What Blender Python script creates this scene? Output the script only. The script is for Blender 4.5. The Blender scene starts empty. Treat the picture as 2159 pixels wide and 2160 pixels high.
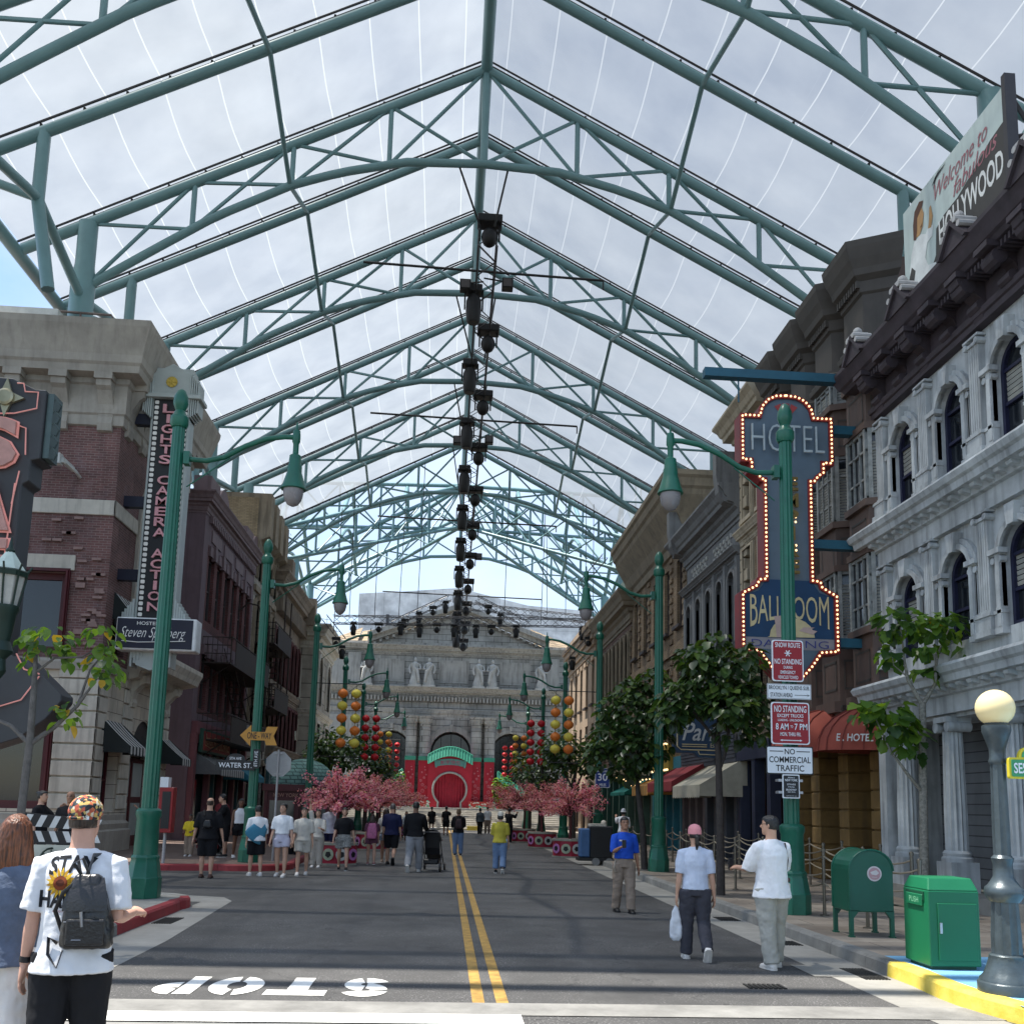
import bpy, bmesh, math, random
from math import sin, cos, pi, radians, sqrt, atan2
from mathutils import Vector, Matrix
from mathutils.bvhtree import BVHTree
random.seed(7)
S = bpy.context.scene
COL = S.collection
# ------------------------------------------------------------------ camera
cd = bpy.data.cameras.new('camera')
cd.lens = 33.30; cd.sensor_width = 36; cd.sensor_fit = 'HORIZONTAL'; cd.shift_y = .1533
cd.clip_start = .1; cd.clip_end = 2000
cam = bpy.data.objects.new('camera', cd); COL.objects.link(cam)
cam.matrix_world = Matrix(((0.99725337, -0.03410656, -0.06574539, 0), (-0.06994039, -0.14153945, -0.98745882, 0),
                           (0.02437326, 0.9893449, -0.14353612, 1.75), (0, 0, 0, 1)))
S.camera = cam
# ------------------------------------------------------------------ light
SUN_EL, SUN_AZ = radians(71), radians(-84)      # azimuth from +Y towards +X: the sun stands to the left
w = bpy.data.worlds.new('World'); S.world = w; w.use_nodes = True
nt = w.node_tree; N = nt.nodes; L = nt.links
bg = N['Background']; bg.inputs['Strength'].default_value = .15
sky = N.new('ShaderNodeTexSky'); sky.sky_type = 'NISHITA'; sky.sun_disc = False
sky.sun_elevation = SUN_EL; sky.sun_rotation = SUN_AZ; sky.air_density = 1.0; sky.dust_density = .6
tc = N.new('ShaderNodeTexCoord')
mp = N.new('ShaderNodeMapping'); mp.inputs['Scale'].default_value = (1.2, 1.2, 2.4); mp.inputs['Location'].default_value = (.3, .1, .2)
nz = N.new('ShaderNodeTexNoise'); nz.inputs['Scale'].default_value = 1.7; nz.inputs['Detail'].default_value = 7; nz.inputs['Roughness'].default_value = .58
cr = N.new('ShaderNodeValToRGB'); cr.color_ramp.elements[0].position = .36; cr.color_ramp.elements[1].position = .74
mx = N.new('ShaderNodeMix'); mx.data_type = 'RGBA'; mx.inputs[7].default_value = (3.5, 3.95, 4.5, 1)
L.new(tc.outputs['Generated'], mp.inputs[0]); L.new(mp.outputs[0], nz.inputs[0]); L.new(nz.outputs[0], cr.inputs[0])
L.new(cr.outputs[0], mx.inputs[0]); L.new(sky.outputs[0], mx.inputs[6]); L.new(mx.outputs[2], bg.inputs[0])
sd = bpy.data.lights.new('sun', 'SUN'); sd.energy = 5; sd.angle = radians(.53); sd.color = (1, .95, .87)
sun = bpy.data.objects.new('sun', sd); COL.objects.link(sun)
sv = Vector((sin(SUN_AZ) * cos(SUN_EL), cos(SUN_AZ) * cos(SUN_EL), sin(SUN_EL)))
sun.rotation_euler = sv.to_track_quat('Z', 'Y').to_euler(); sun.location = (-20, 0, 60)
S.view_settings.view_transform = 'Standard'; S.view_settings.look = 'None'
S.view_settings.exposure = .92; S.view_settings.gamma = 1; S.view_settings.use_curve_mapping = False
S.render.engine = 'CYCLES'
S.cycles.use_denoising = True; S.cycles.max_bounces = 6; S.cycles.transparent_max_bounces = 24
S.cycles.diffuse_bounces = 3; S.cycles.glossy_bounces = 3; S.cycles.transmission_bounces = 3
S.cycles.caustics_reflective = False; S.cycles.caustics_refractive = False; S.cycles.sample_clamp_indirect = 8

# ------------------------------------------------------------------ materials
def srgb(*c):
    if len(c) == 1: c = (c[0],) * 3
    return tuple((x / 255 / 12.92) if x <= 10 else ((x / 255 + .055) / 1.055) ** 2.4 for x in c)
MATS = {}
def mat(name, col=(.5, .5, .5), rough=.7, metal=0, var=.18, sc=2.5, bump=0, bsc=40, spec=.4, emit=0, streak=0, coat=0, hue=None):
    if name in MATS: return MATS[name]
    m = bpy.data.materials.new(name); m.use_nodes = True; MATS[name] = m
    nt = m.node_tree; N = nt.nodes; L = nt.links; b = N['Principled BSDF']
    b.inputs['Roughness'].default_value = rough; b.inputs['Metallic'].default_value = metal
    b.inputs['Specular IOR Level'].default_value = spec; b.inputs['Coat Weight'].default_value = coat
    c = tuple(col[:3])
    tc = N.new('ShaderNodeTexCoord')
    src = None
    if var > 0:
        n1 = N.new('ShaderNodeTexNoise'); n1.inputs['Scale'].default_value = sc; n1.inputs['Detail'].default_value = 6; n1.inputs['Roughness'].default_value = .65
        L.new(tc.outputs['Object'], n1.inputs[0])
        r = N.new('ShaderNodeMapRange'); r.inputs[1].default_value = .3; r.inputs[2].default_value = .7
        L.new(n1.outputs[0], r.inputs[0])
        x = N.new('ShaderNodeMix'); x.data_type = 'RGBA'
        x.inputs[6].default_value = tuple(max(0, k * (1 - var)) for k in c) + (1,)
        x.inputs[7].default_value = tuple(min(1, k * (1 + var)) for k in (hue or c)) + (1,)
        L.new(r.outputs[0], x.inputs[0]); src = x.outputs[2]
        if streak:
            mp = N.new('ShaderNodeMapping'); mp.inputs['Scale'].default_value = (5, 5, .45)
            n2 = N.new('ShaderNodeTexNoise'); n2.inputs['Scale'].default_value = 1.2; n2.inputs['Detail'].default_value = 5
            L.new(tc.outputs['Object'], mp.inputs[0]); L.new(mp.outputs[0], n2.inputs[0])
            r2 = N.new('ShaderNodeMapRange'); r2.inputs[1].default_value = .48; r2.inputs[2].default_value = .72; r2.inputs[4].default_value = streak
            L.new(n2.outputs[0], r2.inputs[0])
            y = N.new('ShaderNodeMix'); y.data_type = 'RGBA'; y.inputs[7].default_value = (.035, .03, .027, 1)
            L.new(r2.outputs[0], y.inputs[0]); L.new(src, y.inputs[6]); src = y.outputs[2]
        L.new(src, b.inputs['Base Color'])
        r3 = N.new('ShaderNodeMapRange'); r3.inputs[3].default_value = max(.03, rough - .08); r3.inputs[4].default_value = min(1, rough + .1)
        L.new(n1.outputs[0], r3.inputs[0]); L.new(r3.outputs[0], b.inputs['Roughness'])
    else: b.inputs['Base Color'].default_value = c + (1,)
    if bump:
        n3 = N.new('ShaderNodeTexNoise'); n3.inputs['Scale'].default_value = bsc; n3.inputs['Detail'].default_value = 4
        L.new(tc.outputs['Object'], n3.inputs[0])
        bp = N.new('ShaderNodeBump'); bp.inputs['Strength'].default_value = bump; bp.inputs['Distance'].default_value = .02
        L.new(n3.outputs[0], bp.inputs['Height']); L.new(bp.outputs[0], b.inputs['Normal'])
    if emit:
        b.inputs['Emission Color'].default_value = c + (1,); b.inputs['Emission Strength'].default_value = emit
    return m
def brick(name, c1, c2, mort, bw=.23, bh=.075, ms=.008, rough=.85, off=.5, streak=.35, bump=.4, patch=None):
    if name in MATS: return MATS[name]
    m = bpy.data.materials.new(name); m.use_nodes = True; MATS[name] = m
    nt = m.node_tree; N = nt.nodes; L = nt.links; b = N['Principled BSDF']
    b.inputs['Roughness'].default_value = rough; b.inputs['Specular IOR Level'].default_value = .25
    tc = N.new('ShaderNodeTexCoord'); sp = N.new('ShaderNodeSeparateXYZ'); cb = N.new('ShaderNodeCombineXYZ'); ad = N.new('ShaderNodeMath')
    L.new(tc.outputs['Object'], sp.inputs[0]); L.new(sp.outputs[0], ad.inputs[0]); L.new(sp.outputs[1], ad.inputs[1])
    L.new(ad.outputs[0], cb.inputs[0]); L.new(sp.outputs[2], cb.inputs[1])
    t = N.new('ShaderNodeTexBrick'); t.offset = off; t.inputs['Scale'].default_value = 1
    t.inputs['Color1'].default_value = c1 + (1,); t.inputs['Color2'].default_value = c2 + (1,); t.inputs['Mortar'].default_value = mort + (1,)
    t.inputs['Brick Width'].default_value = bw; t.inputs['Row Height'].default_value = bh; t.inputs['Mortar Size'].default_value = ms
    t.inputs['Mortar Smooth'].default_value = .2; t.inputs['Bias'].default_value = -.1
    L.new(cb.outputs[0], t.inputs[0])
    n1 = N.new('ShaderNodeTexNoise'); n1.inputs['Scale'].default_value = .9; n1.inputs['Detail'].default_value = 7; L.new(tc.outputs['Object'], n1.inputs[0])
    r = N.new('ShaderNodeMapRange'); r.inputs[1].default_value = .35; r.inputs[2].default_value = .7; r.inputs[3].default_value = .72; r.inputs[4].default_value = 1.2
    L.new(n1.outputs[0], r.inputs[0])
    x = N.new('ShaderNodeVectorMath'); x.operation = 'SCALE'; L.new(t.outputs[0], x.inputs[0]); L.new(r.outputs[0], x.inputs['Scale'])
    mp = N.new('ShaderNodeMapping'); mp.inputs['Scale'].default_value = (3, 3, .3); n2 = N.new('ShaderNodeTexNoise'); n2.inputs['Scale'].default_value = 1; n2.inputs['Detail'].default_value = 5
    L.new(tc.outputs['Object'], mp.inputs[0]); L.new(mp.outputs[0], n2.inputs[0])
    r2 = N.new('ShaderNodeMapRange'); r2.inputs[1].default_value = .5; r2.inputs[2].default_value = .75; r2.inputs[4].default_value = streak; L.new(n2.outputs[0], r2.inputs[0])
    y = N.new('ShaderNodeMix'); y.data_type = 'RGBA'; y.inputs[7].default_value = (.03, .026, .024, 1)
    L.new(r2.outputs[0], y.inputs[0]); L.new(x.outputs[0], y.inputs[6]); src = y.outputs[2]
    if patch:
        n4 = N.new('ShaderNodeTexNoise'); n4.inputs['Scale'].default_value = .55; n4.inputs['Detail'].default_value = 8; n4.inputs['Roughness'].default_value = .7; L.new(tc.outputs['Object'], n4.inputs[0])
        r4 = N.new('ShaderNodeMapRange'); r4.inputs[1].default_value = .52; r4.inputs[2].default_value = .66; r4.inputs[4].default_value = .55; L.new(n4.outputs[0], r4.inputs[0])
        z = N.new('ShaderNodeMix'); z.data_type = 'RGBA'; z.inputs[7].default_value = patch + (1,)
        L.new(r4.outputs[0], z.inputs[0]); L.new(src, z.inputs[6]); src = z.outputs[2]
    L.new(src, b.inputs['Base Color'])
    bp = N.new('ShaderNodeBump'); bp.inputs['Strength'].default_value = bump; bp.inputs['Distance'].default_value = .02; bp.invert = True
    L.new(t.outputs['Fac'], bp.inputs['Height']); L.new(bp.outputs[0], b.inputs['Normal'])
    return m
def glass(name='window_glass', col=(.012, .015, .02), rough=.06):
    return mat(name, col, rough, 0, .3, .8, spec=.6)

# ------------------------------------------------------------------ mesh builder and object helpers
ORG = {}
def ident(u, w, z): return (u, w, z)
class MB:
    def __init__(s, xf=None): s.v = []; s.f = []; s.mi = []; s.m = 0; s.xf = xf
    def add(s, vs, fs):
        o = len(s.v)
        s.v += [tuple(s.xf(*p)) if s.xf else tuple(p) for p in vs]
        s.f += [tuple(i + o for i in f) for f in fs]; s.mi += [s.m] * len(fs)
        return s
    def box(s, x0, x1, y0, y1, z0, z1):
        return s.add([(x0, y0, z0), (x1, y0, z0), (x1, y1, z0), (x0, y1, z0), (x0, y0, z1), (x1, y0, z1), (x1, y1, z1), (x0, y1, z1)],
                     [(0, 3, 2, 1), (4, 5, 6, 7), (0, 1, 5, 4), (1, 2, 6, 5), (2, 3, 7, 6), (3, 0, 4, 7)])
    def cbox(s, c, d): return s.box(c[0] - d[0] / 2, c[0] + d[0] / 2, c[1] - d[1] / 2, c[1] + d[1] / 2, c[2] - d[2] / 2, c[2] + d[2] / 2)
    def poly(s, pts): return s.add(pts, [tuple(range(len(pts)))])
    def prism(s, pts, a, b, ax='y'):            # 2-D outline (p,q) extruded along ax from a to b
        f = {'y': lambda p, q, t: (p, t, q), 'x': lambda p, q, t: (t, p, q), 'z': lambda p, q, t: (p, q, t)}[ax]
        n = len(pts)
        return s.add([f(p, q, a) for p, q in pts] + [f(p, q, b) for p, q in pts],
                     [tuple(range(n))[::-1], tuple(range(n, 2 * n))] + [(i, (i + 1) % n, n + (i + 1) % n, n + i) for i in range(n)])
    def prof(s, pts, u0, u1):                   # cornice profile (w,z) along u
        return s.prism(pts, u0, u1, 'x')
    def loft(s, rings, cap=True, close=True):
        n = len(rings[0]); vs = [p for r in rings for p in r]; fs = []
        for k in range(len(rings) - 1):
            for i in range(n if close else n - 1):
                j = (i + 1) % n; fs.append((k * n + i, k * n + j, (k + 1) * n + j, (k + 1) * n + i))
        if cap and close: fs += [tuple(range(n))[::-1], tuple((len(rings) - 1) * n + i for i in range(n))]
        return s.add(vs, fs)
    def tube(s, pts, r, n=8, cap=True, flat=None):
        P = [Vector(p) for p in pts]; R = r if isinstance(r, (list, tuple)) else [r] * len(P)
        rings = []; ref = None
        for i, p in enumerate(P):
            a = P[max(0, i - 1)]; b = P[min(len(P) - 1, i + 1)]; t = (b - a)
            if t.length < 1e-9: t = Vector((0, 0, 1))
            t.normalize()
            if ref is None: ref = Vector((0, 0, 1)) if abs(t.z) < .9 else Vector((0, 1, 0))
            x = ref - t * ref.dot(t)
            if x.length < 1e-6: x = t.orthogonal()
            x.normalize(); y = t.cross(x); ref = x
            rx = R[i]; ry = rx
            if isinstance(rx, tuple): rx, ry = rx
            rings.append([tuple(p + x * (rx * cos(2 * pi * k / n + .3)) + y * (ry * sin(2 * pi * k / n + .3))) for k in range(n)])
        return s.loft(rings, cap)
    def lathe(s, c, prof, n=16, sx=1, sy=1, rot=0):
        return s.loft([[(c[0] + r * sx * cos(2 * pi * k / n + rot), c[1] + r * sy * sin(2 * pi * k / n + rot), c[2] + z) for k in range(n)] for r, z in prof])
    def ball(s, c, r, n=10, m=6, sz=None):
        rx, ry, rz = r if isinstance(r, tuple) else (r, r, r)
        return s.loft([[(c[0] + rx * sin(pi * j / m) * cos(2 * pi * k / n), c[1] + ry * sin(pi * j / m) * sin(2 * pi * k / n), c[2] - rz * cos(pi * j / m)) for k in range(n)] for j in [.15] + list(range(1, m)) + [m - .15]])
    def build(s, name, mats, parent=None, smooth=0, bevel=0, seg=1):
        me = bpy.data.meshes.new(name); org = ORG.get(parent.name, Vector()) if parent else Vector()
        me.from_pydata([(x - org[0], y - org[1], z - org[2]) for x, y, z in s.v], [], s.f)
        for m in (mats if isinstance(mats, (list, tuple)) else [mats]): me.materials.append(m)
        if s.m or any(s.mi): me.polygons.foreach_set('material_index', s.mi)
        if smooth:
            me.polygons.foreach_set('use_smooth', [True] * len(me.polygons)); me.set_sharp_from_angle(angle=radians(smooth))
        me.update()
        o = bpy.data.objects.new(name, me); COL.objects.link(o)
        if parent: o.parent = parent; ORG[o.name] = org.copy()
        else: ORG[o.name] = Vector()
        if bevel:
            b = o.modifiers.new('bevel', 'BEVEL'); b.width = bevel; b.segments = seg; b.limit_method = 'ANGLE'
        return o
def tag(o, label=None, cat=None, group=None, kind=None):
    for k, v in (('label', label), ('category', cat), ('group', group), ('kind', kind)):
        if v: o[k] = v
    return o
def thing(name, label, cat, loc=(0, 0, 0), group=None):
    o = bpy.data.objects.new(name, None); o.empty_display_size = .2; COL.objects.link(o); o.location = loc
    ORG[o.name] = Vector(loc); return tag(o, label, cat, group, 'thing')
def dup(o, loc=None, rz=0, sc=None, label=None, parent=None):
    c = o.copy(); COL.objects.link(c); c.parent = parent
    if loc is not None: c.location = loc
    if rz: c.rotation_euler = (0, 0, rz)
    if sc: c.scale = (sc,) * 3 if not isinstance(sc, tuple) else sc
    if label: c['label'] = label
    ORG[c.name] = Vector(c.location) if not parent else ORG[parent.name]
    for ch in list(o.children): dup(ch, parent=c)
    return c
def txt(mb, body, org, U, V, w=None, h=None, off=0, shear=0, depth=0, path=None, sub=0):
    """lay the outline of some lettering, centred on org, into mb; U reads, V points up"""
    cu = bpy.data.curves.new('t', 'FONT'); cu.body = body; cu.size = 1; cu.offset = off; cu.shear = shear; cu.resolution_u = 3
    ob = bpy.data.objects.new('t', cu); me = bpy.data.meshes.new_from_object(ob)
    P = [v.co.copy() for v in me.vertices]; F = [tuple(p.vertices) for p in me.polygons]
    bpy.data.objects.remove(ob); bpy.data.curves.remove(cu); bpy.data.meshes.remove(me)
    if not P: return
    x0, x1 = min(p.x for p in P), max(p.x for p in P); y0, y1 = min(p.y for p in P), max(p.y for p in P)
    kx = w / (x1 - x0) if w else None; ky = h / (y1 - y0) if h else kx
    kx = kx or ky
    org, U, V = Vector(org), Vector(U), Vector(V); Nn = U.cross(V)
    out = []
    for p in P:
        a, b = (p.x - (x0 + x1) / 2) * kx, (p.y - (y0 + y1) / 2) * ky
        if path: a, b = path(a, b)
        out.append(tuple(org + U * a + V * b))
    if depth:
        n = len(out); back = [tuple(Vector(q) + Nn * depth) for q in out]
        ed = {}
        for f in F:
            for i in range(len(f)):
                e = (f[i], f[(i + 1) % len(f)]); ed[e] = 1
        side = [(a, b, b + n, a + n) for a, b in ed if (b, a) not in ed]
        mb.add(out + back, [tuple(i + n for i in f) for f in F] + side)
    else: mb.add(out, F)
X1, Y1, Z1 = Vector((1, 0, 0)), Vector((0, 1, 0)), Vector((0, 0, 1))
def catenary(a, b, sag, n=8):
    a, b = Vector(a), Vector(b)
    return [a.lerp(b, i / n) - Z1 * (sag * 4 * (i / n) * (1 - i / n)) for i in range(n + 1)]
# ------------------------------------------------------------------ ground
def asphalt():
    m = bpy.data.materials.new('asphalt'); m.use_nodes = True; nt = m.node_tree; N = nt.nodes; L = nt.links; b = N['Principled BSDF']
    tc = N.new('ShaderNodeTexCoord')
    def noise(sc, det, lo, hi, a, c, rough=.6, mp=None):
        n = N.new('ShaderNodeTexNoise'); n.inputs['Scale'].default_value = sc; n.inputs['Detail'].default_value = det; n.inputs['Roughness'].default_value = rough
        if mp:
            p = N.new('ShaderNodeMapping'); p.inputs['Scale'].default_value = mp; L.new(tc.outputs['Object'], p.inputs[0]); L.new(p.outputs[0], n.inputs[0])
        else: L.new(tc.outputs['Object'], n.inputs[0])
        r = N.new('ShaderNodeMapRange'); r.inputs[1].default_value = lo; r.inputs[2].default_value = hi; r.inputs[3].default_value = a; r.inputs[4].default_value = c
        L.new(n.outputs[0], r.inputs[0]); return r.outputs[0]
    def mixc(f, a, c):
        x = N.new('ShaderNodeMix'); x.data_type = 'RGBA'; L.new(f, x.inputs[0])
        for i, v in ((6, a), (7, c)):
            if isinstance(v, tuple): x.inputs[i].default_value = v
            else: L.new(v, x.inputs[i])
        return x.outputs[2]
    base = mixc(noise(.35, 6, .35, .65, 0, 1), (.052, .051, .05, 1), (.076, .074, .072, 1))
    base = mixc(noise(.8, 7, .5, .72, 0, .75, .7, (1, .35, 1)), base, (.105, .103, .1, 1))
    base = mixc(noise(1.3, 6, .58, .7, 0, .5, .7, (.5, 2, 1)), base, (.038, .038, .04, 1))
    vo = N.new('ShaderNodeTexVoronoi'); vo.feature = 'DISTANCE_TO_EDGE'; vo.inputs['Scale'].default_value = .33; wn = N.new('ShaderNodeTexNoise'); wn.inputs['Scale'].default_value = 2.2; wn.inputs['Detail'].default_value = 6; L.new(tc.outputs['Object'], wn.inputs[0])
    wa = N.new('ShaderNodeVectorMath'); wa.operation = 'ADD'; L.new(tc.outputs['Object'], wa.inputs[0]); L.new(wn.outputs['Color'], wa.inputs[1]); L.new(wa.outputs[0], vo.inputs[0])
    vr = N.new('ShaderNodeMapRange'); vr.inputs[1].default_value = .0; vr.inputs[2].default_value = .007; vr.inputs[3].default_value = .6; vr.inputs[4].default_value = 0; L.new(vo.outputs['Distance'], vr.inputs[0]); base = mixc(vr.outputs[0], base, (.022, .022, .023, 1))
    fine = noise(160, 2, .2, .8, 0, 1)
    msk = noise(.7, 6, .40, .6, 0, 1, .75)
    sp = noise(48, 3, .57, .66, 0, .85)
    mu = N.new('ShaderNodeMath'); mu.operation = 'MULTIPLY'; L.new(msk, mu.inputs[0]); L.new(sp, mu.inputs[1])
    base = mixc(mu.outputs[0], base, (.33, .32, .31, 1))
    v = N.new('ShaderNodeVectorMath'); v.operation = 'SCALE'; L.new(base, v.inputs[0])
    L.new(noise(120, 2, .2, .8, .75, 1.25), v.inputs['Scale']); L.new(v.outputs[0], b.inputs['Base Color'])
    L.new(noise(.5, 5, .3, .7, .62, .85), b.inputs['Roughness']); b.inputs['Specular IOR Level'].default_value = .35
    bp = N.new('ShaderNodeBump'); bp.inputs['Strength'].default_value = .35; bp.inputs['Distance'].default_value = .008; L.new(fine, bp.inputs['Height']); L.new(bp.outputs[0], b.inputs['Normal'])
    return m
ASPH = asphalt()
CONC = mat('concrete', (.27, .26, .235), .85, var=.22, sc=1.6, bump=.25, bsc=90, streak=.0)
CONC2 = mat('kerb_concrete', (.21, .205, .19), .85, var=.3, sc=2.2, bump=.3, bsc=60)
REDP = mat('kerb_red_paint', (.27, .03, .035), .6, var=.22, sc=4, bump=.15)
YELP = mat('kerb_yellow_paint', (.72, .55, .06), .6, var=.22, sc=5, bump=.2, bsc=25, hue=(.62, .48, .1))
BLUEP = mat('blue_floor_paint', (.16, .36, .55), .65, var=.08, sc=2)
WHITEP = mat('white_road_paint', (.78, .77, .72), .7, var=.14, sc=9, bump=.1)
YLINE = mat('yellow_road_paint', (.34, .205, .05), .7, var=.4, sc=7, bump=.1)
PAV = brick('stone_paving', (.25, .21, .17), (.33, .285, .235), (.12, .1, .085), .9, .6, .01, .8, .37, .25, .25, (.16, .125, .1))
# stone paving is laid flat, so its courses run along X and Y
def flat_brick(m):
    nt = m.node_tree; t = [n for n in nt.nodes if n.type == 'TEX_BRICK'][0]; c = [n for n in nt.nodes if n.type == 'TEX_COORD'][0]
    nt.links.new(c.outputs['Object'], t.inputs[0])
flat_brick(PAV)
def sheet(name, pts, z, m, kind='structure'):
    b = MB(); b.poly([(x, y, z) for x, y in pts]); o = b.build(name, m); tag(o, kind=kind); return o
sheet('ground', [(-600, -600), (600, -600), (600, 900), (-600, 900)], -.06, mat('far_ground', (.16, .16, .15), .9))
b = MB(); b.box(-60, 60, -40, 66.8, -.05, 0); tag(b.build('road', ASPH), kind='structure')
# gutters and concrete bands
b = MB(); b.poly([(4.24, 9.0, .004), (4.9, 9.0, .004), (4.9, 66, .004), (4.24, 66, .004)])
b.poly([(4.24, 9.0, .004), (4.3, 5.5, .004), (5.0, 5.5, .004), (4.9, 9.0, .004)]); tag(b.build('right_gutter', CONC), kind='structure')
b = MB(); b.poly([(-4.09, 3, .004), (-3.3, 3, .004), (-3.36, 12.3, .004), (-3.55, 15.8, .004), (-3.62, 17.1, .004), (-3.9, 17.75, .004), (-5, 18.1, .004), (-14, 18.1, .004), (-14, 17, .004), (-4.09, 16.9, .004)])
b.poly([(-3.45, 27.5, .004), (-3.45, 66, .004), (-4.2, 66, .004), (-4.2, 27, .004)]); tag(b.build('left_gutter', CONC), kind='structure')
b = MB(); b.poly([(-9, 8.28, .0075), (9, 8.28, .0075), (9, 8.78, .0075), (-9, 8.78, .0075)]); b.poly([(-9, 5, .0075), (9, 5, .0075), (9, 7.9, .0075), (-9, 7.9, .0075)]); tag(b.build('concrete_crossing_band', CONC2), kind='structure')
# lines and letters painted on the road
b = MB(); b.poly([(-6, 7.95, .009), (.7, 7.95, .009), (.7, 8.3, .009), (-6, 8.3, .009)])
tag(b.build('white_stop_line', WHITEP), kind='structure')
b = MB()
for x in (.36, .575): b.poly([(x - .055, 8.78, .005), (x + .055, 8.78, .005), (x + .055, 66, .005), (x - .055, 66, .005)])
tag(b.build('yellow_centre_lines', YLINE), kind='structure')
b = MB()   # STOP in stencil letters, to be read by someone coming down the street
def rl(pts): b.poly([(-2.62 + 2.14 * (1 - u), 9.03 + .86 * (1 - v), .006) for u, v in pts])
def arc(cu, cv, ru, rv, a0, a1, t, n=9):
    o = [(cu + ru * cos(radians(a0 + (a1 - a0) * i / n)), cv + rv * sin(radians(a0 + (a1 - a0) * i / n))) for i in range(n + 1)]
    q = [(cu + (ru - t) * cos(radians(a0 + (a1 - a0) * i / n)), cv + (rv - .3) * sin(radians(a0 + (a1 - a0) * i / n))) for i in range(n + 1)]
    for i in range(n): rl([o[i], o[i + 1], q[i + 1], q[i]])
arc(.10, .70, .10, .33, 20, 175, .075); arc(.10, .70, .10, .42, 190, 268, .075); arc(.10, .34, .10, .38, -70, 82, .075); arc(.10, .31, .10, .33, 200, 345 - 70, .075)
rl([(.26, .72), (.52, .72), (.52, 1), (.26, 1)]); rl([(.345, 0), (.435, 0), (.435, .69), (.345, .69)])
arc(.665, .5, .115, .52, 98, 262, .075, 14); arc(.665, .5, .115, .52, -82, 82, .075, 14)
rl([(.82, 0), (.895, 0), (.895, 1), (.82, 1)]); arc(.905, .68, .1, .34, -88, 86, .07, 10)
tag(b.build('stop_lettering', WHITEP), kind='structure')
# raised pavements with their kerbs
def kerb(name, pts, h, wd, m, close=False):
    """a kerb of width wd to the left of the path, with a rounded top edge"""
    P = [Vector((x, y, 0)) for x, y in pts]; rings = []
    for i, p in enumerate(P):
        t = (P[min(i + 1, len(P) - 1)] - P[max(i - 1, 0)]).normalized(); n = Vector((-t.y, t.x, 0))
        rings.append([tuple(p + n * a + Z1 * c) for a, c in ((0, -.02), (.012, h - .03), (.035, h), (wd, h), (wd, -.02))])
    q = MB(); seg = []; acc = 0
    for i in range(len(rings)):                 # cast in lengths with a narrow joint between
        seg.append(rings[i])
        if i < len(rings) - 1:
            d = (P[i + 1] - P[i]).length; k = max(1, round(d / 1.25))
            for j in range(1, k + 1):
                if d / k < .7 and acc < .9: acc += d / k; continue
                acc = 0; t = j / k; e = .006 / max(d, .01)
                mixr = lambda t: [tuple(Vector(a).lerp(Vector(c), t)) for a, c in zip(rings[i], rings[i + 1])]
                if j < k or d / k >= .7 and i < len(rings) - 2: q.loft(seg + [mixr(t - e)]); seg = [mixr(min(1, t + e))]
    if len(seg) > 1: q.loft(seg)
    o = q.build(name, m); tag(o, kind='structure'); return o
ar = lambda cx, cy, r, a0, a1, n=8: [(cx + r * cos(radians(a0 + (a1 - a0) * i / n)), cy + r * sin(radians(a0 + (a1 - a0) * i / n))) for i in range(n + 1)]
# right
kr = [(4.9, 66.5)] + [(4.9, y) for y in range(64, 11, -3)]
kerb('right_kerb', kr + [(4.9, 11.0), (4.9, 10.45)], .16, .17, CONC2)
ky = [(4.9, 10.45), (4.9, 9.9)] + [(4.9 - .12 * sin(pi * i / 6) + .02 * i, 9.8 - .3 * i) for i in range(1, 7)] + [(5.1, 7.4), (5.4, 6.2), (6.1, 5.0), (7.4, 4.2), (9, 3.9)]
kerb('yellow_kerb', ky, .16, .2, YELP)
sheet('right_pavement', [(5.06, 66.5), (5.06, 10.9), (14, 10.9), (14, 66.5)], .156, PAV)
sheet('blue_floor', [(5.02, 10.9), (5.0, 9.6), (5.0, 8.1), (5.25, 7.3), (5.55, 6.3), (6.2, 5.2), (7.5, 4.4), (9, 4.1), (14, 4.1), (14, 10.9)], .155, BLUEP)
# near left island
ki = [(-4.09, 2), (-4.09, 12.7)]
kerb('left_island_grey_kerb', ki, .16, .17, CONC2)
kn = [(-4.09, 12.7), (-4.09, 14), (-4.08, 15.4)] + ar(-4.95, 15.95, .9, -20, 60, 7)
kerb('left_island_red_kerb', kn[:8], .16, .17, REDP)
kerb('left_island_back_kerb', kn[7:] + [(-5.2, 16.95), (-8, 17), (-14, 17)], .16, .17, CONC)
sheet('left_island_pavement', [(-4.25, 2), (-4.25, 15.6)] + ar(-4.95, 15.95, .74, -10, 80, 6) + [(-5.2, 16.8), (-14, 16.85), (-14, 2)], .156, CONC)
# far left pavement
kf = [(-22, 23.3), (-9, 23.4), (-6.6, 23.9)] + ar(-5.1, 25.4, 1.25, -110, -5, 9) + [(-3.98, 27), (-4.0, 29)]
kerb('left_street_red_kerb', kf, .16, .17, REDP)
kerb('left_street_kerb', [(-4.0, 29), (-4.05, 45), (-4.05, 66.5)], .16, .17, CONC2)
sheet('left_street_pavement', [(x - .05, y + .14) for x, y in kf] + [(-4.2, 45), (-4.2, 66.5), (-22, 66.5)], .156, mat('brown_paving', (.15, .105, .085), .8, var=.25, sc=3, bump=.2))
b = MB()
for x0, x1, y0, y1 in ((3.1, 3.5, 9.62, 9.86), (-4.03, -3.75, 13.9, 14.6), (4.55, 4.84, 10.2, 10.9), (4.5, 4.84, 15.4, 15.9), (4.5, 4.84, 12.7, 13.1)):
    n = 8
    for i in range(n): b.box(x0 + (x1 - x0) * i / n, x0 + (x1 - x0) * (i + .6) / n, y0, y1, .0, .0125)
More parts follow.
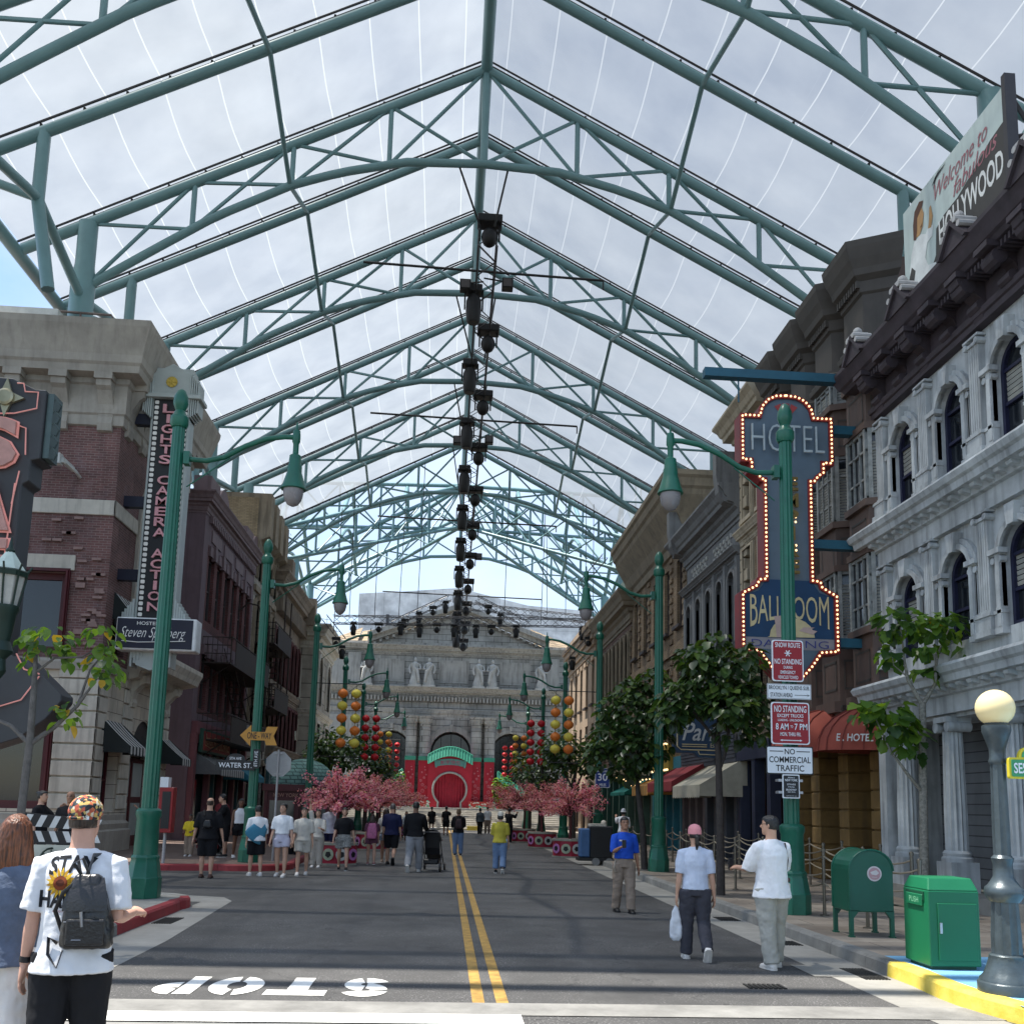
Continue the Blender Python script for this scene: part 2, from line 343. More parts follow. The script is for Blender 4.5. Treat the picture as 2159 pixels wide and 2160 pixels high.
tag(b.build('drain_grates', mat('dark_iron', (.03, .03, .03), .6, .6)), kind='structure')
b = MB(); b.poly([(4.05, 10.35, .008), (4.86, 10.35, .008), (4.86, 11.1, .008), (4.05, 11.1, .008)]); tag(b.build('drain_cover_slab', CONC), kind='structure')
# ------------------------------------------------------------------ glazed canopy roof
TEAL = mat('teal_steel', (.15, .275, .285), .38, var=.1, sc=1.2, spec=.5)
DARKR = mat('dark_clamp_rail', (.045, .04, .042), .5)
def membrane_mat():
    m = bpy.data.materials.new('clear_film'); m.use_nodes = True; nt = m.node_tree; N = nt.nodes; L = nt.links
    for n in list(N):
        if n.type == 'BSDF_PRINCIPLED': N.remove(n)
    out = [n for n in N if n.type == 'OUTPUT_MATERIAL'][0]
    tc = N.new('ShaderNodeTexCoord'); sp = N.new('ShaderNodeSeparateXYZ'); L.new(tc.outputs['Object'], sp.inputs[0])
    n1 = N.new('ShaderNodeTexNoise'); n1.inputs['Scale'].default_value = .16; n1.inputs['Detail'].default_value = 3; L.new(tc.outputs['Object'], n1.inputs[0])
    def lines(amp, sh, wd):
        a = N.new('ShaderNodeMath'); a.operation = 'MULTIPLY_ADD'; L.new(n1.outputs[0], a.inputs[0]); a.inputs[1].default_value = amp; L.new(sp.outputs[0], a.inputs[2])
        d = N.new('ShaderNodeMath'); d.operation = 'MULTIPLY_ADD'; L.new(a.outputs[0], d.inputs[0]); d.inputs[1].default_value = .72; d.inputs[2].default_value = sh
        f = N.new('ShaderNodeMath'); f.operation = 'FRACT'; L.new(d.outputs[0], f.inputs[0])
        c = N.new('ShaderNodeMath'); c.operation = 'COMPARE'; L.new(f.outputs[0], c.inputs[0]); c.inputs[1].default_value = .5; c.inputs[2].default_value = wd
        return c.outputs[0]
    mxl = N.new('ShaderNodeMath'); mxl.operation = 'MAXIMUM'; L.new(lines(.08, 0, .011), mxl.inputs[0])
    h = N.new('ShaderNodeMath'); h.operation = 'MULTIPLY'; L.new(lines(.2, .1, .006), h.inputs[0]); h.inputs[1].default_value = .55; L.new(h.outputs[0], mxl.inputs[1])
    n2 = N.new('ShaderNodeTexNoise'); n2.inputs['Scale'].default_value = .5; n2.inputs['Detail'].default_value = 6; L.new(tc.outputs['Object'], n2.inputs[0])
    r2 = N.new('ShaderNodeMapRange'); r2.inputs[1].default_value = .3; r2.inputs[2].default_value = .75; r2.inputs[3].default_value = .48; r2.inputs[4].default_value = .68; L.new(n2.outputs[0], r2.inputs[0])
    fac = N.new('ShaderNodeMath'); fac.operation = 'MAXIMUM'; L.new(r2.outputs[0], fac.inputs[0])
    k = N.new('ShaderNodeMath'); k.operation = 'MULTIPLY'; L.new(mxl.outputs[0], k.inputs[0]); k.inputs[1].default_value = .95; L.new(k.outputs[0], fac.inputs[1])
    t = N.new('ShaderNodeBsdfTransparent'); t.inputs[0].default_value = (.35, .36, .368, 1)
    tr = N.new('ShaderNodeBsdfTranslucent'); tr.inputs[0].default_value = (.295, .315, .33, 1)
    ms = N.new('ShaderNodeMixShader'); L.new(fac.outputs[0], ms.inputs[0]); L.new(t.outputs[0], ms.inputs[1]); L.new(tr.outputs[0], ms.inputs[2])
    gl = N.new('ShaderNodeBsdfGlossy'); gl.inputs['Roughness'].default_value = .15; gl.inputs[0].default_value = (.8, .8, .8, 1)
    m2 = N.new('ShaderNodeMixShader'); m2.inputs[0].default_value = .03; L.new(ms.outputs[0], m2.inputs[1]); L.new(gl.outputs[0], m2.inputs[2]); L.new(m2.outputs[0], out.inputs[0])
    return m
FILM = membrane_mat()
CX, ZR, ZE, HW = .55, 25.8, 19.15, 14.3        # ridge line, ridge height, eave height, half width
zt = lambda x: ZR - abs(x - CX) * (ZR - 19.4) / 12.3
def zb(x):                                      # arched bottom chord
    d = abs(x - CX); pts = ((0, 22.4), (2.5, 22.28), (4.6, 21.75), (6.1, 21.2), (8.4, 19.95), (10.2, 18.7), (12.3, 17.2))
    for (a, p), (c, q) in zip(pts, pts[1:]):
        if d <= c: return p + (q - p) * (d - a) / (c - a)
    return 17.2
TR = [12.35, 20.25, 28.15, 36.05, 44.2, 52.6, 61.0]
RA = [10.35, 11.4, 16.3, 24.2, 31.5, 39.4, 48.1, 56.8]
PX = [0, 3.05, 6.1, 9.1, 12.25]
canopy = thing('canopy_roof', 'huge teal steel tube canopy with clear film roof spanning the whole street', 'roof canopy', (CX, 10, 0))
for y in TR + [69.5, 77.5]:
    b = MB(); e = HW if y < 60 else 12.6
    b.tube([(CX - e, y, zt(CX - e)), (CX, y, ZR), (CX + e, y, zt(CX + e))], .17, 10)
    t = b.build('truss', TEAL, canopy, 60)
    b = MB(); xs = [CX + 12.3 * i / 20 for i in range(-20, 21)]
    b.tube([(x, y, zb(x)) for x in xs], .135, 10); b.build('bottom_chord', TEAL, t, 60)
    b = MB()
    b.tube([(CX, y, ZR), (CX, y, zb(CX))], .13, 8)
    for sgn in (-1, 1):
        for i, p in enumerate(PX):
            x = CX + sgn * p
            if 0 < i < 4: b.tube([(x, y, zt(x)), (x, y, zb(x))], .085, 8)
            if i:
                q = CX + sgn * PX[i - 1]
                b.tube([(x, y, zt(x)), (q, y, zb(q))], .06, 6); b.tube([(x, y, zb(x)), (q, y, zt(q))], .06, 6)
    b.build('web_bracing', TEAL, t, 60)
    for sgn in (-1, 1):
        x = CX + sgn * 12.25; b = MB()
        b.lathe((x, y, 0), [(.36, .1), (.36, 17.6), (.29, 18.0), (.29, zt(x))], 12); b.build('column', TEAL, canopy, 50)
for y in RA:
    b = MB(); b.tube([(CX - HW, y, zt(CX - HW)), (CX, y, ZR), (CX + HW, y, zt(CX + HW))], .165, 10); b.build('rafter', TEAL, canopy, 60)
    if y < 12: continue
    for sgn in (-1, 1):
        b = MB(); x = CX + sgn * 12.0; b.tube([(x, y, zt(x)), (x, y, 17.6), (x - sgn * .5, y, 15)], .17, 8)
        ya = max([q for q in TR if q < y]); yb = min([q for q in TR if q > y])
        for yy in (ya, yb): b.tube([(x, y, 17.6), (CX + sgn * 12.25, yy, 16.9)], .14, 8)
        b.tube([(x, y, 17.6), (CX + sgn * HW, y, zt(CX + HW))], .12, 8)
        b.build('eave_bracing', TEAL, canopy, 60)
b = MB(); b.tube([(CX, 10.3, ZR + .02), (CX, 78, ZR + .02)], .19, 10); b.build('ridge_beam', TEAL, canopy, 60)
for sgn in (-1, 1):
    b = MB(); b.tube([(CX + sgn * HW, 10.3, zt(CX + HW) - .05), (CX + sgn * HW, 62, zt(CX + HW) - .05)], .2, 10); b.build('eave_beam', TEAL, canopy, 60)
    x = CX + sgn * 6.15; al = sorted([(y, zb(x)) for y in TR] + [(y, zt(x) - .1) for y in RA if y > 12])
    b = MB(); b.tube([(x, y, z) for y, z in al], .075, 8); b.build('purlin', TEAL, canopy)
ys = sorted(TR + RA[1:])
for y0, y1 in zip(ys, ys[1:]):
    if y0 < 11.2 or y1 > 61.5: continue
    for sgn in (-1, 1):
        b = MB(); n, k = 10, 6; vs = []; fs = []
        for i in range(n + 1):
            d = .06 + (HW - .06) * i / n; x = CX + sgn * d
            for j in range(k + 1):
                sag = .28 * sin(pi * j / k) * sin(pi * (i + .3) / (n + .6))
                vs.append((x, y0 + (y1 - y0) * j / k, zt(x) + .34 - sag))
        for i in range(n):
            for j in range(k): a = i * (k + 1) + j; fs.append((a, a + 1, a + k + 2, a + k + 1))
        b.add(vs, fs); b.build('film_panel', FILM, canopy, 80)
for y in ys:
    b = MB()
    for sgn in (-1, 1):
        for dy in (-.09, .09):
            b.tube([(CX + sgn * .1, y + dy, ZR + .27), (CX + sgn * HW, y + dy, zt(CX + HW) + .27)], .035, 5)
        for i in range(1, 13):
            x = CX + sgn * (HW * i / 13); b.box(x - .03, x + .03, y - .05, y + .05, zt(x) + .12, zt(x) + .27)
    b.build('clamp_rail', DARKR, canopy)
# open lattice over the crossing, behind the film: valley trusses, cross vault trusses
def lat(A, B, dz0, dz1, n, r=.15, name='lattice_truss'):
    A, B = Vector(A), Vector(B); b = MB()
    b.tube([A, B], r, 8); b.tube([A - Z1 * dz0, B - Z1 * dz1], r * .85, 8)
    for i in range(n):
        p, q = A.lerp(B, i / n), A.lerp(B, (i + 1) / n); p2 = p - Z1 * (dz0 + (dz1 - dz0) * i / n); q2 = q - Z1 * (dz0 + (dz1 - dz0) * (i + 1) / n)
        b.tube([p, p2], .08, 6); b.tube([p, q2], .06, 6); b.tube([p2, q], .06, 6)
    b.build(name, TEAL, canopy, 60)
for sgn in (-1, 1):
    e = CX + sgn * 12.3
    lat((e, 61.2, 19.4), (CX, 69.5, ZR), 2.2, 3.2, 5); lat((e, 77.6, 19.4), (CX, 69.5, ZR), 2.2, 3.2, 5)
    lat((e, 69.5, ZR - .3), (CX, 69.5, ZR), 3.4, 3.4, 4)
    for dx in (4.2, 8.3, 12.3):
        x = CX + sgn * dx; b = MB(); h = dx / 12.3
        y0, y1 = 69.5 - 8.2 * h, 69.5 + 8.2 * h
        b.tube([(x, y0, zt(x)), (x, 69.5, ZR - .3), (x, y1, zt(x))], .15, 8)
        b.tube([(x, y0 + (y1 - y0) * i / 12, zt(x) - 2.4 * h + (3.0 - zt(x) + zt(x)) * sin(pi * i / 12) * .9 * h) for i in range(13)], .13, 8)
        b.build('vault_truss', TEAL, canopy, 60)
    b = MB()
    for i in range(4):
        for dx in (1.0, 1.45): b.tube([(CX + sgn * (10.6 + dx), 60 + dx, 14), (CX + sgn * (10.6 + dx), 60 + dx, 24)], .05, 6)
    b.build('ladder_mast', TEAL, canopy)
# ------------------------------------------------------------------ facade helpers: u runs along the wall, w out of it, z up
def XL(X): return lambda u, w, z: (X + w, u, z)       # wall on the left of the street
def XR(X): return lambda u, w, z: (X - w, u, z)       # wall on the right
def XF(Y): return lambda u, w, z: (u, Y - w, z)       # wall facing the camera
def arcp(a, b, zs, n=10, h=1.0):
    r = (b - a) / 2; return [((a + b) / 2 - r * cos(pi * i / n), zs + r * h * sin(pi * i / n)) for i in range(n + 1)]
def cell(mb, u0, u1, z0, z1, op=None, d=.22, w=0):
    """a stretch of wall, with one opening op=(a,b,zb,zt,arch)"""
    q = lambda p: mb.poly([(u, w, z) for u, z in p])
    if not op: q([(u0, z0), (u1, z0), (u1, z1), (u0, z1)]); return
    a, b, zb, zt, ar = op
    if a > u0 + 1e-4: q([(u0, z0), (a, z0), (a, z1), (u0, z1)])
    if u1 > b + 1e-4: q([(b, z0), (u1, z0), (u1, z1), (b, z1)])
    if zb > z0 + 1e-4: q([(a, z0), (b, z0), (b, zb), (a, zb)])
    zs = zt - (b - a) / 2 if ar else zt
    top = arcp(a, b, zs) if ar else [(a, zt), (b, zt)]
    for (p, r), (s, t) in zip(top, top[1:]): q([(p, r), (s, t), (s, z1), (p, z1)])
    path = [(a, zb)] + top + [(b, zb)]
    for i in range(len(path)):
        (p, r), (s, t) = path[i], path[(i + 1) % len(path)]
        mb.poly([(p, w, r), (s, w, t), (s, w - d, t), (p, w - d, r)])
def window(T, xf, op, d=.18, fm=None, nv=2, nh=2, fw=.07, sur=None, sw=.16, sp=.07, key=False, sill=None, blind=0, gm=None, name='window', bm=None):
    a, b, zb, zt, ar = op; zs = zt - (b - a) / 2 if ar else zt
    m = MB(xf); w0, w1 = -d - .02, -d + .05
    out = [(a, zb)] + (arcp(a, b, zs) if ar else [(a, zt), (b, zt)]) + [(b, zb)]
    inn = [(a + fw, zb + fw)] + (arcp(a + fw, b - fw, zs) if ar else [(a + fw, zt - fw), (b - fw, zt - fw)]) + [(b - fw, zb + fw)]
    n = len(out)
    for i in range(n):
        j = (i + 1) % n
        m.poly([(*out[i][:1], w1, out[i][1]), (out[j][0], w1, out[j][1]), (inn[j][0], w1, inn[j][1]), (inn[i][0], w1, inn[i][1])])
        m.poly([(inn[i][0], w1, inn[i][1]), (inn[j][0], w1, inn[j][1]), (inn[j][0], w0, inn[j][1]), (inn[i][0], w0, inn[i][1])])
    for i in range(1, nv):
        u = a + (b - a) * i / nv; m.box(u - .022, u + .022, w0 + .01, w1 - .015, zb + fw, (zt - fw) if not ar else zs + ((b - a) / 2 - fw) * sqrt(max(.05, 1 - ((2 * i / nv - 1)) ** 2)))
    for i in range(1, nh + (1 if ar else 0)):
        z = zb + (zs - zb) * i / nh; m.box(a + fw, b - fw, w0 + .012, w1 - .01, z - .028, z + .028)
    f = m.build(name, fm, T)
    g = MB(xf); g.poly([(u, w0 + .005, z) for u, z in out]); g.build('pane', gm or glass(), f)
    if blind:
        g = MB(xf); k = int((zs - zb) * blind / .09)
        for i in range(k): z = zs - .09 * (i + 1); g.poly([(a + fw, w0 + .01, z), (b - fw, w0 + .01, z), (b - fw, w0 + .02, z + .07), (a + fw, w0 + .02, z + .07)])
        g.build('blind', bm or mat('window_blind', (.30, .30, .27), .6), f)
    if sur:
        s = MB(xf); o2 = [(a - sw, zb)] + (arcp(a - sw, b + sw, zs) if ar else [(a - sw, zt + sw), (b + sw, zt + sw)]) + [(b + sw, zb)]
        for k, (ex, pr) in enumerate(((1, sp), (.55, sp * 1.6))):
            oo = [(a - sw * ex, zb)] + (arcp(a - sw * ex, b + sw * ex, zs) if ar else [(a - sw * ex, zt + sw * ex), (b + sw * ex, zt + sw * ex)]) + [(b + sw * ex, zb)]
            for i in range(n - 1):
                s.poly([(oo[i][0], pr, oo[i][1]), (oo[i + 1][0], pr, oo[i + 1][1]), (out[i + 1][0], pr, out[i + 1][1]), (out[i][0], pr, out[i][1])])
                s.poly([(oo[i][0], pr, oo[i][1]), (oo[i + 1][0], pr, oo[i + 1][1]), (oo[i + 1][0], 0, oo[i + 1][1]), (oo[i][0], 0, oo[i][1])])
                s.poly([(out[i][0], pr, out[i][1]), (out[i + 1][0], pr, out[i + 1][1]), (out[i + 1][0], 0, out[i + 1][1]), (out[i][0], 0, out[i][1])])
        if key:
            c = (a + b) / 2; s.prism([(c - .09, zt - .05), (c + .09, zt - .05), (c + .15, zt + sw + .1), (c - .15, zt + sw + .1)], 0, sp * 2.4, 'y')
        if sill: s.box(a - sw - .05, b + sw + .05, 0, sill, zb - .13, zb)
        s.build('window_surround', sur, f)
    elif sill:
        s = MB(xf); s.box(a - .1, b + .1, 0, sill, zb - .12, zb); s.build('sill', fm, f)
    return f
def mould(mb, prof, path, sgn=1):
    """sweep a moulding profile (w,z) along an XY path, mitred; sgn=1 puts it right of the path"""
    P = [Vector((x, y, 0)) for x, y in path]; rings = []
    for i, p in enumerate(P):
        t0 = (P[i] - P[i - 1]).normalized() if i else None; t1 = (P[i + 1] - P[i]).normalized() if i < len(P) - 1 else None
        ns = [Vector((t.y, -t.x, 0)) * sgn for t in (t0, t1) if t is not None]
        n = sum(ns, Vector()).normalized(); k = 1 / max(.3, n.dot(ns[0]))
        rings.append([tuple(p + n * (w * k) + Z1 * z) for w, z in prof])
    mb.loft(rings)
def cornice(z0, z1, out, base=0):
    """a classical cornice profile between two heights"""
    h = z1 - z0; f = lambda a, b: (base + out * a, z0 + h * b)
    return [(base - .05, z0), f(.06, 0), f(.06, .1), f(.14, .12), f(.16, .3), f(.3, .36), f(.34, .46), f(.62, .5), f(.64, .62), f(.72, .66), f(.82, .8), f(.96, .9), f(1, .93), f(1, 1), (base - .05, z1)]
def dentils(mb, xf_path, u0, u1, z0, z1, w0, w1, pitch, duty=.5):
    n = int((u1 - u0) / pitch)
    for i in range(n): u = u0 + (i + .25) * (u1 - u0) / n; mb.box(u, u + pitch * duty, w0, w1, z0, z1)
def bracket(mb, u, wd, z0, z1, out):
    """a scrolled console, thick at the top"""
    h = z1 - z0; pts = [(0, z0), (out * .22, z0 + .02 * h), (out * .3, z0 + .15 * h), (out * .2, z0 + .28 * h), (out * .32, z0 + .5 * h), (out * .7, z0 + .72 * h), (out * .95, z0 + .78 * h), (out, z0 + .9 * h), (out, z1), (0, z1)]
    mb.prism(pts, u - wd / 2, u + wd / 2, 'x')
def awning(name, label, xf, u0, u1, zt, zb, out, val, cols, group=None, T=None, ends=True, stripes=0, scal=10, rib=None):
    """a cloth awning: slope, two cheeks, scalloped valance"""
    if T is None: T = thing(name, label, 'awning', xf((u0 + u1) / 2, 0, zb), group); top = True
    b = MB(xf); n = stripes or 1
    for i in range(n):
        a, c = u0 + (u1 - u0) * i / n, u0 + (u1 - u0) * (i + 1) / n; b.m = i % 2 if stripes else 0
        for k in range(4):
            f = lambda t: (out * t, zt + (zb - zt) * t + .05 * out * sin(pi * t) * -.8)
            (w0, z0), (w1, z1) = f(k / 4), f((k + 1) / 4)
            b.poly([(a, w0, z0), (c, w0, z0), (c, w1, z1), (a, w1, z1)])
    if ends:
        b.m = 0
        for u in (u0, u1): b.poly([(u, 0, zt), (u, out, zb), (u, 0, zb)])
    b.build('canopy_cloth', cols, T, 30)
    b = MB(xf); k = (stripes or scal) * 4
    for i in range(k):
        a, c = u0 + (u1 - u0) * i / k, u0 + (u1 - u0) * (i + 1) / k; b.m = (i // 4) % 2 if stripes else 0
        s = lambda j: zb - val - .06 * abs(sin(pi * j / 4))
        b.poly([(a, out, zb), (c, out, zb), (c, out + .005, s(i + 1)), (a, out + .005, s(i))])
    for u in (u0, u1): b.m = 0; b.poly([(u, out * .1, zb), (u, out, zb), (u, out, zb - val), (u, out * .1, zb - val)])
    b.build('valance', cols, T)
    b = MB(xf)
    for u in (u0 + .03, u1 - .03): b.tube([(u, 0, zb - .1), (u, out - .02, zb - .03)], .015, 6)
    b.build('support_bar', mat('dark_iron', (.03, .03, .03), .6, .6), T)
    return T
def storeys(T, wb, xf, u0, u1, rows, fm, sur=None, **kw):
    """rows of windows: (z0,z1,n,width,zb,zt,arch)"""
    for z0, z1, n, ww, zb, zt, ar in rows:
        p = (u1 - u0) / max(1, n)
        if not n: cell(wb, u0, u1, z0, z1); continue
        for i in range(n):
            a = u0 + p * i; c = a + p / 2; op = (c - ww / 2, c + ww / 2, zb, zt, ar)
            cell(wb, a, a + p, z0, z1, op); window(T, xf, op, fm=fm, sur=sur, **kw)
def neon(mb, pts, r=.018): mb.tube(pts, r, 6)
# ------------------------------------------------------------------ left side of the street
BRK = brick('red_brown_brick', (.20, .10, .092), (.135, .075, .07), (.27, .2, .185), streak=.4, patch=(.25, .18, .19))
ASH = brick('pale_ashlar', (.62, .56, .46), (.54, .485, .40), (.2, .17, .14), 1.1, .42, .012, .85, .5, .3, .3)
STONE = mat('pale_stone', (.56, .525, .45), .85, var=.15, sc=1.5, bump=.15, streak=.35)
GREYST = mat('grey_brown_stone', (.36, .33, .285), .85, var=.18, sc=1.2, bump=.15, streak=.22)
MAROON = mat('maroon_paint', (.075, .008, .012), .45, var=.2, sc=3)
NAVY = mat('navy_steel', (.012, .014, .03), .5, var=.15)
BLACK = mat('black_paint', (.012, .012, .013), .5, var=.2)
WHITE = mat('white_paint', (.75, .75, .72), .55, var=.08)
L1 = thing('brick_building', 'red brown brick building with pale stone ground floor on the left corner', 'building', (-9.9, 27.4, 0))
f1, s1 = XF(27.4), XL(-9.9)
wb = MB(f1); wst = MB(f1)
ops = [(-18.3, -15.6, 1.35, 4.0, False), (-13.95, -11.15, 1.35, 4.0, False)]
for (a, c), op in zip(((-24, -14.7), (-14.7, -9.9)), ops): cell(wst, a, c, 0, 5.5, op, .35)
opu = [(-18.3, -15.7, 5.75, 8.1, False), (-13.7, -11.05, 5.75, 8.1, False)]
for (a, c), op in zip(((-24, -14.7), (-14.7, -9.9)), opu): cell(wb, a, c, 5.5, 12.7, op, .3)
wb.xf = wst.xf = s1
sop = [(28.25, 29.35, 1.3, 3.15, False), (30.55, 33.15, .15, 4.25, True)]
cell(wst, 27.4, 29.8, 0, 5.5, sop[0], .35); cell(wst, 29.8, 34.3, 0, 5.5, sop[1], .5)
sou = [(28.1, 29.2, 5.9, 7.6, False), (29.95, 33.35, 6.4, 11.9, True)]
cell(wb, 27.4, 29.5, 5.5, 12.7, sou[0], .3); cell(wb, 29.5, 34.3, 5.5, 12.7, sou[1], .5)
wb.xf = wst.xf = None
wb.box(-24, -10.4, 28, 34.25, 5.6, 15.2); wst.box(-24, -10.5, 28, 34.25, 0, 5.6)
wb.poly([(-9.9, 34.3, 5.5), (-24, 34.3, 5.5), (-24, 34.3, 14), (-9.9, 34.3, 14)])
wst.poly([(-9.9, 34.3, 0), (-24, 34.3, 0), (-24, 34.3, 5.5), (-9.9, 34.3, 5.5)])
wb.build('brick_wall', BRK, L1); wst.build('stone_wall', ASH, L1)
for op in ops: window(L1, f1, op, .3, MAROON, 1, 1, .22, sur=MAROON, sw=.12)
for op in opu: window(L1, f1, op, .25, MAROON, 1, 1, .2, sur=MAROON, sw=.1)
window(L1, s1, sop[0], .3, MAROON, 1, 2, .08); window(L1, s1, sou[0], .25, MAROON, 1, 2, .08)
window(L1, s1, sou[1], .45, mat('grey_window_frame', (.2, .2, .19), .6), 3, 3, .12, sur=STONE, sw=.5, sp=.1, key=True)
b = MB(s1)
for u in (30.62, 31.9):
    b.box(u, u + 1.2, -.42, -.35, .15, 3.0)
d = b.build('entrance_door', MAROON, L1)
b = MB(s1)
for u in (30.74, 32.02):
    for z0, z1 in ((.5, 1.55), (1.75, 2.85)): b.poly([(u, -.345, z0), (u + .96, -.345, z0), (u + .96, -.345, z1), (u, -.345, z1)])
b.build('door_glass', mat('frosted_glass', (.32, .36, .35), .3), d)
b = MB(s1); b.box(30.56, 33.14, -.2, -.05, 3.05, 3.3); b.prism([(30.6, 3.3)] + arcp(30.6, 33.1, 3.0)[1:-1] + [(33.1, 3.3)], -.2, -.12, 'y')
mq = b.build('arched_entrance_marquee', BLACK, L1)
b = MB(s1); txt(b, 'SUPERSTORE', s1(31.85, -.1, 3.7), Y1, Z1, 2.0, .42, off=.01, path=lambda a, c: (a, c - .18 * a * a))
b.build('marquee_lettering', mat('pink_letter', (.5, .2, .2), .6), mq)
b = MB()
for k in range(26): p = arcp(30.7, 33.0, 3.08, 26)[k]; b.ball(s1(p[0], -.06, p[1]), .035, 6, 4)
b.build('marquee_bulbs', mat('cream_bulb', (.8, .76, .65), .4), mq)
b = MB(f1)                                                        # quoins, belts, protruding bricks
for k in range(9):
    z = 1.35 + k * .46
    if z < 5.3: b.box(-11.0, -9.84, 0, .07, z + .02, z + .43)
for z0, z1, w in ((9.83, 10.28, .06), (8.15, 8.6, .05)):
    b.box(-24 if z0 > 9 else -14.0, -9.84 if z0 > 9 else -10.85, 0, w, z0, z1)
b.xf = s1
for k in range(9):
    z = 1.35 + k * .46
    if z < 5.3: b.box(27.33, 28.1, 0, .06, z + .02, z + .43)
    if z < 5.3: b.box(29.55, 30.4, 0, .06, z + .02, z + .43); b.box(33.3, 34.3, 0, .06, z + .02, z + .43)
b.box(27.34, 29.4, 0, .06, 9.83, 10.28); b.build('stone_dressings', STONE, L1, bevel=.015)
b = MB(f1)
for k in range(34):
    u = random.uniform(-12.6, -10.1); z = random.uniform(5.7, 9.7)
    if u < -10.7 and z < 8.7: u = random.uniform(-10.8, -10.1)
    z = round(z / .075) * .075; b.box(u, u + .26, 0, .07, z, z + .075)
b.build('projecting_bricks', mat('projecting_brick', (.3, .2, .18), .8, streak=.2), L1)
b = MB(); path = [(-24, 27.4), (-9.9, 27.4), (-9.9, 34.3), (-16, 34.3)]
mould(b, [(-.05, 12.5), (.08, 12.55), (.08, 12.85), (.13, 12.9), (.13, 13.75), (.2, 13.8), (.2, 13.95), (.55, 14.0), (.58, 14.2), (.64, 14.28), (.66, 14.5), (.78, 14.95), (.88, 15.3), (.9, 15.48), (-.3, 15.5)], path)
mould(b, [(-.05, 0), (.28, 0), (.28, .75), (.2, .8), (.22, .95), (.1, 1.05), (.1, 1.2), (-.05, 1.22)], [(-24, 27.4), (-9.9, 27.4), (-9.9, 30.3)])
mould(b, [(-.05, 5.25), (.1, 5.28), (.1, 5.5), (.04, 5.6), (-.05, 5.6)], [(-24, 27.4), (-9.9, 27.4), (-9.9, 29.5)])
b.build('cornice', GREYST, L1, bevel=0)
for k in range(9): b = MB(f1); bracket(b, -10.35 - 1.29 * k, .42, 12.35, 13.98, .5); b.box(-10.35 - 1.29 * k - .26, -10.35 - 1.29 * k + .26, 0, .56, 13.8, 14.0); b.build('bracket', GREYST, L1)
for k in range(5): b = MB(s1); bracket(b, 27.9 + 1.29 * k, .42, 12.35, 13.98, .5); b.box(27.9 + 1.29 * k - .26, 27.9 + 1.29 * k + .26, 0, .56, 13.8, 14.0); b.build('bracket', GREYST, L1)
b = MB(s1)
b.prof([(0, 5.3), (.35, 5.4), (.4, 5.6), (.9, 5.7), (.95, 5.85), (1.05, 6.05), (1.05, 6.2), (0, 6.3)], 29.6, 34.5); bracket(b, 30.2, .4, 4.5, 5.5, .5); bracket(b, 33.7, .4, 4.5, 5.5, .5)
b.build('porch_canopy', STONE, L1)
b = MB(); b.box(-11.6, -10.6, 27.6, 28.9, 15.5, 15.95); b.build('roof_plinth', mat('pale_grey_metal', (.5, .52, .53), .5), L1)
b = MB(f1); b.tube([(-16, -.3, 16.3), (-10.6, -.3, 16.2), (-10.1, -.3, 15.5)], .04, 6)
for k in range(4): b.tube([(-11.5 - k * 1.3, -.3, 15.4), (-11.5 - k * 1.3, -.3, 16.22)], .03, 6)
b.build('roof_railing', mat('weathered_pipe', (.13, .1, .09), .6), L1)
u = tag((lambda b: (b.box(-14.4, -12.0, 27.3, 27.9, 15.9, 16.1), [b.box(-14.4 + i * .34, -14.3 + i * .34, 27.32, 27.8, 15.55, 15.9) for i in range(8)], b.build('rooftop_louvre_unit', mat('offwhite_metal', (.55, .56, .53), .5)))[-1])(MB()), 'long white slatted unit lying on top of the brick building cornice', 'rooftop unit', kind='thing')
STR = [mat('stripe_black', (.015, .02, .02), .8), mat('stripe_white', (.5, .5, .48), .8)]
awning('striped_awning', 'black and white striped awning over the narrow window beside the arched entrance', s1, 27.95, 29.6, 3.95, 3.2, .8, .2, STR, 'striped awnings on the brick building', stripes=11)
awning('striped_awning', 'black and white striped awning on the upper floor behind the film strip sign', s1, 28.0, 29.5, 7.7, 6.9, .7, .2, STR, 'striped awnings on the brick building', stripes=9)
awning('striped_awning', 'black and white striped awning just behind the near left lamp post', s1, 33.5, 34.7, 3.8, 3.1, .8, .2, STR, 'striped awnings on the brick building', stripes=9)
b = MB(); b.box(-11.75, -11.2, 26.5, 26.75, 11.05, 11.35); b.box(-11.2, -11.12, 26.6, 27.4, 11.1, 11.25); b.tube([(-11.15, 26.7, 11.2), (-10.95, 27.1, 11.0), (-10.95, 27.4, 10.95)], .05, 6)
tag(b.build('floodlight', mat('offwhite_metal', (.55, .56, .53), .5)), 'white box floodlight on an arm high on the brick front wall', 'floodlight', kind='thing')
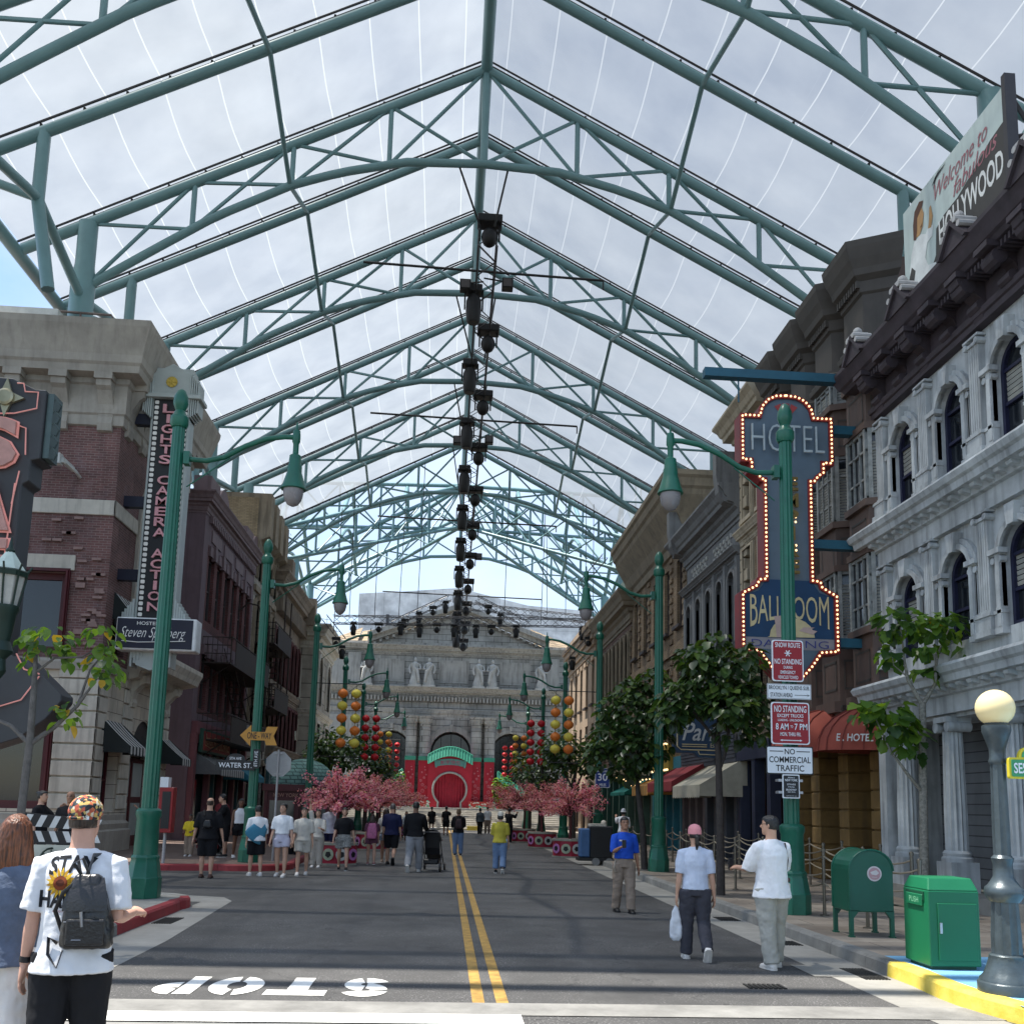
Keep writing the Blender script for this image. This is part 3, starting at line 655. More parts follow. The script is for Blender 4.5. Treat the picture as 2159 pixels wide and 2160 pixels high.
# film strip sign
SG = thing('film_strip_sign', 'tall vertical film strip sign reading lights camera action with stepped grey crown', 'sign', (-8.7, 28, 0))
CRM = mat('pale_green_grey_paint', (.40, .44, .42), .5, var=.08)
b = MB(); b.box(-9.28, -8.12, 28.0, 28.5, 6.9, 13.8); b.build('sign_box', CRM, SG, bevel=.02)
b = MB(); b.box(-9.2, -8.2, 27.97, 27.999, 6.9, 13.75); b.build('black_face', BLACK, SG)
b = MB()
for k in range(41):
    for x in (-9.17, -8.31): z = 7.0 + k * .164; b.prism([(x + p, z + q) for p, q in ((.02, 0), (.1, 0), (.12, .02), (.12, .09), (.1, .11), (.02, .11), (0, .09), (0, .02))], 27.955, 27.968, 'y')
b.build('film_perforations', mat('film_white', (.78, .76, .7), .5), SG)
b = MB()
for k, ch in enumerate('LIGHTS CAMERA ACTION'):
    if ch != ' ': txt(b, ch, (-8.72, 27.93, 13.4 - .322 * k), X1, Z1, .1 if ch == 'I' else .36, .27, off=.015, depth=.06)
b.build('lettering', mat('neon_pink_letter', (.62, .30, .32), .45), SG)
b = MB()
for k, (e, z0, z1) in enumerate(((.36, 13.8, 14.35), (.28, 14.35, 14.55), (.2, 14.55, 14.72))): b.box(-9.2 - e + .1, -8.2 + e - .1, 28.0 - .02 * k, 28.5, z0, z1)
for k in range(5): b.box(-9.52 + .06 * k, -9.48 + .06 * k, 27.9 - .01 * k, 28.5, 13.3 - .05 * k, 14.3 + .06 * k); b.box(-7.92 - .06 * k, -7.88 - .06 * k, 27.9 - .01 * k, 28.5, 13.3 - .05 * k, 14.3 + .06 * k)
b.prism([(-9.3, 13.85), (-8.1, 13.85), (-8.1, 14.5), (-8.7, 14.85), (-9.3, 14.5)], 27.9, 28.3, 'y'); b.box(-9.62, -7.78, 27.78, 28.55, 13.72, 13.84)
cr_ = b.build('stepped_crown', CRM, SG, bevel=.01)
b = MB(); b.lathe((0, 0, 0), [(.17, 0), (.17, .01)], 20); b.v = [(-8.7 + x, 27.88 - z, 14.25 + y) for x, y, z in b.v]
for k in range(6): a = pi * k / 3; b.tube([(-8.7, 27.87, 14.25), (-8.7 + .15 * cos(a), 27.87, 14.25 + .15 * sin(a))], .02, 5)
b.build('gold_rosette', mat('gold_paint', (.5, .36, .07), .4, .3), cr_)
b = MB()
for k in range(5):
    for s in (-1, 1): x = -8.7 + s * (.6 + .07 * k); b.box(x - .03, x + .03, 27.9, 28.5, 6.87, 7.5 - .1 * k); x = -8.7 + s * (.55 - .1 * k); b.box(x - .03, x + .03, 27.9, 28.5, 5.95, 5.5 + .1 * k)
b.prism([(-9.3, 5.97), (-8.1, 5.97), (-8.3, 5.55), (-8.7, 5.4), (-9.1, 5.55)], 27.92, 28.5, 'y'); b.build('stepped_foot', CRM, SG)
for z in (12.95, 10.35, 8.1): b = MB(); b.box(-9.95, -9.2, 28.1, 28.35, z, z + .33); b.build('arm', NAVY, SG)
b = MB(); b.box(-9.64, -7.36, 27.62, 28.2, 5.95, 6.9); p_ = b.build('name_panel', mat('white_gloss', (.7, .72, .72), .4), SG, bevel=.03)
b = MB(); b.box(-9.6, -7.46, 27.605, 27.618, 6.0, 6.86); b.build('panel_face', NAVY, p_)
b = MB(); txt(b, 'HOSTED BY', (-8.6, 27.6, 6.73), X1, Z1, .9, .1, off=.01)
txt(b, 'Steven Spielberg', (-8.58, 27.6, 6.42), X1, Z1, 1.85, .4, shear=.45, off=-.008)
b.tube([(-9.45, 27.598, 6.2), (-9.0, 27.598, 6.17), (-8.3, 27.598, 6.2), (-7.65, 27.598, 6.24)], .012, 5); b.build('panel_lettering', WHITE, p_)
# big neon sign at the picture's left edge
NS = thing('neon_sign', 'large charcoal neon sign with pink letters and a gilt star', 'sign', (-10.6, 22, 0))
DG = mat('charcoal_sign_paint', (.055, .057, .062), .5, var=.1)
b = MB(); o = [(-13, 10.9), (-12.3, 11.55), (-10.55, 11.5), (-10.0, 11.25), (-9.75, 11.25), (-9.75, 9.55), (-9.95, 9.5), (-9.95, 9.0), (-10.1, 8.9), (-10.1, 4.9), (-9.6, 4.8), (-8.75, 4.0), (-8.75, 3.85), (-9.05, 3.45), (-9.6, 3.0), (-10.3, 2.75), (-13, 2.6)]
b.prism(o, 22.0, 22.7, 'y'); b.build('sign_body', DG, NS, bevel=.02)
b = MB(); z = 10.0
for ch, zz, h in (('S', 9.85, 1.35), ('A', 8.35, 1.35), ('F', 7.0, 1.2), ('A', 5.75, 1.2), ('R', 4.45, 1.2)): txt(b, ch, (-10.75, 21.9, zz), X1, Z1, 1.05, h * .9, off=.035, depth=.08)
b.build('letters', mat('neon_face_pink', (.55, .30, .26), .5), NS)
b = MB()
for ch, zz, h in (('S', 9.85, 1.35), ('A', 8.35, 1.35), ('F', 7.0, 1.2), ('A', 5.75, 1.2), ('R', 4.45, 1.2)): txt(b, ch, (-10.75, 21.93, zz), X1, Z1, 1.15, h * .96, off=.055, depth=.03)
for pts in ([(-11.3, 10.35), (-10.55, 10.4), (-10.1, 10.25), (-10.05, 9.6)], [(-10.4, 11.35), (-10.25, 11.35), (-10.2, 11.15), (-9.9, 11.15), (-9.9, 10.75), (-10.4, 10.6), (-11.3, 10.55)], [(-10.15, 9.2), (-10.25, 8.4)], [(-10.22, 8.9), (-10.35, 5.2)], [(-9.8, 4.9), (-9.6, 4.55), (-9.25, 4.45)], [(-9.25, 4.4), (-9.6, 3.85), (-10.6, 3.5)]):
    neon(b, [(x, 21.93, z) for x, z in pts])
b.build('neon_tubes', mat('neon_tube_red', (.72, .30, .26), .3, emit=.12), NS)
b = MB(); st = [(.42 if k % 2 == 0 else .17) for k in range(8)]
b.prism([(-10.62 + st[k] * cos(pi * k / 4), 10.98 + st[k] * 1.15 * sin(pi * k / 4)) for k in range(8)], 21.9, 21.98, 'y')
b.lathe((0, 0, 0), [(.2, 0), (.2, .06), (.15, .08)], 20); b.v[-60:] = [(-10.62 + x, 21.9 - z, 10.98 + y) for x, y, z in b.v[-60:]]
b.build('star_emblem', mat('gilt_silver', (.4, .37, .25), .35, .7), NS)
b = MB()
for k in range(5): z = 9.75 + k * .3; b.tube([(-9.75, 22.2, z), (-9.55, 22.1, z + .12), (-9.45, 22.2, z), (-9.55, 22.3, z - .12), (-9.7, 22.3, z - .05)], .018, 5)
b.box(-9.74, -9.6, 22.1, 22.6, 9.6, 11.2); b.build('rope_trim', mat('weathered_green_metal', (.1, .14, .14), .5, .4), NS)
# mauve building with fire escapes
MAUV = mat('mauve_render', (.145, .10, .115), .8, var=.15, sc=1.2, streak=.3); MAU2 = mat('mauve_trim', (.18, .125, .135), .7, var=.12, streak=.4)
RBRK = brick('dark_red_brick', (.14, .045, .045), (.1, .035, .035), (.12, .09, .085), streak=.4)
DKF = mat('dark_window_frame', (.05, .04, .04), .6)
L2 = thing('mauve_building', 'mauve building with brown fire escapes beside the brick building', 'building', (-9.95, 37.5, 0))
s2 = XL(-9.95); b = MB()
b.poly([(-15, 37.5, 0), (-9.95, 37.5, 0), (-9.95, 37.5, 13.9), (-15, 37.5, 13.9)]); b.box(-15, -10.45, 38, 47.3, 0, 13.8)
b.xf = s2; cell(b, 37.5, 38.2, 0, 13.9); cell(b, 46.9, 47.3, 0, 13.9); cell(b, 38.2, 46.9, 12.0, 13.9); cell(b, 38.2, 46.9, 7.9, 8.5)
cell(b, 38.2, 46.9, 4.75, 5.1); b.xf = None; b.build('wall', MAUV, L2)
b = MB(s2); storeys(L2, b, s2, 38.2, 46.9, [(8.5, 12.0, 6, .95, 8.9, 11.5, False), (5.1, 7.9, 6, .95, 5.3, 7.5, False)], DKF, nv=1, nh=2); b.build('brick_piers', RBRK, L2)
b = MB(s2)
for z0 in (11.55, 7.5):
    for i in range(6): u = 38.2 + 8.7 / 6 * (i + .5); b.box(u - .62, u + .62, 0, .1, z0, z0 + .4); b.prism([(u - .1, z0 - .1), (u + .1, z0 - .1), (u + .16, z0 + .5), (u - .16, z0 + .5)], 0, .18, 'y')
b.build('window_lintels', MAU2, L2)
b = MB(); mould(b, cornice(13.1, 13.95, .45), [(-15, 37.5), (-9.95, 37.5), (-9.95, 47.3)]); b.xf = s2; dentils(b, s2, 38, 47, 12.85, 13.15, 0, .16, .3)
for i in range(4): u = 38.6 + i * 2.2; b.box(u, u + 1.6, 0, .05, 12.2, 12.7)
b.build('cornice', MAU2, L2)
b = MB(s2)
for u in (37.6, 44.6):
    b.box(u, u + 1.5, -.6, .1, 13.9, 14.7); b.prism([(u + 1.5, 13.9)] + [(u + 2.6 - 1.0 * cos(pi * i / 10), 13.9 + 1.0 * sin(pi * i / 10)) for i in range(11)], -.6, .05, 'y')
b.build('parapet', MAU2, L2)
b = MB(XF(37.5))
for t, z, h, ww in (('DRY GOODS', 2.75, .12, .8), ('ISLAND', 2.5, .24, .95), ('MARKET', 2.15, .24, 1.0), ('FREIGHT', 1.8, .24, 1.0), ('OFFICE', 1.5, .22, .9), ('A. & L. KENT', 1.15, .16, .95), ('HAULERS', .9, .17, .9)): txt(b, t, (-10.42, 37.49, z), X1, Z1, ww, h, off=.012)
b.build('painted_lettering', mat('faded_white_lettering', (.4, .37, .36), .85, var=.3, sc=8), L2)
BRN = mat('brown_iron', (.035, .024, .019), .7, 0, var=.3, sc=4)
def balcony(T, y0, y1, z, x0=-9.95, out=1.15):
    b = MB(); x1 = x0 + out
    b.box(x0 + .02, x1, y0, y1, z - .05, z); b.box(x1 - .03, x1, y0 + .9, y1, z, z + 1.0)
    for yy in (y0, y1):
        for zz in (.35, .7, 1.02): b.tube([(x0, yy, z + zz), (x1, yy, z + zz)], .022, 5)
        for k in range(6): b.tube([(x0 + .2 * k, yy, z), (x0 + .2 * k, yy, z + 1.02)], .014, 5)
    b.tube([(x1, y0, z + 1.05), (x1, y1, z + 1.05)], .03, 6); b.tube([(x1, y0, z), (x1, y0, z + 1.05)], .03, 6)
    for yy in (y0 + .4, y1 - .4): b.tube([(x0, yy, z - .8), (x1 - .1, yy, z - .05)], .03, 5)
    return b
def fire_escape(T, y0, y1, levels, x0=-9.95):
    b0 = None
    for i, z in enumerate(levels):
        f = balcony(T, y0, y1, z, x0).build('fire_escape_balcony', BRN, T)
        if i:
            zb = levels[i - 1]; b = MB(); 
            for xx in (x0 + .35, x0 + .85):
                b.tube([(xx, y1 - 1, zb), (xx, y0 + 2.2, z)], .045, 6); b.tube([(xx, y1 - 1, zb + .9), (xx, y0 + 2.2, z + .9)], .02, 5)
            for k in range(12): t = (k + .5) / 12; b.box(x0 + .35, x0 + .85, y1 - 1 + (y0 + 3.2 - y1) * t - .12, y1 - 1 + (y0 + 3.2 - y1) * t + .12, zb + (z - zb) * t, zb + (z - zb) * t + .03)
            b.build('fire_escape_stair', BRN, T)
    b = MB()
    for xx, yy in ((x0 + 1.1, y1 - 2.2), (x0 + 1.1, y1 - .3)): b.tube([(xx, yy, levels[0] - .4), (xx, yy, levels[-1] + 3)], .04, 6)
    b.tube([(x0 + 1.1, y1 - 2.2, levels[-1] + 3), (x0 + .9, y1 - 2.2, levels[-1] + 3.6), (x0 + .4, y1 - 2.2, levels[-1] + 3.7), (x0 - .1, y1 - 2.2, levels[-1] + 3.2)], .04, 6)
    for k in range(24): z = levels[0] + k * .42; b.tube([(x0 + 1.1, y1 - 2.2, z), (x0 + 1.1, y1 - 1.8, z)], .015, 4)
    b.build('fire_escape_ladder', BRN, T)
fire_escape(L2, 38.4, 46.6, [4.1, 7.2])
b = MB(s2); b.box(42.2, 42.9, 1.16, 1.18, 4.15, 5.0); b.box(45.3, 45.8, 1.16, 1.18, 3.3, 3.9); b.build('notice_board', mat('grey_notice', (.25, .24, .22), .7, var=.4, sc=9), L2)
# shop fronts under the fire escapes
PINK = mat('dusty_pink_paint', (.17, .06, .07), .6, var=.15); TEALD = mat('dark_teal_paint', (.03, .09, .10), .6, var=.15); DGRN = mat('shop_green', (.02, .07, .05), .55)
b = MB(s2); b.box(37.6, 47.2, 0, .25, 4.25, 4.75); b.box(37.6, 42.5, .02, .2, 3.95, 4.25)
for u in (37.7, 40.1, 42.4, 44.8, 47.0): b.box(u - .17, u + .17, 0, .22, .15, 4.25); b.box(u - .23, u + .23, 0, .28, .15, .6)
b.build('shopfront', PINK, L2, bevel=.01)
b = MB(s2)
for u in (41.2, 43.6, 45.9): b.box(u - .1, u + .1, -.1, .16, .15, 4.2)
b.build('shopfront_columns', TEALD, L2)
b = MB(s2); b.poly([(37.6, -.2, .15), (47.2, -.2, .15), (47.2, -.2, 4.3), (37.6, -.2, 4.3)]); b.build('shop_glass', glass('shop_window_glass', (.01, .01, .012), .08), L2)
b = MB(s2); b.box(38.0, 43.0, .22, .36, 3.55, 4.5); fs = b.build('fascia_sign', DGRN, thing('shop_sign', 'red painted fruit exchange sign in a green frame above the grey striped awning', 'sign', (-9.7, 40.5, 3.6)), bevel=.02)
b = MB(s2); b.box(38.2, 42.8, .36, .375, 3.65, 4.4); b.build('sign_face', mat('sign_red', (.26, .035, .03), .6, var=.2, sc=5), fs.parent)
b = MB(); txt(b, 'FRUIT EXCHANGE', s2(41.2, .385, 4.0), Y1, Z1, 2.7, .5, off=.01); txt(b, 'Premium', s2(39.0, .385, 4.1), Y1, Z1, 1.3, .45, shear=.4)
b.tube([s2(38.5, .385, 3.85), s2(39.2, .385, 3.78), s2(39.7, .385, 3.85)], .02, 5); b.build('sign_lettering', mat('old_gold_lettering', (.5, .36, .2), .6), fs.parent)
GST = [mat('stripe_grey', (.12, .125, .13), .8), mat('stripe_pale', (.42, .42, .40), .8)]
awning('shop_awning', 'grey and white striped shop awning below the red fruit exchange sign', s2, 38.2, 42.6, 3.6, 2.95, 1.1, .25, GST, stripes=22)
awning('shop_awning', 'plain teal blue shop awning behind the second left lamp post', s2, 43.0, 46.8, 3.9, 2.8, 1.2, .2, [mat('teal_cloth', (.02, .16, .22), .8)])
# tan gothic building
TAN = mat('tan_render', (.27, .225, .165), .85, var=.2, sc=1.1, streak=.45); TANB = brick('tan_brick', (.36, .28, .17), (.28, .215, .13), (.2, .165, .12), streak=.35)
TBLK = brick('pale_block', (.38, .35, .30), (.33, .30, .26), (.12, .1, .09), .5, .3, .014, streak=.35)
L3 = thing('tan_gothic_building', 'tan stone building with scrolled parapet blocks rising behind the mauve building', 'building', (-9.95, 47.3, 0))
b = MB(); b.poly([(-14, 47.3, 0), (-9.95, 47.3, 0), (-9.95, 47.3, 17), (-14, 47.3, 17)]); b.box(-14, -10.45, 47.6, 53, 0, 16.5); b.build('end_wall', TANB, L3)
b = MB(s2); storeys(L3, b, s2, 47.3, 53, [(0, 4.2, 2, 2.0, .5, 3.6, False), (4.2, 8.2, 4, .8, 5, 7.6, True), (8.2, 12.4, 4, .8, 9, 11.8, True), (12.4, 16.5, 4, .75, 12.9, 14.7, True)], DKF, nv=2, nh=3, sur=TAN, sw=.14, sp=.1, key=True); b.build('wall', TBLK, L3)
b = MB(s2)
for i in range(4):
    u = 47.35 + 1.55 * i; b.box(u, u + .85, -.5 if i else -1.9, .62, 15.3, 17.25 - .1 * i); b.prism([(.0, 14.1), (.12, 14.2), (.2, 14.8), (.62, 15.0), (.62, 15.3), (0, 15.3)], u, u + .85, 'x')
    if i < 3: b.prism([(u + .85, 16.2)] + [(u + 1.2 - .35 * cos(pi * k / 6), 15.4 + .5 * sin(pi * k / 6)) for k in range(7)] + [(u + 1.55, 16.2)], -.4, .5, 'y')
b.box(47.3, 53, 0, .14, 12.2, 12.5); b.box(47.3, 53, 0, .18, 8.1, 8.35); b.build('parapet', TAN, L3)
fire_escape(L3, 47.6, 52.6, [6.4, 9.6])
# bracketed building
L4 = thing('bracketed_cornice_building', 'brown stone building with heavy bracketed cornice and red window columns', 'building', (-9.95, 53, 0))
BR4 = mat('brown_stone', (.24, .195, .15), .85, var=.2, sc=1.2, streak=.45)
b = MB(s2); storeys(L4, b, s2, 53, 62.8, [(4.3, 7.9, 7, .85, 4.9, 7.3, False), (7.9, 12.2, 7, .8, 8.5, 11.4, True)], DKF, nv=1, nh=2, sur=RBRK, sw=.22, sp=.1); cell(b, 53, 62.8, 12.2, 14.2); cell(b, 53, 62.8, 0, 4.3); b.xf = None; b.box(-14, -10.4, 53.05, 62.8, 0, 14); b.build('wall', BR4, L4)
b = MB(); mould(b, cornice(12.9, 14.5, .9), [(-14, 53.0), (-9.95, 53.0), (-9.95, 62.8)]); mould(b, cornice(7.6, 8.2, .3), [(-9.95, 53.0), (-9.95, 62.8)]); mould(b, cornice(4.0, 4.7, .5), [(-9.95, 53.0), (-9.95, 62.8)]); b.xf = s2; dentils(b, s2, 53.2, 62.8, 12.4, 13.3, 0, .45, .42)
b.box(53.05, 53.9, -.3, .9, 14.5, 15.3); b.box(62.0, 62.8, -.3, 1.0, 13.2, 15.0); b.build('cornice', BR4, L4)
b = MB(s2); b.poly([(53.2, .03, .2), (62.6, .03, .2), (62.6, .03, 3.9), (53.2, .03, 3.9)]); b.build('shop_glass', glass('shop_window_glass'), L4)
b = MB(s2)
for i in range(6): u = 53.2 + i * 1.85; b.box(u - .2, u + .2, 0, .3, .15, 4.0)
b.build('shopfront', TEALD, L4)
b = MB(s2); b.box(55.5, 56.9, -.4, -.3, 14.4, 16.4)
tag(b.build('roof_hoarding', mat('pink_grey_hoarding', (.5, .3, .32), .7, var=.4, sc=2)), 'small faded pink hoarding standing on the bracketed roof at the left', 'hoarding', kind='thing')
# pale corner building
L5 = thing('pale_corner_building', 'pale stone corner building with grooved blocks and cream awnings', 'building', (-8.9, 63.2, 0))
PB = brick('grooved_stone', (.40, .36, .30), (.37, .335, .28), (.1, .09, .075), 3.2, .95, .03, streak=.3, off=.3); s5, f5 = XL(-8.9), XF(63.2)
b = MB(s5); storeys(L5, b, s5, 63.2, 72, [(0, 4.2, 2, 2.4, .4, 3.4, False), (4.2, 7.6, 2, 1.6, 4.8, 7, False), (7.6, 12.3, 2, 1.7, 8.3, 11.6, True)], DKF, sur=STONE, sw=.25); b.xf = f5
storeys(L5, b, f5, -12.5, -8.9, [(0, 4.2, 1, 1.3, .4, 3.2, False), (4.2, 7.6, 1, 1.2, 4.9, 6.9, False), (7.6, 12.3, 1, 1.3, 8.5, 11.5, True)], DKF, sur=STONE, sw=.25, sill=.3); b.xf = None; b.box(-12.5, -9.4, 63.7, 72, 0, 12.3); b.build('wall', PB, L5)
b = MB(); mould(b, cornice(11.9, 13.4, 1.0), [(-12.6, 63.2), (-8.9, 63.2), (-8.9, 72)]); mould(b, cornice(7.3, 7.8, .3), [(-12.6, 63.2), (-8.9, 63.2), (-8.9, 72)]); b.build('cornice', STONE, L5)
CRC = [mat('cream_cloth', (.42, .39, .31), .85)]
awning('window_awning', 'cream awning on the middle floor of the pale corner building', f5, -11.6, -9.8, 7.1, 5.9, 1.0, .25, CRC, 'cream awnings on the pale corner building')
awning('window_awning', 'cream awning on the ground floor of the pale corner building', f5, -11.6, -9.8, 3.6, 2.5, 1.1, .25, CRC, 'cream awnings on the pale corner building')
# ------------------------------------------------------------------ right side of the street
GST1 = mat('grey_painted_stone', (.42, .445, .455), .7, var=.2, sc=1.4, bump=.12, streak=.45, hue=(.47, .495, .50))
DRKC = mat('dark_plum_cornice', (.05, .038, .045), .65, var=.35, sc=3, streak=.3)
NAVYF = mat('navy_window_frame', (.015, .017, .045), .45, var=.2)
def fluted(mb, x, y, z0, z1, r, n=14):
    rings = []
    for k, (z, s) in enumerate(((z0, 1.0), (z0 + (z1 - z0) * .33, 1.0), (z1, .86))):
        rings.append([(x + r * s * (1 if i % 2 else .88) * cos(2 * pi * i / (2 * n)), y + r * s * (1 if i % 2 else .88) * sin(2 * pi * i / (2 * n)), z) for i in range(2 * n)])
    mb.loft(rings)
def pilaster(mb, u, w, z0, z1, wd, pr, flutes=5):
    mb.box(u - wd * .78, u + wd * .78, w, w + pr * 1.7, z0, z0 + .1); mb.box(u - wd * .66, u + wd * .66, w, w + pr * 1.4, z0 + .1, z0 + .34); mb.box(u - wd * .74, u + wd * .74, w, w + pr * 1.6, z0 + .34, z0 + .4)
    mb.box(u - wd * .56, u + wd * .56, w, w + pr * 1.15, z0 + .4, z0 + .46)
    for i in range(flutes): a = u - wd / 2 + wd * i / flutes; mb.box(a + .008, a + wd / flutes - .008, w, w + pr, z0 + .46, z1 - .16)
    mb.box(u - wd * .46, u + wd * .46, w, w + pr * .82, z0 + .46, z1 - .16)
    mb.box(u - wd * .6, u + wd * .6, w, w + pr * 1.25, z1 - .16, z1 - .1); mb.box(u - wd * .7, u + wd * .7, w, w + pr * 1.45, z1 - .04, z1)
    for s in (-1, 1): mb.tube([(u + s * wd * .52, w, z1 - .12), (u + s * wd * .52, w + pr * 1.5, z1 - .12)], .06, 8)
R1 = thing('grey_arcaded_building', 'grey classical building with fluted pilasters, arched windows and dark bracketed top', 'building', (9.2, 13, 0))
r1 = XR(9.2); PIL = [18.95 - 1.85 * k for k in range(6)]
wb = MB(r1)
FL = ((3.65, 6.95, 4.78), (6.95, 10.3, 8.0))
for z0, z1, zp in FL:
    cell(wb, PIL[0], 19.25, z0, z1)
    for k in range(5):
        c = PIL[k] - .925; op = (c - .46, c + .46, zp + .12, zp + 1.78, True); cell(wb, c - .925, c + .925, z0, z1, op, .2)
wb.xf = None; wb.box(9.6, 14, 9.7, 19.2, 3.6, 12.2); wb.box(9.2, 14, 9.7, 19.2, 3.55, 3.65); wb.build('wall', GST1, R1)
for z0, z1, zp in FL:
    for k in range(5):
        c = PIL[k] - .925; window(R1, r1, (c - .46, c + .46, zp + .12, zp + 1.78, True), .13, NAVYF, 1, 2, .08, sur=GST1, sw=.2, sp=.08, key=True, blind=.0 if (k + int(zp)) % 2 else .5)
    for k in range(6): b = MB(r1); pilaster(b, PIL[k], 0, zp, zp + 2.2, .34, .12); b.build('pilaster', GST1, R1)
    for k in range(5):
        for s in (-1, 1): b = MB(r1); c = PIL[k] - .925 + s * .56; pilaster(b, c, 0, zp, zp + 1.38, .18, .08, 3); b.box(c - .17, c + .17, 0, .17, zp + 1.36, zp + 1.45); b.build('small_pilaster', GST1, R1)
for z0 in (3.62, 6.98):
    b = MB(); mould(b, [(-.05, z0), (.12, z0), (.12, z0 + .32), (.2, z0 + .34), (.2, z0 + .46), (.42, z0 + .5), (.44, z0 + .62), (.5, z0 + .66), (.54, z0 + .76), (.5, z0 + .82), (.2, z0 + .84), (-.05, z0 + .84)], [(14, 19.25), (9.2, 19.25), (9.2, 9.7)], 1)
    f = b.build('belt_cornice', GST1, R1)
    for k in range(26): b = MB(r1); bracket(b, 19.05 - .36 * k, .15, z0 + .2, z0 + .48, .36); b.build('bracket', GST1, f)
b = MB(); mould(b, [(-.05, 10.28), (.16, 10.3), (.16, 10.42), (.2, 10.44), (.22, 10.54), (.1, 10.57), (.1, 11.1), (.5, 11.14), (.55, 11.22), (.6, 11.26), (.66, 11.4), (.72, 11.52), (.72, 11.6), (.3, 11.64), (-.05, 11.64)], [(14, 19.25), (9.2, 19.25), (9.2, 9.7)], 1)
b.xf = r1; dentils(b, r1, 9.8, 19.2, 11.0, 11.12, .1, .46, .11)
tc_ = b.build('top_cornice', DRKC, R1)
for k in range(11):
    big = k % 2 == 0; b = MB(r1); u = 18.75 - .95 * k
    bracket(b, u, .3 if big else .26, 10.3 if big else 10.58, 11.12, .62 if big else .5); b.tube([(u - .17, .42, 10.92), (u + .17, .42, 10.92)], .14, 10); b.tube([(u - .16, .2, 10.6), (u + .16, .2, 10.6)], .09, 8); b.box(u - .2, u + .2, 0, .66, 11.06, 11.16); b.build('scroll_bracket', DRKC, tc_)
for k in range(5):
    u = 18.75 - 2.05 * k; b = MB(r1)
    b.prism([(u - .4, 11.5), (u + .4, 11.5), (u, 11.98)], .1, .74, 'y'); b.prism([(u - .47, 11.52), (u - .4, 11.5), (u, 11.94), (u + .4, 11.5), (u + .47, 11.52), (u, 12.04)], .05, .8, 'y')
    p_ = b.build('small_gable', DRKC, R1)
    b = MB(r1); b.box(u - .15, u + .15, .45, .78, 12.0, 12.05)
    for s in (-1, 1): b.tube([(u + s * .15, .4, 11.97), (u + s * .15, .8, 11.97)], .06, 8); b.tube([(u + s * .27, .4, 11.82), (u + s * .27, .8, 11.82)], .06, 8)
    b.xf = None; q = r1(u, .62, 12.12); b.ball(q, .1, 10, 6); b.build('scrolled_finial', mat('pale_finial_stone', (.45, .44, .43), .7, streak=.2), p_)
# ground floor arcade
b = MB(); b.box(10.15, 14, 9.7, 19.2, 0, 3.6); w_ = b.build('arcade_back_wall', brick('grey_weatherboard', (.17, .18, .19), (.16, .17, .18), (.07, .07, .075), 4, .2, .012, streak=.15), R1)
b = MB(); b.box(9.0, 10.2, 18.95, 19.25, .1, 3.6); b.build('end_pier', GST1, R1)
b = MB(); b.box(8.95, 10.2, 9.7, 19.25, .1, .42); b.build('arcade_step', CONC, R1)
for y in (18.6, 16.8, 14.95, 13.1, 11.3):
    b = MB(); b.box(9.0, 9.52, y - .26, y + .26, .42, .95); b.lathe((9.26, y, 0), [(.27, .95), (.27, 1.02), (.24, 1.05), (.25, 1.1), (.22, 1.15)], 16); fluted(b, 9.26, y, 1.15, 3.3, .2)
    b.box(9.02, 9.5, y - .24, y + .24, 3.46, 3.56)
    for s in (-1, 1): b.tube([(9.04, y + s * .2, 3.38), (9.48, y + s * .2, 3.38)], .1, 10)
    b.build('column', GST1, R1, 40)
f10 = XR(10.15)
for c in (15.9, 14.0, 12.2):
    d = window(R1, f10, (c - .6, c + .6, .42, 3.2, True), -.06, NAVYF, 2, 1, .1, sur=GST1, sw=.18, name='arched_door', gm=mat('pale_curtain_glass', (.16, .16, .15), .2))
    b = MB(f10); b.box(c - .55, c + .55, .09, .13, .42, 1.5); b.box(c - .55, c + .55, .09, .15, 2.35, 2.5); b.build('door_panel', NAVYF, d)
# billboard
BB = thing('billboard', 'rooftop billboard with a waving woman in white and the words welcome to fabulous hollywood', 'billboard', (8.8, 15.2, 11.9))
b = MB(); b.box(8.8, 8.88, 13.55, 17.0, 11.85, 13.75); b.build('board', mat('billboard_pale_sky', (.52, .60, .57), .6, var=.08, streak=.12), BB)
BK = .945                                            # board units to metres
def sh(mb, pts, k=0): mb.poly([(8.796 - .002 * k, 17.0 - u * BK, 11.85 + v * .927) for u, v in pts])
b = MB(); sh(b, [(.95, .02), (3.63, .02), (3.63, 1.38), (3.2, 1.32), (2.6, 1.12), (2.1, .98), (1.6, .95), (1.3, .85), (1.25, .3)], 1); b.build('dark_hills', mat('billboard_dark', (.055, .05, .045), .6), BB)
b = MB(); txt(b, 'HOLLYWOOD', (8.79, 14.65, 12.48), -Y1, Z1, 2.05, .47, off=.02); b.build('hollywood_lettering', WHITE, BB)
b = MB(); txt(b, 'Welcome to', (8.79, 14.9, 13.36), -Y1, Z1, 1.75, .32, shear=.4); txt(b, 'fabulous', (8.79, 14.45, 13.0), -Y1, Z1, 1.4, .32, shear=.4); b.build('script_lettering', mat('dusty_rose_letter', (.36, .14, .16), .6), BB)
b = MB(); sh(b, [(.15, .0), (.95, .0), (1.35, .12), (.95, .28), (.85, .5), (.95, .78), (1.15, .8), (1.2, 1.0), (1.02, 1.1), (.9, 1.0), (.7, 1.12), (.45, 1.12), (.3, .9), (.2, .5), (.28, .3)], 2); w1 = b.build('white_suit', mat('billboard_white', (.72, .74, .72), .6), BB)
b = MB(); sh(b, [(.12, .02), (.32, .1), (.45, .45), (.3, .62), (.12, .3)], 3); b.build('dark_sleeve', mat('billboard_dark', (.055, .05, .045), .6), BB)
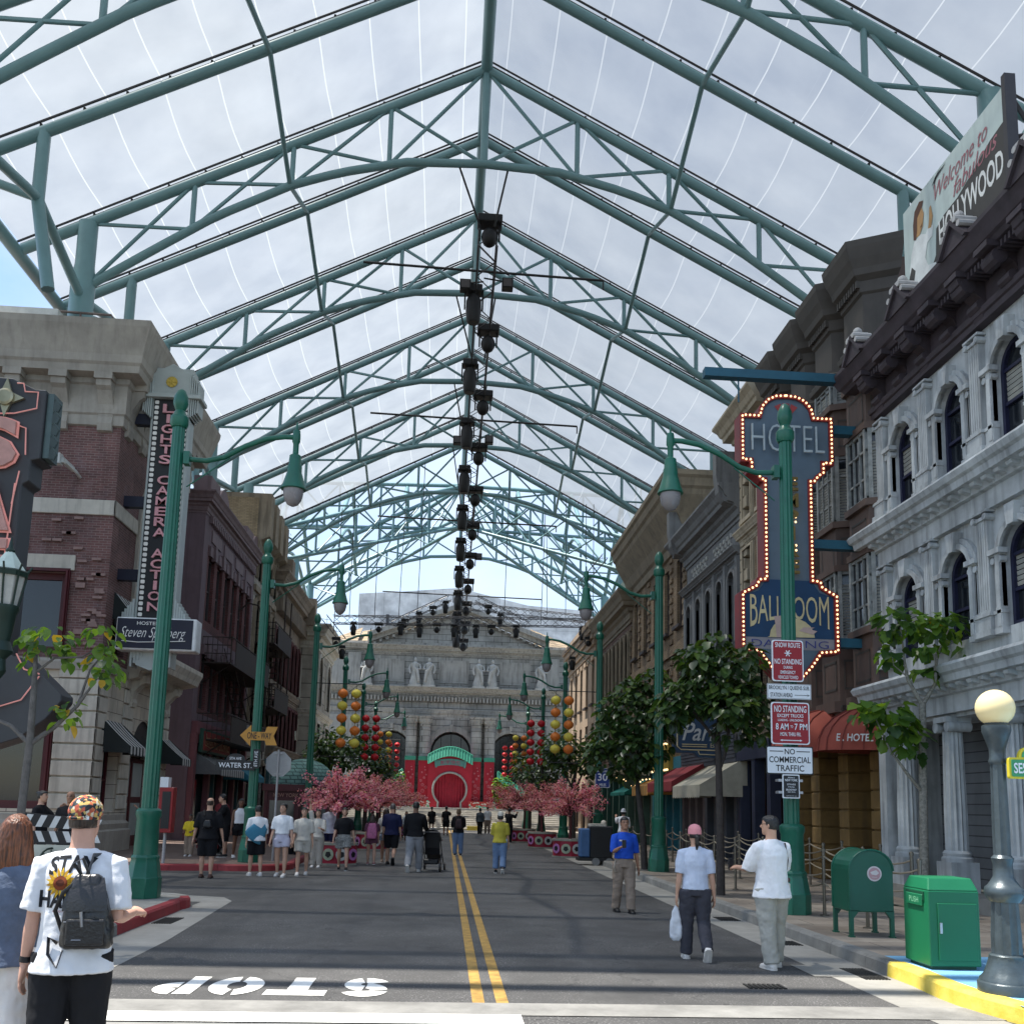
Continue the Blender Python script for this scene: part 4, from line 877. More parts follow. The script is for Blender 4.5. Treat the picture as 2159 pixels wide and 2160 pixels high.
b = MB(); sh(b, [(.52, 1.16), (.66, 1.12), (.8, 1.25), (.86, 1.5), (.78, 1.68), (.6, 1.7), (.52, 1.4)], 3); sh(b, [(1.0, 1.05), (1.12, 1.0), (1.2, 1.2), (1.14, 1.48), (1.08, 1.46), (1.05, 1.2)], 3); sh(b, [(.2, .0), (.42, .0), (.4, .16), (.22, .18)], 4); b.build('painted_skin', mat('billboard_skin', (.48, .27, .11), .6), BB)
b = MB(); sh(b, [(.42, 1.16), (.52, 1.1), (.58, 1.3), (.6, 1.55), (.8, 1.68), (.86, 1.78), (.7, 1.86), (.5, 1.76), (.42, 1.5)], 4); sh(b, [(.7, 1.27), (.8, 1.32), (.76, 1.25)], 5); b.build('painted_hair', mat('billboard_hair', (.10, .04, .02), .6), BB)
b = MB(); sh(b, [(1.2, 1.85), (1.4, 1.9), (1.75, 1.98), (1.45, 1.98), (1.6, 2.05), (1.35, 1.96)], 2); sh(b, [(1.25, 1.72), (1.4, 1.95), (1.32, 1.95)], 2); b.build('painted_bird', BLACK, BB)
b = MB()
for y in (13.6, 14.8, 15.9, 16.9): b.box(8.9, 9.0, y - .05, y + .05, 11.6, 13.8); b.tube([(8.98, y, 13.6), (10.1, y, 11.7)], .04, 5)
b.tube([(8.95, 13.5, 12.8), (10.4, 12.9, 12.8)], .04, 5); b.box(8.76, 8.95, 13.43, 13.53, 11.7, 13.9); b.build('support_frame', DARKR, BB)
# hotel with bay windows
BRH = mat('brown_hotel_paint', (.10, .065, .052), .65, var=.2, sc=1.6, streak=.3); BRD = mat('dark_taupe_paint', (.062, .054, .047), .65, var=.22, sc=1.6, streak=.3)
WTH = mat('weathered_grey_wood', (.27, .285, .28), .75, var=.35, sc=6, streak=.5)
YEL = mat('ochre_block', (.20, .12, .04), .75, var=.25, sc=2, streak=.3)
R2 = thing('bay_window_hotel', 'brown hotel building with stacked bay windows and dark taupe cornices, behind the hotel sign', 'building', (9.6, 22, 0))
b = MB(); b.box(9.6, 14, 19.25, 26.2, 3.6, 14.3); b.build('wall', BRH, R2)
BAYS = [19.75, 21.5, 23.2, 24.95]
def bayplan(c, e=0): return [(9.6, c + .82 + e), (8.95 - e, c + .5 + e * .4), (8.95 - e, c - .5 - e * .4), (9.6, c - .82 - e)]
for k, c in enumerate(BAYS):
    b = MB()
    def band(z0, z1, e, mb=b): mb.loft([[(x, y, z) for x, y in bayplan(c, e)] for z in (z0, z1)], True)
    for z0, z1, e in ((4.3, 5.6, .0), (5.6, 5.75, .1), (7.35, 8.5, 0), (7.35, 7.5, .08), (8.4, 8.55, .1), (10.2, 11.4, 0), (10.15, 10.3, .08), (11.3, 11.45, .1)): band(z0, z1, e)
    band(4.05, 4.3, .16); band(3.85, 4.05, .04)
    bay = b.build('bay_window', BRH, R2)
    b = MB()
    for zc in (7.8, 10.7, 4.9):
        for (p, q) in zip(bayplan(c), bayplan(c)[1:]):
            P_, Q_ = Vector((*p, 0)), Vector((*q, 0)); t = (Q_ - P_); n = Vector((t.y, -t.x, 0)).normalized(); n = n if n.x < 0 else -n
            a_, d_ = P_ + t * .14 + n * .012, P_ + t * .86 + n * .012
            for s0, s1, z0, z1 in ((0, 1, zc - .32, zc - .27), (0, 1, zc + .32, zc + .37), (0, .05, zc - .32, zc + .37), (.95, 1, zc - .32, zc + .37)):
                e0, e1 = a_.lerp(d_, s0), a_.lerp(d_, s1); b.poly([(e0.x, e0.y, z0), (e1.x, e1.y, z0), (e1.x, e1.y, z1), (e0.x, e0.y, z1)])
    b.build('panel_beading', BRD, bay)
    b = MB()
    band(13.0, 13.3, .0, b); band(12.2, 13.0, .0, b); band(12.15, 12.3, .1, b)
    b.loft([[(x, y, z) for x, y in bayplan(c, e)] for e, z in ((.0, 13.3), (.06, 13.35), (.08, 13.6), (.22, 13.7), (.25, 13.85), (.34, 14.05), (.42, 14.3), (.44, 14.45), (-.2, 14.6))])
    b.loft([[(x, y, z) for x, y in bayplan(c, e)] for e, z in ((.0, 12.0), (.14, 12.08), (.16, 12.2), (.02, 12.3))])
    for i in range(9): y = c - .5 + i * .125; b.box(8.8, 8.95, y - .035, y + .035, 13.45, 13.62)
    b.build('bay_cornice', BRD, R2)
    for z0, z1 in ((5.75, 7.35), (8.55, 10.15), (11.45, 12.05)) if k < 4 else ():
        f = MB(); g = MB(); bl = MB()
        for (p, q) in zip(bayplan(c, -.02), bayplan(c, -.02)[1:]):
            P_, Q_ = Vector((*p, 0)), Vector((*q, 0)); t = Q_ - P_; n = Vector((t.y, -t.x, 0)).normalized(); n = n if n.x < 0 else -n
            def bar(s0, s1, za, zb_, o=.05):
                e0, e1 = P_ + t * s0, P_ + t * s1
                f.add([tuple(v + n * w_ + Z1 * z) for z in (za, zb_) for v, w_ in ((e0, 0), (e1, 0), (e1, o), (e0, o))], [(0, 1, 2, 3), (4, 5, 6, 7), (2, 3, 7, 6), (1, 2, 6, 5), (0, 3, 7, 4)])
            L_ = t.length; fwd = .09 / L_
            bar(0, fwd, z0, z1, .07); bar(1 - fwd, 1, z0, z1, .07); bar(0, 1, z0, z0 + .07); bar(0, 1, z1 - .07, z1); bar(0, 1, z0 + (z1 - z0) * .68, z0 + (z1 - z0) * .68 + .05)
            if abs(n.x) > .9: bar(.32, .35, z0, z1); bar(.65, .68, z0, z1); bar(0, 1, z0 + (z1 - z0) * .3, z0 + (z1 - z0) * .33, .03)
            else: bar(.48, .52, z0 + (z1 - z0) * .68, z1)
            g.poly([tuple(v + Z1 * z) for v, z in ((P_, z0), (Q_, z0), (Q_, z1), (P_, z1))])
            if abs(n.x) < .95 or k % 2:
                for i in range(int((z1 - z0) * .8 / .07)): za = z0 + .05 + .07 * i; e0, e1 = P_ + t * .1 + n * .008, P_ + t * .9 + n * .008; bl.poly([tuple(e0 + Z1 * za), tuple(e1 + Z1 * za), tuple(e1 + n * .012 + Z1 * (za + .05)), tuple(e0 + n * .012 + Z1 * (za + .05))])
        fo = f.build('window', WTH, bay); g.build('pane', glass(), fo); bl.build('blind', mat('window_blind', (.30, .30, .27), .6), fo)
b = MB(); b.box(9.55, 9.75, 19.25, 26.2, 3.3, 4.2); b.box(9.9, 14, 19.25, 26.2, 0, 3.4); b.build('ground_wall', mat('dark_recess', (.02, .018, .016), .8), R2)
for y in (20.1, 21.8, 23.5, 25.3):
    b = MB()
    for k in range(8): b.box(9.3, 9.9, y - .26, y + .26, .15 + k * .43, .15 + k * .43 + .4); b.box(9.34, 9.9, y - .24, y + .24, .15 + k * .43 + .39, .15 + k * .43 + .44)
    b.build('block_pillar', YEL, R2, bevel=.02)
for y in (20.95, 22.65): b = MB(XR(9.6)); bracket(b, y, .35, 3.5, 4.2, .7); b.build('bracket', BRD, R2)
# dome awnings of the hotel
HRED = mat('brick_red_cloth', (.34, .075, .05), .8, var=.12, sc=3)
def dome(label, y0, y1, x0, x1, z0, z1):
    T = thing('dome_awning', label, 'awning', (x1, (y0 + y1) / 2, z0), 'red dome awnings of the hotel')
    b = MB(); n, m = 16, 6; c = (y0 + y1) / 2; hy = (y1 - y0) / 2; rings = []
    for j in range(m + 1):
        t = pi / 2 * j / m; rings.append([(x1 - (x1 - x0) * max(0, sin(pi * i / n)) ** .7 * cos(t) ** .8, c + hy * cos(pi * i / n) * cos(t) ** .55, z0 + (z1 - z0) * sin(t)) for i in range(n + 1)])
    b.loft(rings, False, False); b.build('canopy_cloth', HRED, T, 50)
    b = MB()
    for i in range(0, n + 1, 2): b.tube([(rings[j][i][0] - .01, rings[j][i][1], rings[j][i][2] + .01) for j in range(m + 1)], .015, 4)
    b.build('rib_seam', mat('dark_red_seam', (.2, .04, .03), .8), T)
    return T
dome('larger red dome awning over the hotel entrance, behind the no standing signs', 20.9, 23.3, 7.75, 9.5, 3.15, 4.25)
T = dome('smaller red dome awning lettered hotel beside the grey arcaded building', 19.3, 20.7, 8.0, 9.5, 3.1, 4.1)
b = MB(); txt(b, 'E . HOTEL', (8.5, 19.27, 3.35), (.97, -.22, 0), Z1, .75, .16, off=.02, shear=.15); b.build('awning_lettering', WHITE, T)
# the hotel's vertical sign
HS = thing('hotel_sign', 'tall bulb lined hotel ballroom sign in slate blue and red, hung on teal brackets', 'sign', (7.3, 19.7, 4.6))
SLATE = mat('slate_blue_paint', (.10, .145, .19), .5, var=.1); HBLU = mat('ballroom_blue', (.012, .05, .12), .5, var=.15); REDB = mat('sign_border_red', (.20, .018, .02), .45, var=.2)
sx = lambda a: 6.24 + 2.15 * a                          # a in 0..1 across
cx = 7.315
half = [(0, 11.05), (.25, 11.03), (.45, 10.93), (.6, 10.75), (.65, 10.55), (1.06, 10.55), (1.06, 9.42), (.86, 9.42), (.86, 9.22), (.72, 9.12), (.62, 8.98), (.56, 8.98), (.56, 6.82), (.72, 6.8), (.76, 6.66), (.95, 6.55), (1.09, 6.48), (1.09, 5.18), (.7, 5.14), (.5, 4.85), (.3, 4.62), (0, 4.55)]
out = [(cx + a, z) for a, z in half] + [(cx - a, z) for a, z in reversed(half[1:-1])]
def inset(o, d):
    n = len(o); r = []
    for i in range(n):
        p, q, s = Vector(o[i - 1]), Vector(o[i]), Vector(o[(i + 1) % n]); a = (q - p).normalized(); c = (s - q).normalized()
        n1, n2 = Vector((-a.y, a.x)), Vector((-c.y, c.x)); m = (n1 + n2)
        if m.length < .2: m = n1
        m.normalize(); r.append(tuple(q + m * (-d / max(.5, m.dot(n1)))))
    return r
b = MB(); b.prism(out, 19.72, 20.1, 'y'); body = b.build('sign_body', REDB, HS, bevel=.01)
io = inset(out, .1)
b = MB()
for i in range(len(out)):
    j = (i + 1) % len(out); b.poly([(out[i][0], 19.66, out[i][1]), (out[j][0], 19.66, out[j][1]), (io[j][0], 19.66, io[j][1]), (io[i][0], 19.66, io[i][1])])
    b.poly([(io[i][0], 19.66, io[i][1]), (io[j][0], 19.66, io[j][1]), (io[j][0], 19.72, io[j][1]), (io[i][0], 19.72, io[i][1])]); b.poly([(out[i][0], 19.66, out[i][1]), (out[j][0], 19.66, out[j][1]), (out[j][0], 19.72, out[j][1]), (out[i][0], 19.72, out[i][1])])
b.build('border', REDB, HS)
b = MB(); b.poly([(x, 19.712, z) for x, z in io]); b.build('slate_face', SLATE, HS)
b = MB(); b.poly([(cx + a, 19.705, z) for a, z in ((-.98, 5.5), (.98, 5.5), (.98, 6.42), (.68, 6.52), (.5, 6.78), (-.5, 6.78), (-.68, 6.52), (-.98, 6.42))]); b.build('ballroom_face', HBLU, HS)
b = MB(); b.poly([(cx + a, 19.705, z) for a, z in ((-.98, 5.24), (.98, 5.24), (.98, 5.49), (-.98, 5.49))]); b.build('dancing_band', mat('pale_mauve_band', (.28, .26, .28), .5), HS)
BULB = mat('lit_bulb', (1, .66, .32), .4, 0, 0, emit=1.3)
mo = inset(out, .05); b = MB(); per = [Vector((x, 19.64, z)) for x, z in mo] + [Vector((mo[0][0], 19.64, mo[0][1]))]
acc = 0
for p, q in zip(per, per[1:]):
    L_ = (q - p).length; t = acc
    while t < L_: v = p.lerp(q, t / L_); b.ball(v, .025, 6, 4); t += .098
    acc = t - L_
b.build('border_bulbs', BULB, HS)
b = MB(); txt(b, 'HOTEL', (cx, 19.62, 9.98), X1, Z1, 1.65, .62, off=-.018, depth=.04); b.build('hotel_lettering', mat('clear_neon_tube', (.42, .48, .5), .25), HS)
b = MB()
for a in (-28, 0, 28): q = radians(90 - a); b.poly([(cx + r * cos(q + d), 19.7, 10.45 + r * sin(q + d) * .95) for r, d in ((.12, -.22), (.42, -.2), (.42, .2), (.12, .22))])
b.build('red_fan_emblem', mat('emblem_red', (.34, .05, .05), .5), HS)
b = MB(); gb = MB(); ltr = 'EMPIRE'
for k, ch in enumerate(ltr):
    z = 8.93 - .375 * k; txt(b, ch, (cx + .05, 19.62, z), X1, Z1, .13 if ch == 'I' else .3, .31, off=.03, depth=.05)
    for i in range(3):
        for j in range(2 if ch != 'I' else 1): gb.ball((cx + .05 + (-.08 + .17 * j if ch != 'I' else 0), 19.61, z + .11 - .11 * i), .026, 6, 4)
b.build('empire_lettering', mat('gold_channel_letter', (.22, .15, .05), .4, .4), HS); gb.build('letter_bulbs', BULB, HS)
b = MB(); txt(b, 'BALLROOM', (cx, 19.69, 6.12), X1, Z1, 1.75, .5, off=.0, path=lambda a, c: (a, c * (1 + .9 * (a / .9) ** 2 * (1 if c < 0 else .15)) + .04)); b.build('ballroom_lettering', mat('cream_gold', (.60, .50, .28), .5), HS)
b = MB(); txt(b, 'DANCING', (cx, 19.69, 5.365), X1, Z1, 1.7, .16, off=-.01); b.build('dancing_lettering', mat('deep_blue_letter', (.04, .05, .22), .5), HS)
b = MB(); b.prism([(cx - .5, 5.5)] + [(cx + .05 - .5 * cos(pi * i / 10), 5.52 + .42 * sin(pi * i / 10)) for i in range(11)], 19.695, 19.7, 'y'); b.build('spotlight_disc', mat('cream_gold', (.60, .50, .28), .5), HS)
b = MB(); b.prism([(cx - .3, 5.5), (cx - .12, 5.5), (cx - .08, 5.75), (cx - .18, 5.98), (cx - .35, 5.96), (cx - .32, 5.78)], 19.685, 19.69, 'y'); b.prism([(cx + .2, 5.66), (cx + .5, 5.58), (cx + .6, 5.66), (cx + .45, 5.7), (cx + .55, 5.74), (cx + .3, 5.74)], 19.685, 19.69, 'y'); b.build('painted_dancer', mat('painted_pale_pink', (.5, .36, .32), .6), HS)
TBL = mat('teal_blue_bracket', (.02, .10, .15), .5, var=.15)
for x0, x1, z in ((5.5, 9.2, 11.45), (8.3, 9.2, 10.22), (7.8, 9.2, 7.55), (8.35, 9.2, 5.35)): b = MB(); b.box(x0, x1, 19.78, 20.0, z, z + .2); b.build('bracket_arm', TBL, HS)
b = MB(); b.tube([(6.3, 19.9, 11.45), (6.3, 19.9, 10.9)], .02, 6); b.build('hanger_rod', TBL, HS)
# tan quoined building
QB = brick('tan_rough_brick', (.30, .22, .14), (.22, .16, .105), (.13, .105, .08), streak=.3); SST = mat('sand_stone', (.40, .345, .26), .85, var=.15, sc=1.6, streak=.35)
R3 = thing('quoined_brick_building', 'narrow tan brick building with pale quoin blocks, beside the bay window hotel', 'building', (9.3, 26.2, 0)); r3 = XR(9.3)
b = MB(r3); storeys(R3, b, r3, 26.2, 29.2, [(3.8, 7.2, 2, .8, 4.5, 6.7, False), (7.2, 10.4, 2, .8, 7.9, 10, False), (10.4, 13.4, 2, .8, 11, 12.9, False)], DKF, sur=SST, sw=.12, sill=.15); b.xf = None; b.box(9.7, 14, 26.2, 29.15, 3.6, 13.9); b.xf = None; b.poly([(9.3, 29.2, 3.8), (14, 29.2, 3.8), (14, 29.2, 13.9), (9.3, 29.2, 13.9)]); b.build('wall', QB, R3)
b = MB(r3)
for k in range(24): b.box(28.8 - (.25 if k % 2 else 0), 29.24, -.3, .06, 3.8 + k * .4, 4.17 + k * .4)
b.build('quoins', SST, R3, bevel=.015)
b = MB(); mould(b, cornice(13.3, 14.5, .75), [(14, 29.2), (9.3, 29.2), (9.3, 26.2)]); mould(b, cornice(10.2, 10.7, .25), [(14, 29.2), (9.3, 29.2), (9.3, 26.2)]); mould(b, cornice(7.0, 7.5, .25), [(9.3, 29.2), (9.3, 26.2)]); b.build('cornice', SST, R3)
# grey classical building
GDK = mat('slate_grey_stone', (.17, .175, .18), .75, var=.2, sc=1.4, streak=.4)
R4 = thing('slate_grey_building', 'slate grey classical building with ornamental frieze panels and scroll ended cornice', 'building', (9.3, 29.2, 0))
b = MB(r3); storeys(R4, b, r3, 29.3, 36.2, [(3.8, 6.9, 5, .75, 4.3, 6.5, True), (6.9, 10.0, 5, .75, 7.2, 9.6, True)], DKF, sur=GDK, sw=.16, sp=.1); cell(b, 29.3, 36.2, 10, 12); b.xf = None; b.box(9.7, 14, 29.3, 36.2, 3.6, 12); b.poly([(9.3, 36.2, 0), (14, 36.2, 0), (14, 36.2, 12), (9.3, 36.2, 12)]); b.build('wall', GDK, R4)
b = MB(); mould(b, cornice(11.2, 12.4, .75), [(14, 36.25), (9.3, 36.25), (9.3, 29.2)]); mould(b, cornice(9.9, 10.3, .35), [(9.3, 36.25), (9.3, 29.2)]); mould(b, cornice(6.6, 7.1, .35), [(9.3, 36.25), (9.3, 29.2)])
b.xf = r3
for u in (29.3, 35.9): b.prism([(0, 11.9), (.25, 11.7), (.55, 11.8), (.72, 12.1), (.8, 12.7), (.8, 13.5), (0, 13.5)], u, u + .4, 'x')
for i in range(6): u = 29.45 + i * 1.34; b.box(u - .12, u + .12, 0, .14, 3.8, 10)
b.build('cornice', GDK, R4)
b = MB(r3)
for u in (30.2, 33.2):
    for i in range(11):
        for j in range(3):
            if (i + j) % 2 == 0: b.box(u + i * .2, u + i * .2 + .16, 0, .05, 10.5 + j * .18, 10.64 + j * .18)
b.build('frieze_panel', mat('pale_frieze', (.4, .4, .38), .8), R4)
# tan brick building with big flared cornice
BUF = mat('buff_stone', (.24, .20, .145), .85, var=.2, sc=1.2, streak=.35)
R5 = thing('tan_brick_building', 'tan brick building with a tall flared cornice, in the middle of the right side', 'building', (9.3, 36.3, 0))
b = MB(r3); storeys(R5, b, r3, 36.3, 47.5, [(3.8, 8.2, 5, .9, 5, 7.7, False), (8.2, 12.6, 5, .9, 9.2, 12, False)], DKF, sur=None, sill=.2); b.xf = None; b.box(9.7, 14, 36.4, 47.5, 3.6, 13.8); b.poly([(9.3, 36.3, 3), (14, 36.3, 3), (14, 36.3, 13), (9.3, 36.3, 13)]); b.build('wall', QB, R5)
b = MB(r3)
for i in range(6):
    u = 36.35 + i * 2.22
    for k in range(20): b.box(u - .05, u + .45, 0, .07, 3.8 + k * .44, 4.0 + k * .44)
b.box(36.3, 47.5, 0, .12, 8.1, 8.5); b.build('brick_piers', QB, R5)
b = MB(); mould(b, [(-.05, 12.4), (.12, 12.45), (.15, 12.8), (.25, 12.9), (.4, 13.3), (.85, 14.1), (.9, 14.3), (1.0, 14.4), (1.05, 14.7), (1.15, 14.8), (1.15, 15.0), (-.1, 15.05)], [(14, 36.2), (9.3, 36.2), (9.3, 47.5)], -1); b.build('cornice', BUF, R5)
# brown arcaded building, corner block
BRA = brick('dull_red_brown_brick', (.20, .12, .09), (.16, .095, .075), (.13, .1, .085), streak=.35)
R6 = thing('arcaded_brown_building', 'brown brick building with a row of slim arched windows, sixth along the right side', 'building', (9.3, 47.6, 0))
b = MB(r3); storeys(R6, b, r3, 47.6, 57, [(3.8, 7, 6, .9, 4.4, 6.5, False), (7, 11.5, 8, .7, 7.6, 10.8, True)], DKF, sur=BUF, sw=.18, sp=.12); b.xf = None; b.box(9.7, 14, 47.6, 57, 0, 12); b.build('wall', BRA, R6)
b = MB(); mould(b, cornice(11.3, 12.9, .9), [(14, 47.55), (9.3, 47.55), (9.3, 57)], -1); b.build('cornice', BUF, R6)
b = MB(r3); b.box(50, 55, -.5, -.4, 12.7, 14.6); q = tag(b.build('roof_signboard', mat('pale_green_board', (.3, .36, .3), .7, var=.2)), 'pale green signboard with red marks on the roof of the brown arcaded building', 'signboard', kind='thing')
b = MB(r3); b.box(50.6, 51.8, -.39, -.385, 13.3, 14.0); b.box(52.4, 53.9, -.39, -.385, 13.3, 14.0); b.build('red_marks', mat('sign_red', (.26, .035, .03), .6), q)
R7 = thing('corner_block', 'sandy corner block with stepped banded top at the far end of the right side', 'building', (9.0, 57.2, 0)); r7 = XR(9.0); SND = mat('sandy_render', (.36, .27, .19), .85, var=.12, sc=1, streak=.25)
b = MB(r7); storeys(R7, b, r7, 57.2, 70, [(0, 3.8, 4, 1.8, .4, 3.3, False), (3.8, 7.4, 5, 1.0, 4.6, 7.0, False), (7.4, 11.6, 5, 1.0, 8.2, 11.0, False)], DKF, sill=.2); b.xf = None; b.box(9.4, 14, 57.2, 70, 0, 11.6); b.poly([(9.0, 57.2, 0), (14, 57.2, 0), (14, 57.2, 11.6), (9.0, 57.2, 11.6)]); b.build('wall', SND, R7)
b = MB(); [mould(b, [(-.05, z), (.1 + .12 * i, z), (.1 + .12 * i, z + .32), (-.05, z + .32)], [(14, 57.15), (9.0, 57.15), (9.0, 70)], -1) for i, z in enumerate((11.4, 11.78, 12.16, 12.54, 12.92))]; b.build('banded_parapet', SND, R7)
b = MB(r7)
for i in range(7): b.box(58.2 + i * 1.6, 59.2 + i * 1.6, 0, .06, 11.0, 11.3)
b.build('frieze', SND, R7)
# right-hand shop fronts (ground floors of R3..R6)
SHB = glass('dark_shop_glass', (.008, .008, .01), .08)
def shop(T, y0, y1, pm, n, fz=3.3, name='shopfront'):
    b = MB(r3)
    b.box(y0, y1, -.1, .25, fz, 3.85)
    for i in range(n + 1): u = y0 + .15 + (y1 - y0 - .3) * i / n; b.box(u - .14, u + .14, -.1, .22, .15, fz); b.box(u - .19, u + .19, -.1, .27, .15, .6)
    b.build(name, pm, T, bevel=.01)
    b = MB(r3); b.poly([(y0, -.15, .15), (y1, -.15, .15), (y1, -.15, 3.4), (y0, -.15, 3.4)]); b.build('shop_glass', SHB, T)
SLN = mat('dark_navy_shopfront', (.025, .03, .055), .5, var=.2); SGY = mat('slate_shopfront', (.06, .065, .08), .55, var=.2); STL = mat('turquoise_shopfront', (.03, .17, .22), .55, var=.2); SGR = mat('sage_shopfront', (.09, .16, .12), .6, var=.2); SMV = mat('dull_mauve_shopfront', (.13, .10, .10), .6, var=.2)
shop(R3, 26.2, 29.2, SLN, 2); shop(R4, 29.3, 33, SGY, 3); shop(R4, 33, 36.2, SMV, 3); shop(R5, 36.3, 41.5, STL, 4); shop(R5, 41.5, 47.4, SGR, 3); shop(R6, 47.6, 57, DGRN, 5)
b = MB(r3)
for k in range(9): b.box(29.3, 36.1, .25, .27 + .012 * k, 3.45 + k * .12, 3.55 + k * .12)
b.build('boarded_fascia', SGY, R4)
awning('shop_awning', 'cream cloth shop awning below the blue bar sign, beside the dark trunk', r3, 28.9, 32.4, 3.45, 2.55, 1.5, .35, CRC, scal=14)
awning('shop_awning', 'dark red cloth shop awning behind the second right lamp post', r3, 33.0, 37.0, 3.55, 2.75, 1.4, .3, [mat('dark_red_cloth', (.24, .03, .035), .8, var=.15)], scal=14)
awning('shop_awning', 'orange striped fringed shop awning beneath the yellow bulb sign', r3, 37.4, 40.6, 3.2, 2.7, 1.3, .35, [mat('orange_cloth', (.5, .25, .06), .8), mat('tan_cloth', (.35, .2, .08), .8)], stripes=13)
awning('shop_awning', 'teal green shop awning beneath the emporium sign', r3, 42.3, 46.0, 3.2, 2.5, 1.3, .1, [mat('teal_green_cloth', (.01, .17, .14), .8)])
# hanging bar sign
BS = thing('bar_sign', 'slate blue hanging bar sign with script letters and cream neon outlines', 'sign', (8, 32.9, 3.6))
b = MB(); b.prism([(6.9, 5.3), (6.9, 4.55), (7.15, 4.3), (7.15, 4.1), (7.15, 3.75), (7.3, 3.55), (8.0, 3.55), (8.15, 3.35), (9.35, 3.35), (9.35, 5.3), (8.6, 5.5), (7.4, 5.7)], 32.8, 33.1, 'y'); b.build('sign_body', mat('slate_sign_blue', (.03, .06, .11), .5, var=.15), BS, bevel=.02)
b = MB()
neon(b, [(7.3, 32.78, 4.6), (7.3, 32.78, 3.85), (7.45, 32.78, 3.7), (9.3, 32.78, 3.7)], .03); neon(b, [(7.5, 32.78, 3.95), (8.5, 32.78, 3.95)], .025); neon(b, [(7.5, 32.78, 3.85), (8.5, 32.78, 3.85)], .025); neon(b, [(8.15, 32.78, 3.66), (8.2, 32.78, 3.5), (9.3, 32.78, 3.48)], .025)
txt(b, 'BAR', (8.95, 32.78, 3.92), X1, Z1, .6, .2, off=-.01); b.build('neon_outline', mat('cream_neon_tube', (.55, .45, .28), .4), BS)
b = MB(); txt(b, 'Park', (8.3, 32.78, 4.55), X1, Z1, 1.6, .85, shear=.35, off=.01); b.tube([(7.0 + .42 + .4 * cos(t / 10 * 2 * pi), 32.78, 5.0 + .4 * sin(t / 10 * 2 * pi)) for t in range(11)], .02, 5); b.build('script_lettering', mat('pale_letter', (.5, .5, .48), .5), BS)
BS.location = (8.3, 31.5, 3.7); BS.scale = (.84, 1, .72)
# emporium sign, yellow sign
ES = thing('emporium_sign', 'bulb edged emporium sign with script lettering under the leafy tree', 'sign', (8.2, 42, 2.6))
b = MB(); b.prism([(6.9, 3.15), (7.6, 3.05), (8.1, 2.55), (8.6, 3.05), (9.35, 3.15), (9.35, 4.9), (6.9, 4.6)], 42.0, 42.3, 'y'); b.build('sign_body', mat('dark_green_sign', (.012, .03, .022), .5), ES)
b = MB(); txt(b, 'Big Bikes', (8.1, 41.97, 3.95), X1, Z1, 1.9, .45, shear=.3); txt(b, 'EMPORIUM', (8.1, 41.97, 3.42), X1, Z1, 2.2, .32, off=.02); b.build('sign_lettering', mat('pale_gold_letter', (.5, .45, .3), .5), ES)
b = MB(); q = [(6.9, 3.1), (7.6, 3.0), (8.1, 2.5), (8.6, 3.0), (9.35, 3.1), (9.35, 4.95)]
for (a, c), (e, g) in zip(q, q[1:]):
    n = max(2, int(math.hypot(e - a, g - c) / .17))
    for i in range(n): b.ball((a + (e - a) * i / n, 41.95, c + (g - c) * i / n), .045, 6, 4)
b.build('bulbs', BULB, ES)
ES.location = (8.3, 41.5, 2.75); ES.scale = (.85, 1, .72)
YS = thing('yellow_bulb_sign', 'small yellow shop sign edged with bulbs above the orange awning', 'sign', (8.5, 38.5, 3.4))
b = MB(r3); b.box(37.5, 40.4, .2, .45, 3.35, 4.4); b.build('sign_body', mat('yellow_sign', (.30, .20, .03), .5, var=.2), YS)
b = MB()
for i in range(12):
    for z in (3.35, 4.4): b.ball(r3(37.6 + i * .25, .47, z), .045, 6, 4)
b.build('bulbs', BULB, YS)
b = MB(); txt(b, 'DINER', r3(38.95, .46, 3.9), -Y1, Z1, 2.0, .55, off=.01); b.build('sign_lettering', DKF, YS)
# ------------------------------------------------------------------ the grand stone building that closes the street
LIB = brick('library_ashlar', (.43, .42, .395), (.37, .36, .335), (.10, .095, .09), 1.4, .5, .02, streak=.4, off=.5); LST = mat('library_stone', (.42, .405, .375), .85, var=.18, sc=.8, streak=.45)
LB = thing('stone_library', 'grand grey stone library with arches, paired columns, attic statues and pediment', 'building', (.35, 82, 0)); fl = XF(82); M0 = .35
b = MB(fl)
aw = [(M0 - 5.15, 1.65), (M0, 1.75), (M0 + 5.15, 1.65)]
cell(b, -10.5, -7, 0, 9.2); cell(b, 7.7, 13, 0, 9.2)
edges = [-7, -2.3, 3.0, 7.7]
for (c, r), a, e in zip(aw, edges, edges[1:]): cell(b, a, e, 0, 9.2, (c - r, c + r, 1.5, 8.0, True), 1.2)
cell(b, -10.5, 13, 9.2, 15.0); b.xf = None; b.box(-14, -10.5, 83, 86, 0, 14); b.box(13, 17, 83, 86, 0, 14); b.box(-10.5, 13, 83.6, 90, 9, 14.6)
b.prism([(M0 - 7.3, 15.6), (M0 + 7.9, 15.6), (M0 + .4, 18.6)], 82.02, 82.6, 'y'); b.build('wall', LIB, LB)
for c, r in aw:
    d = window(LB, fl, (c - r, c + r, 1.5, 8.0, True), 1.1, mat('dark_bronze', (.03, .03, .03), .5), 4, 3, .15, sur=LST, sw=.5, sp=.12, key=True, name='arched_window', gm=glass('library_dark_glass', (.008, .009, .011), .15))
b = MB(fl)
def outl(z0, z1, out): b.prof(cornice(z0, z1, out), -10.6, 13.1)
for z0, z1, o_ in ((9.2, 9.9, .25), (11.0, 11.75, .9), (14.6, 15.4, .8)): outl(z0, z1, o_)
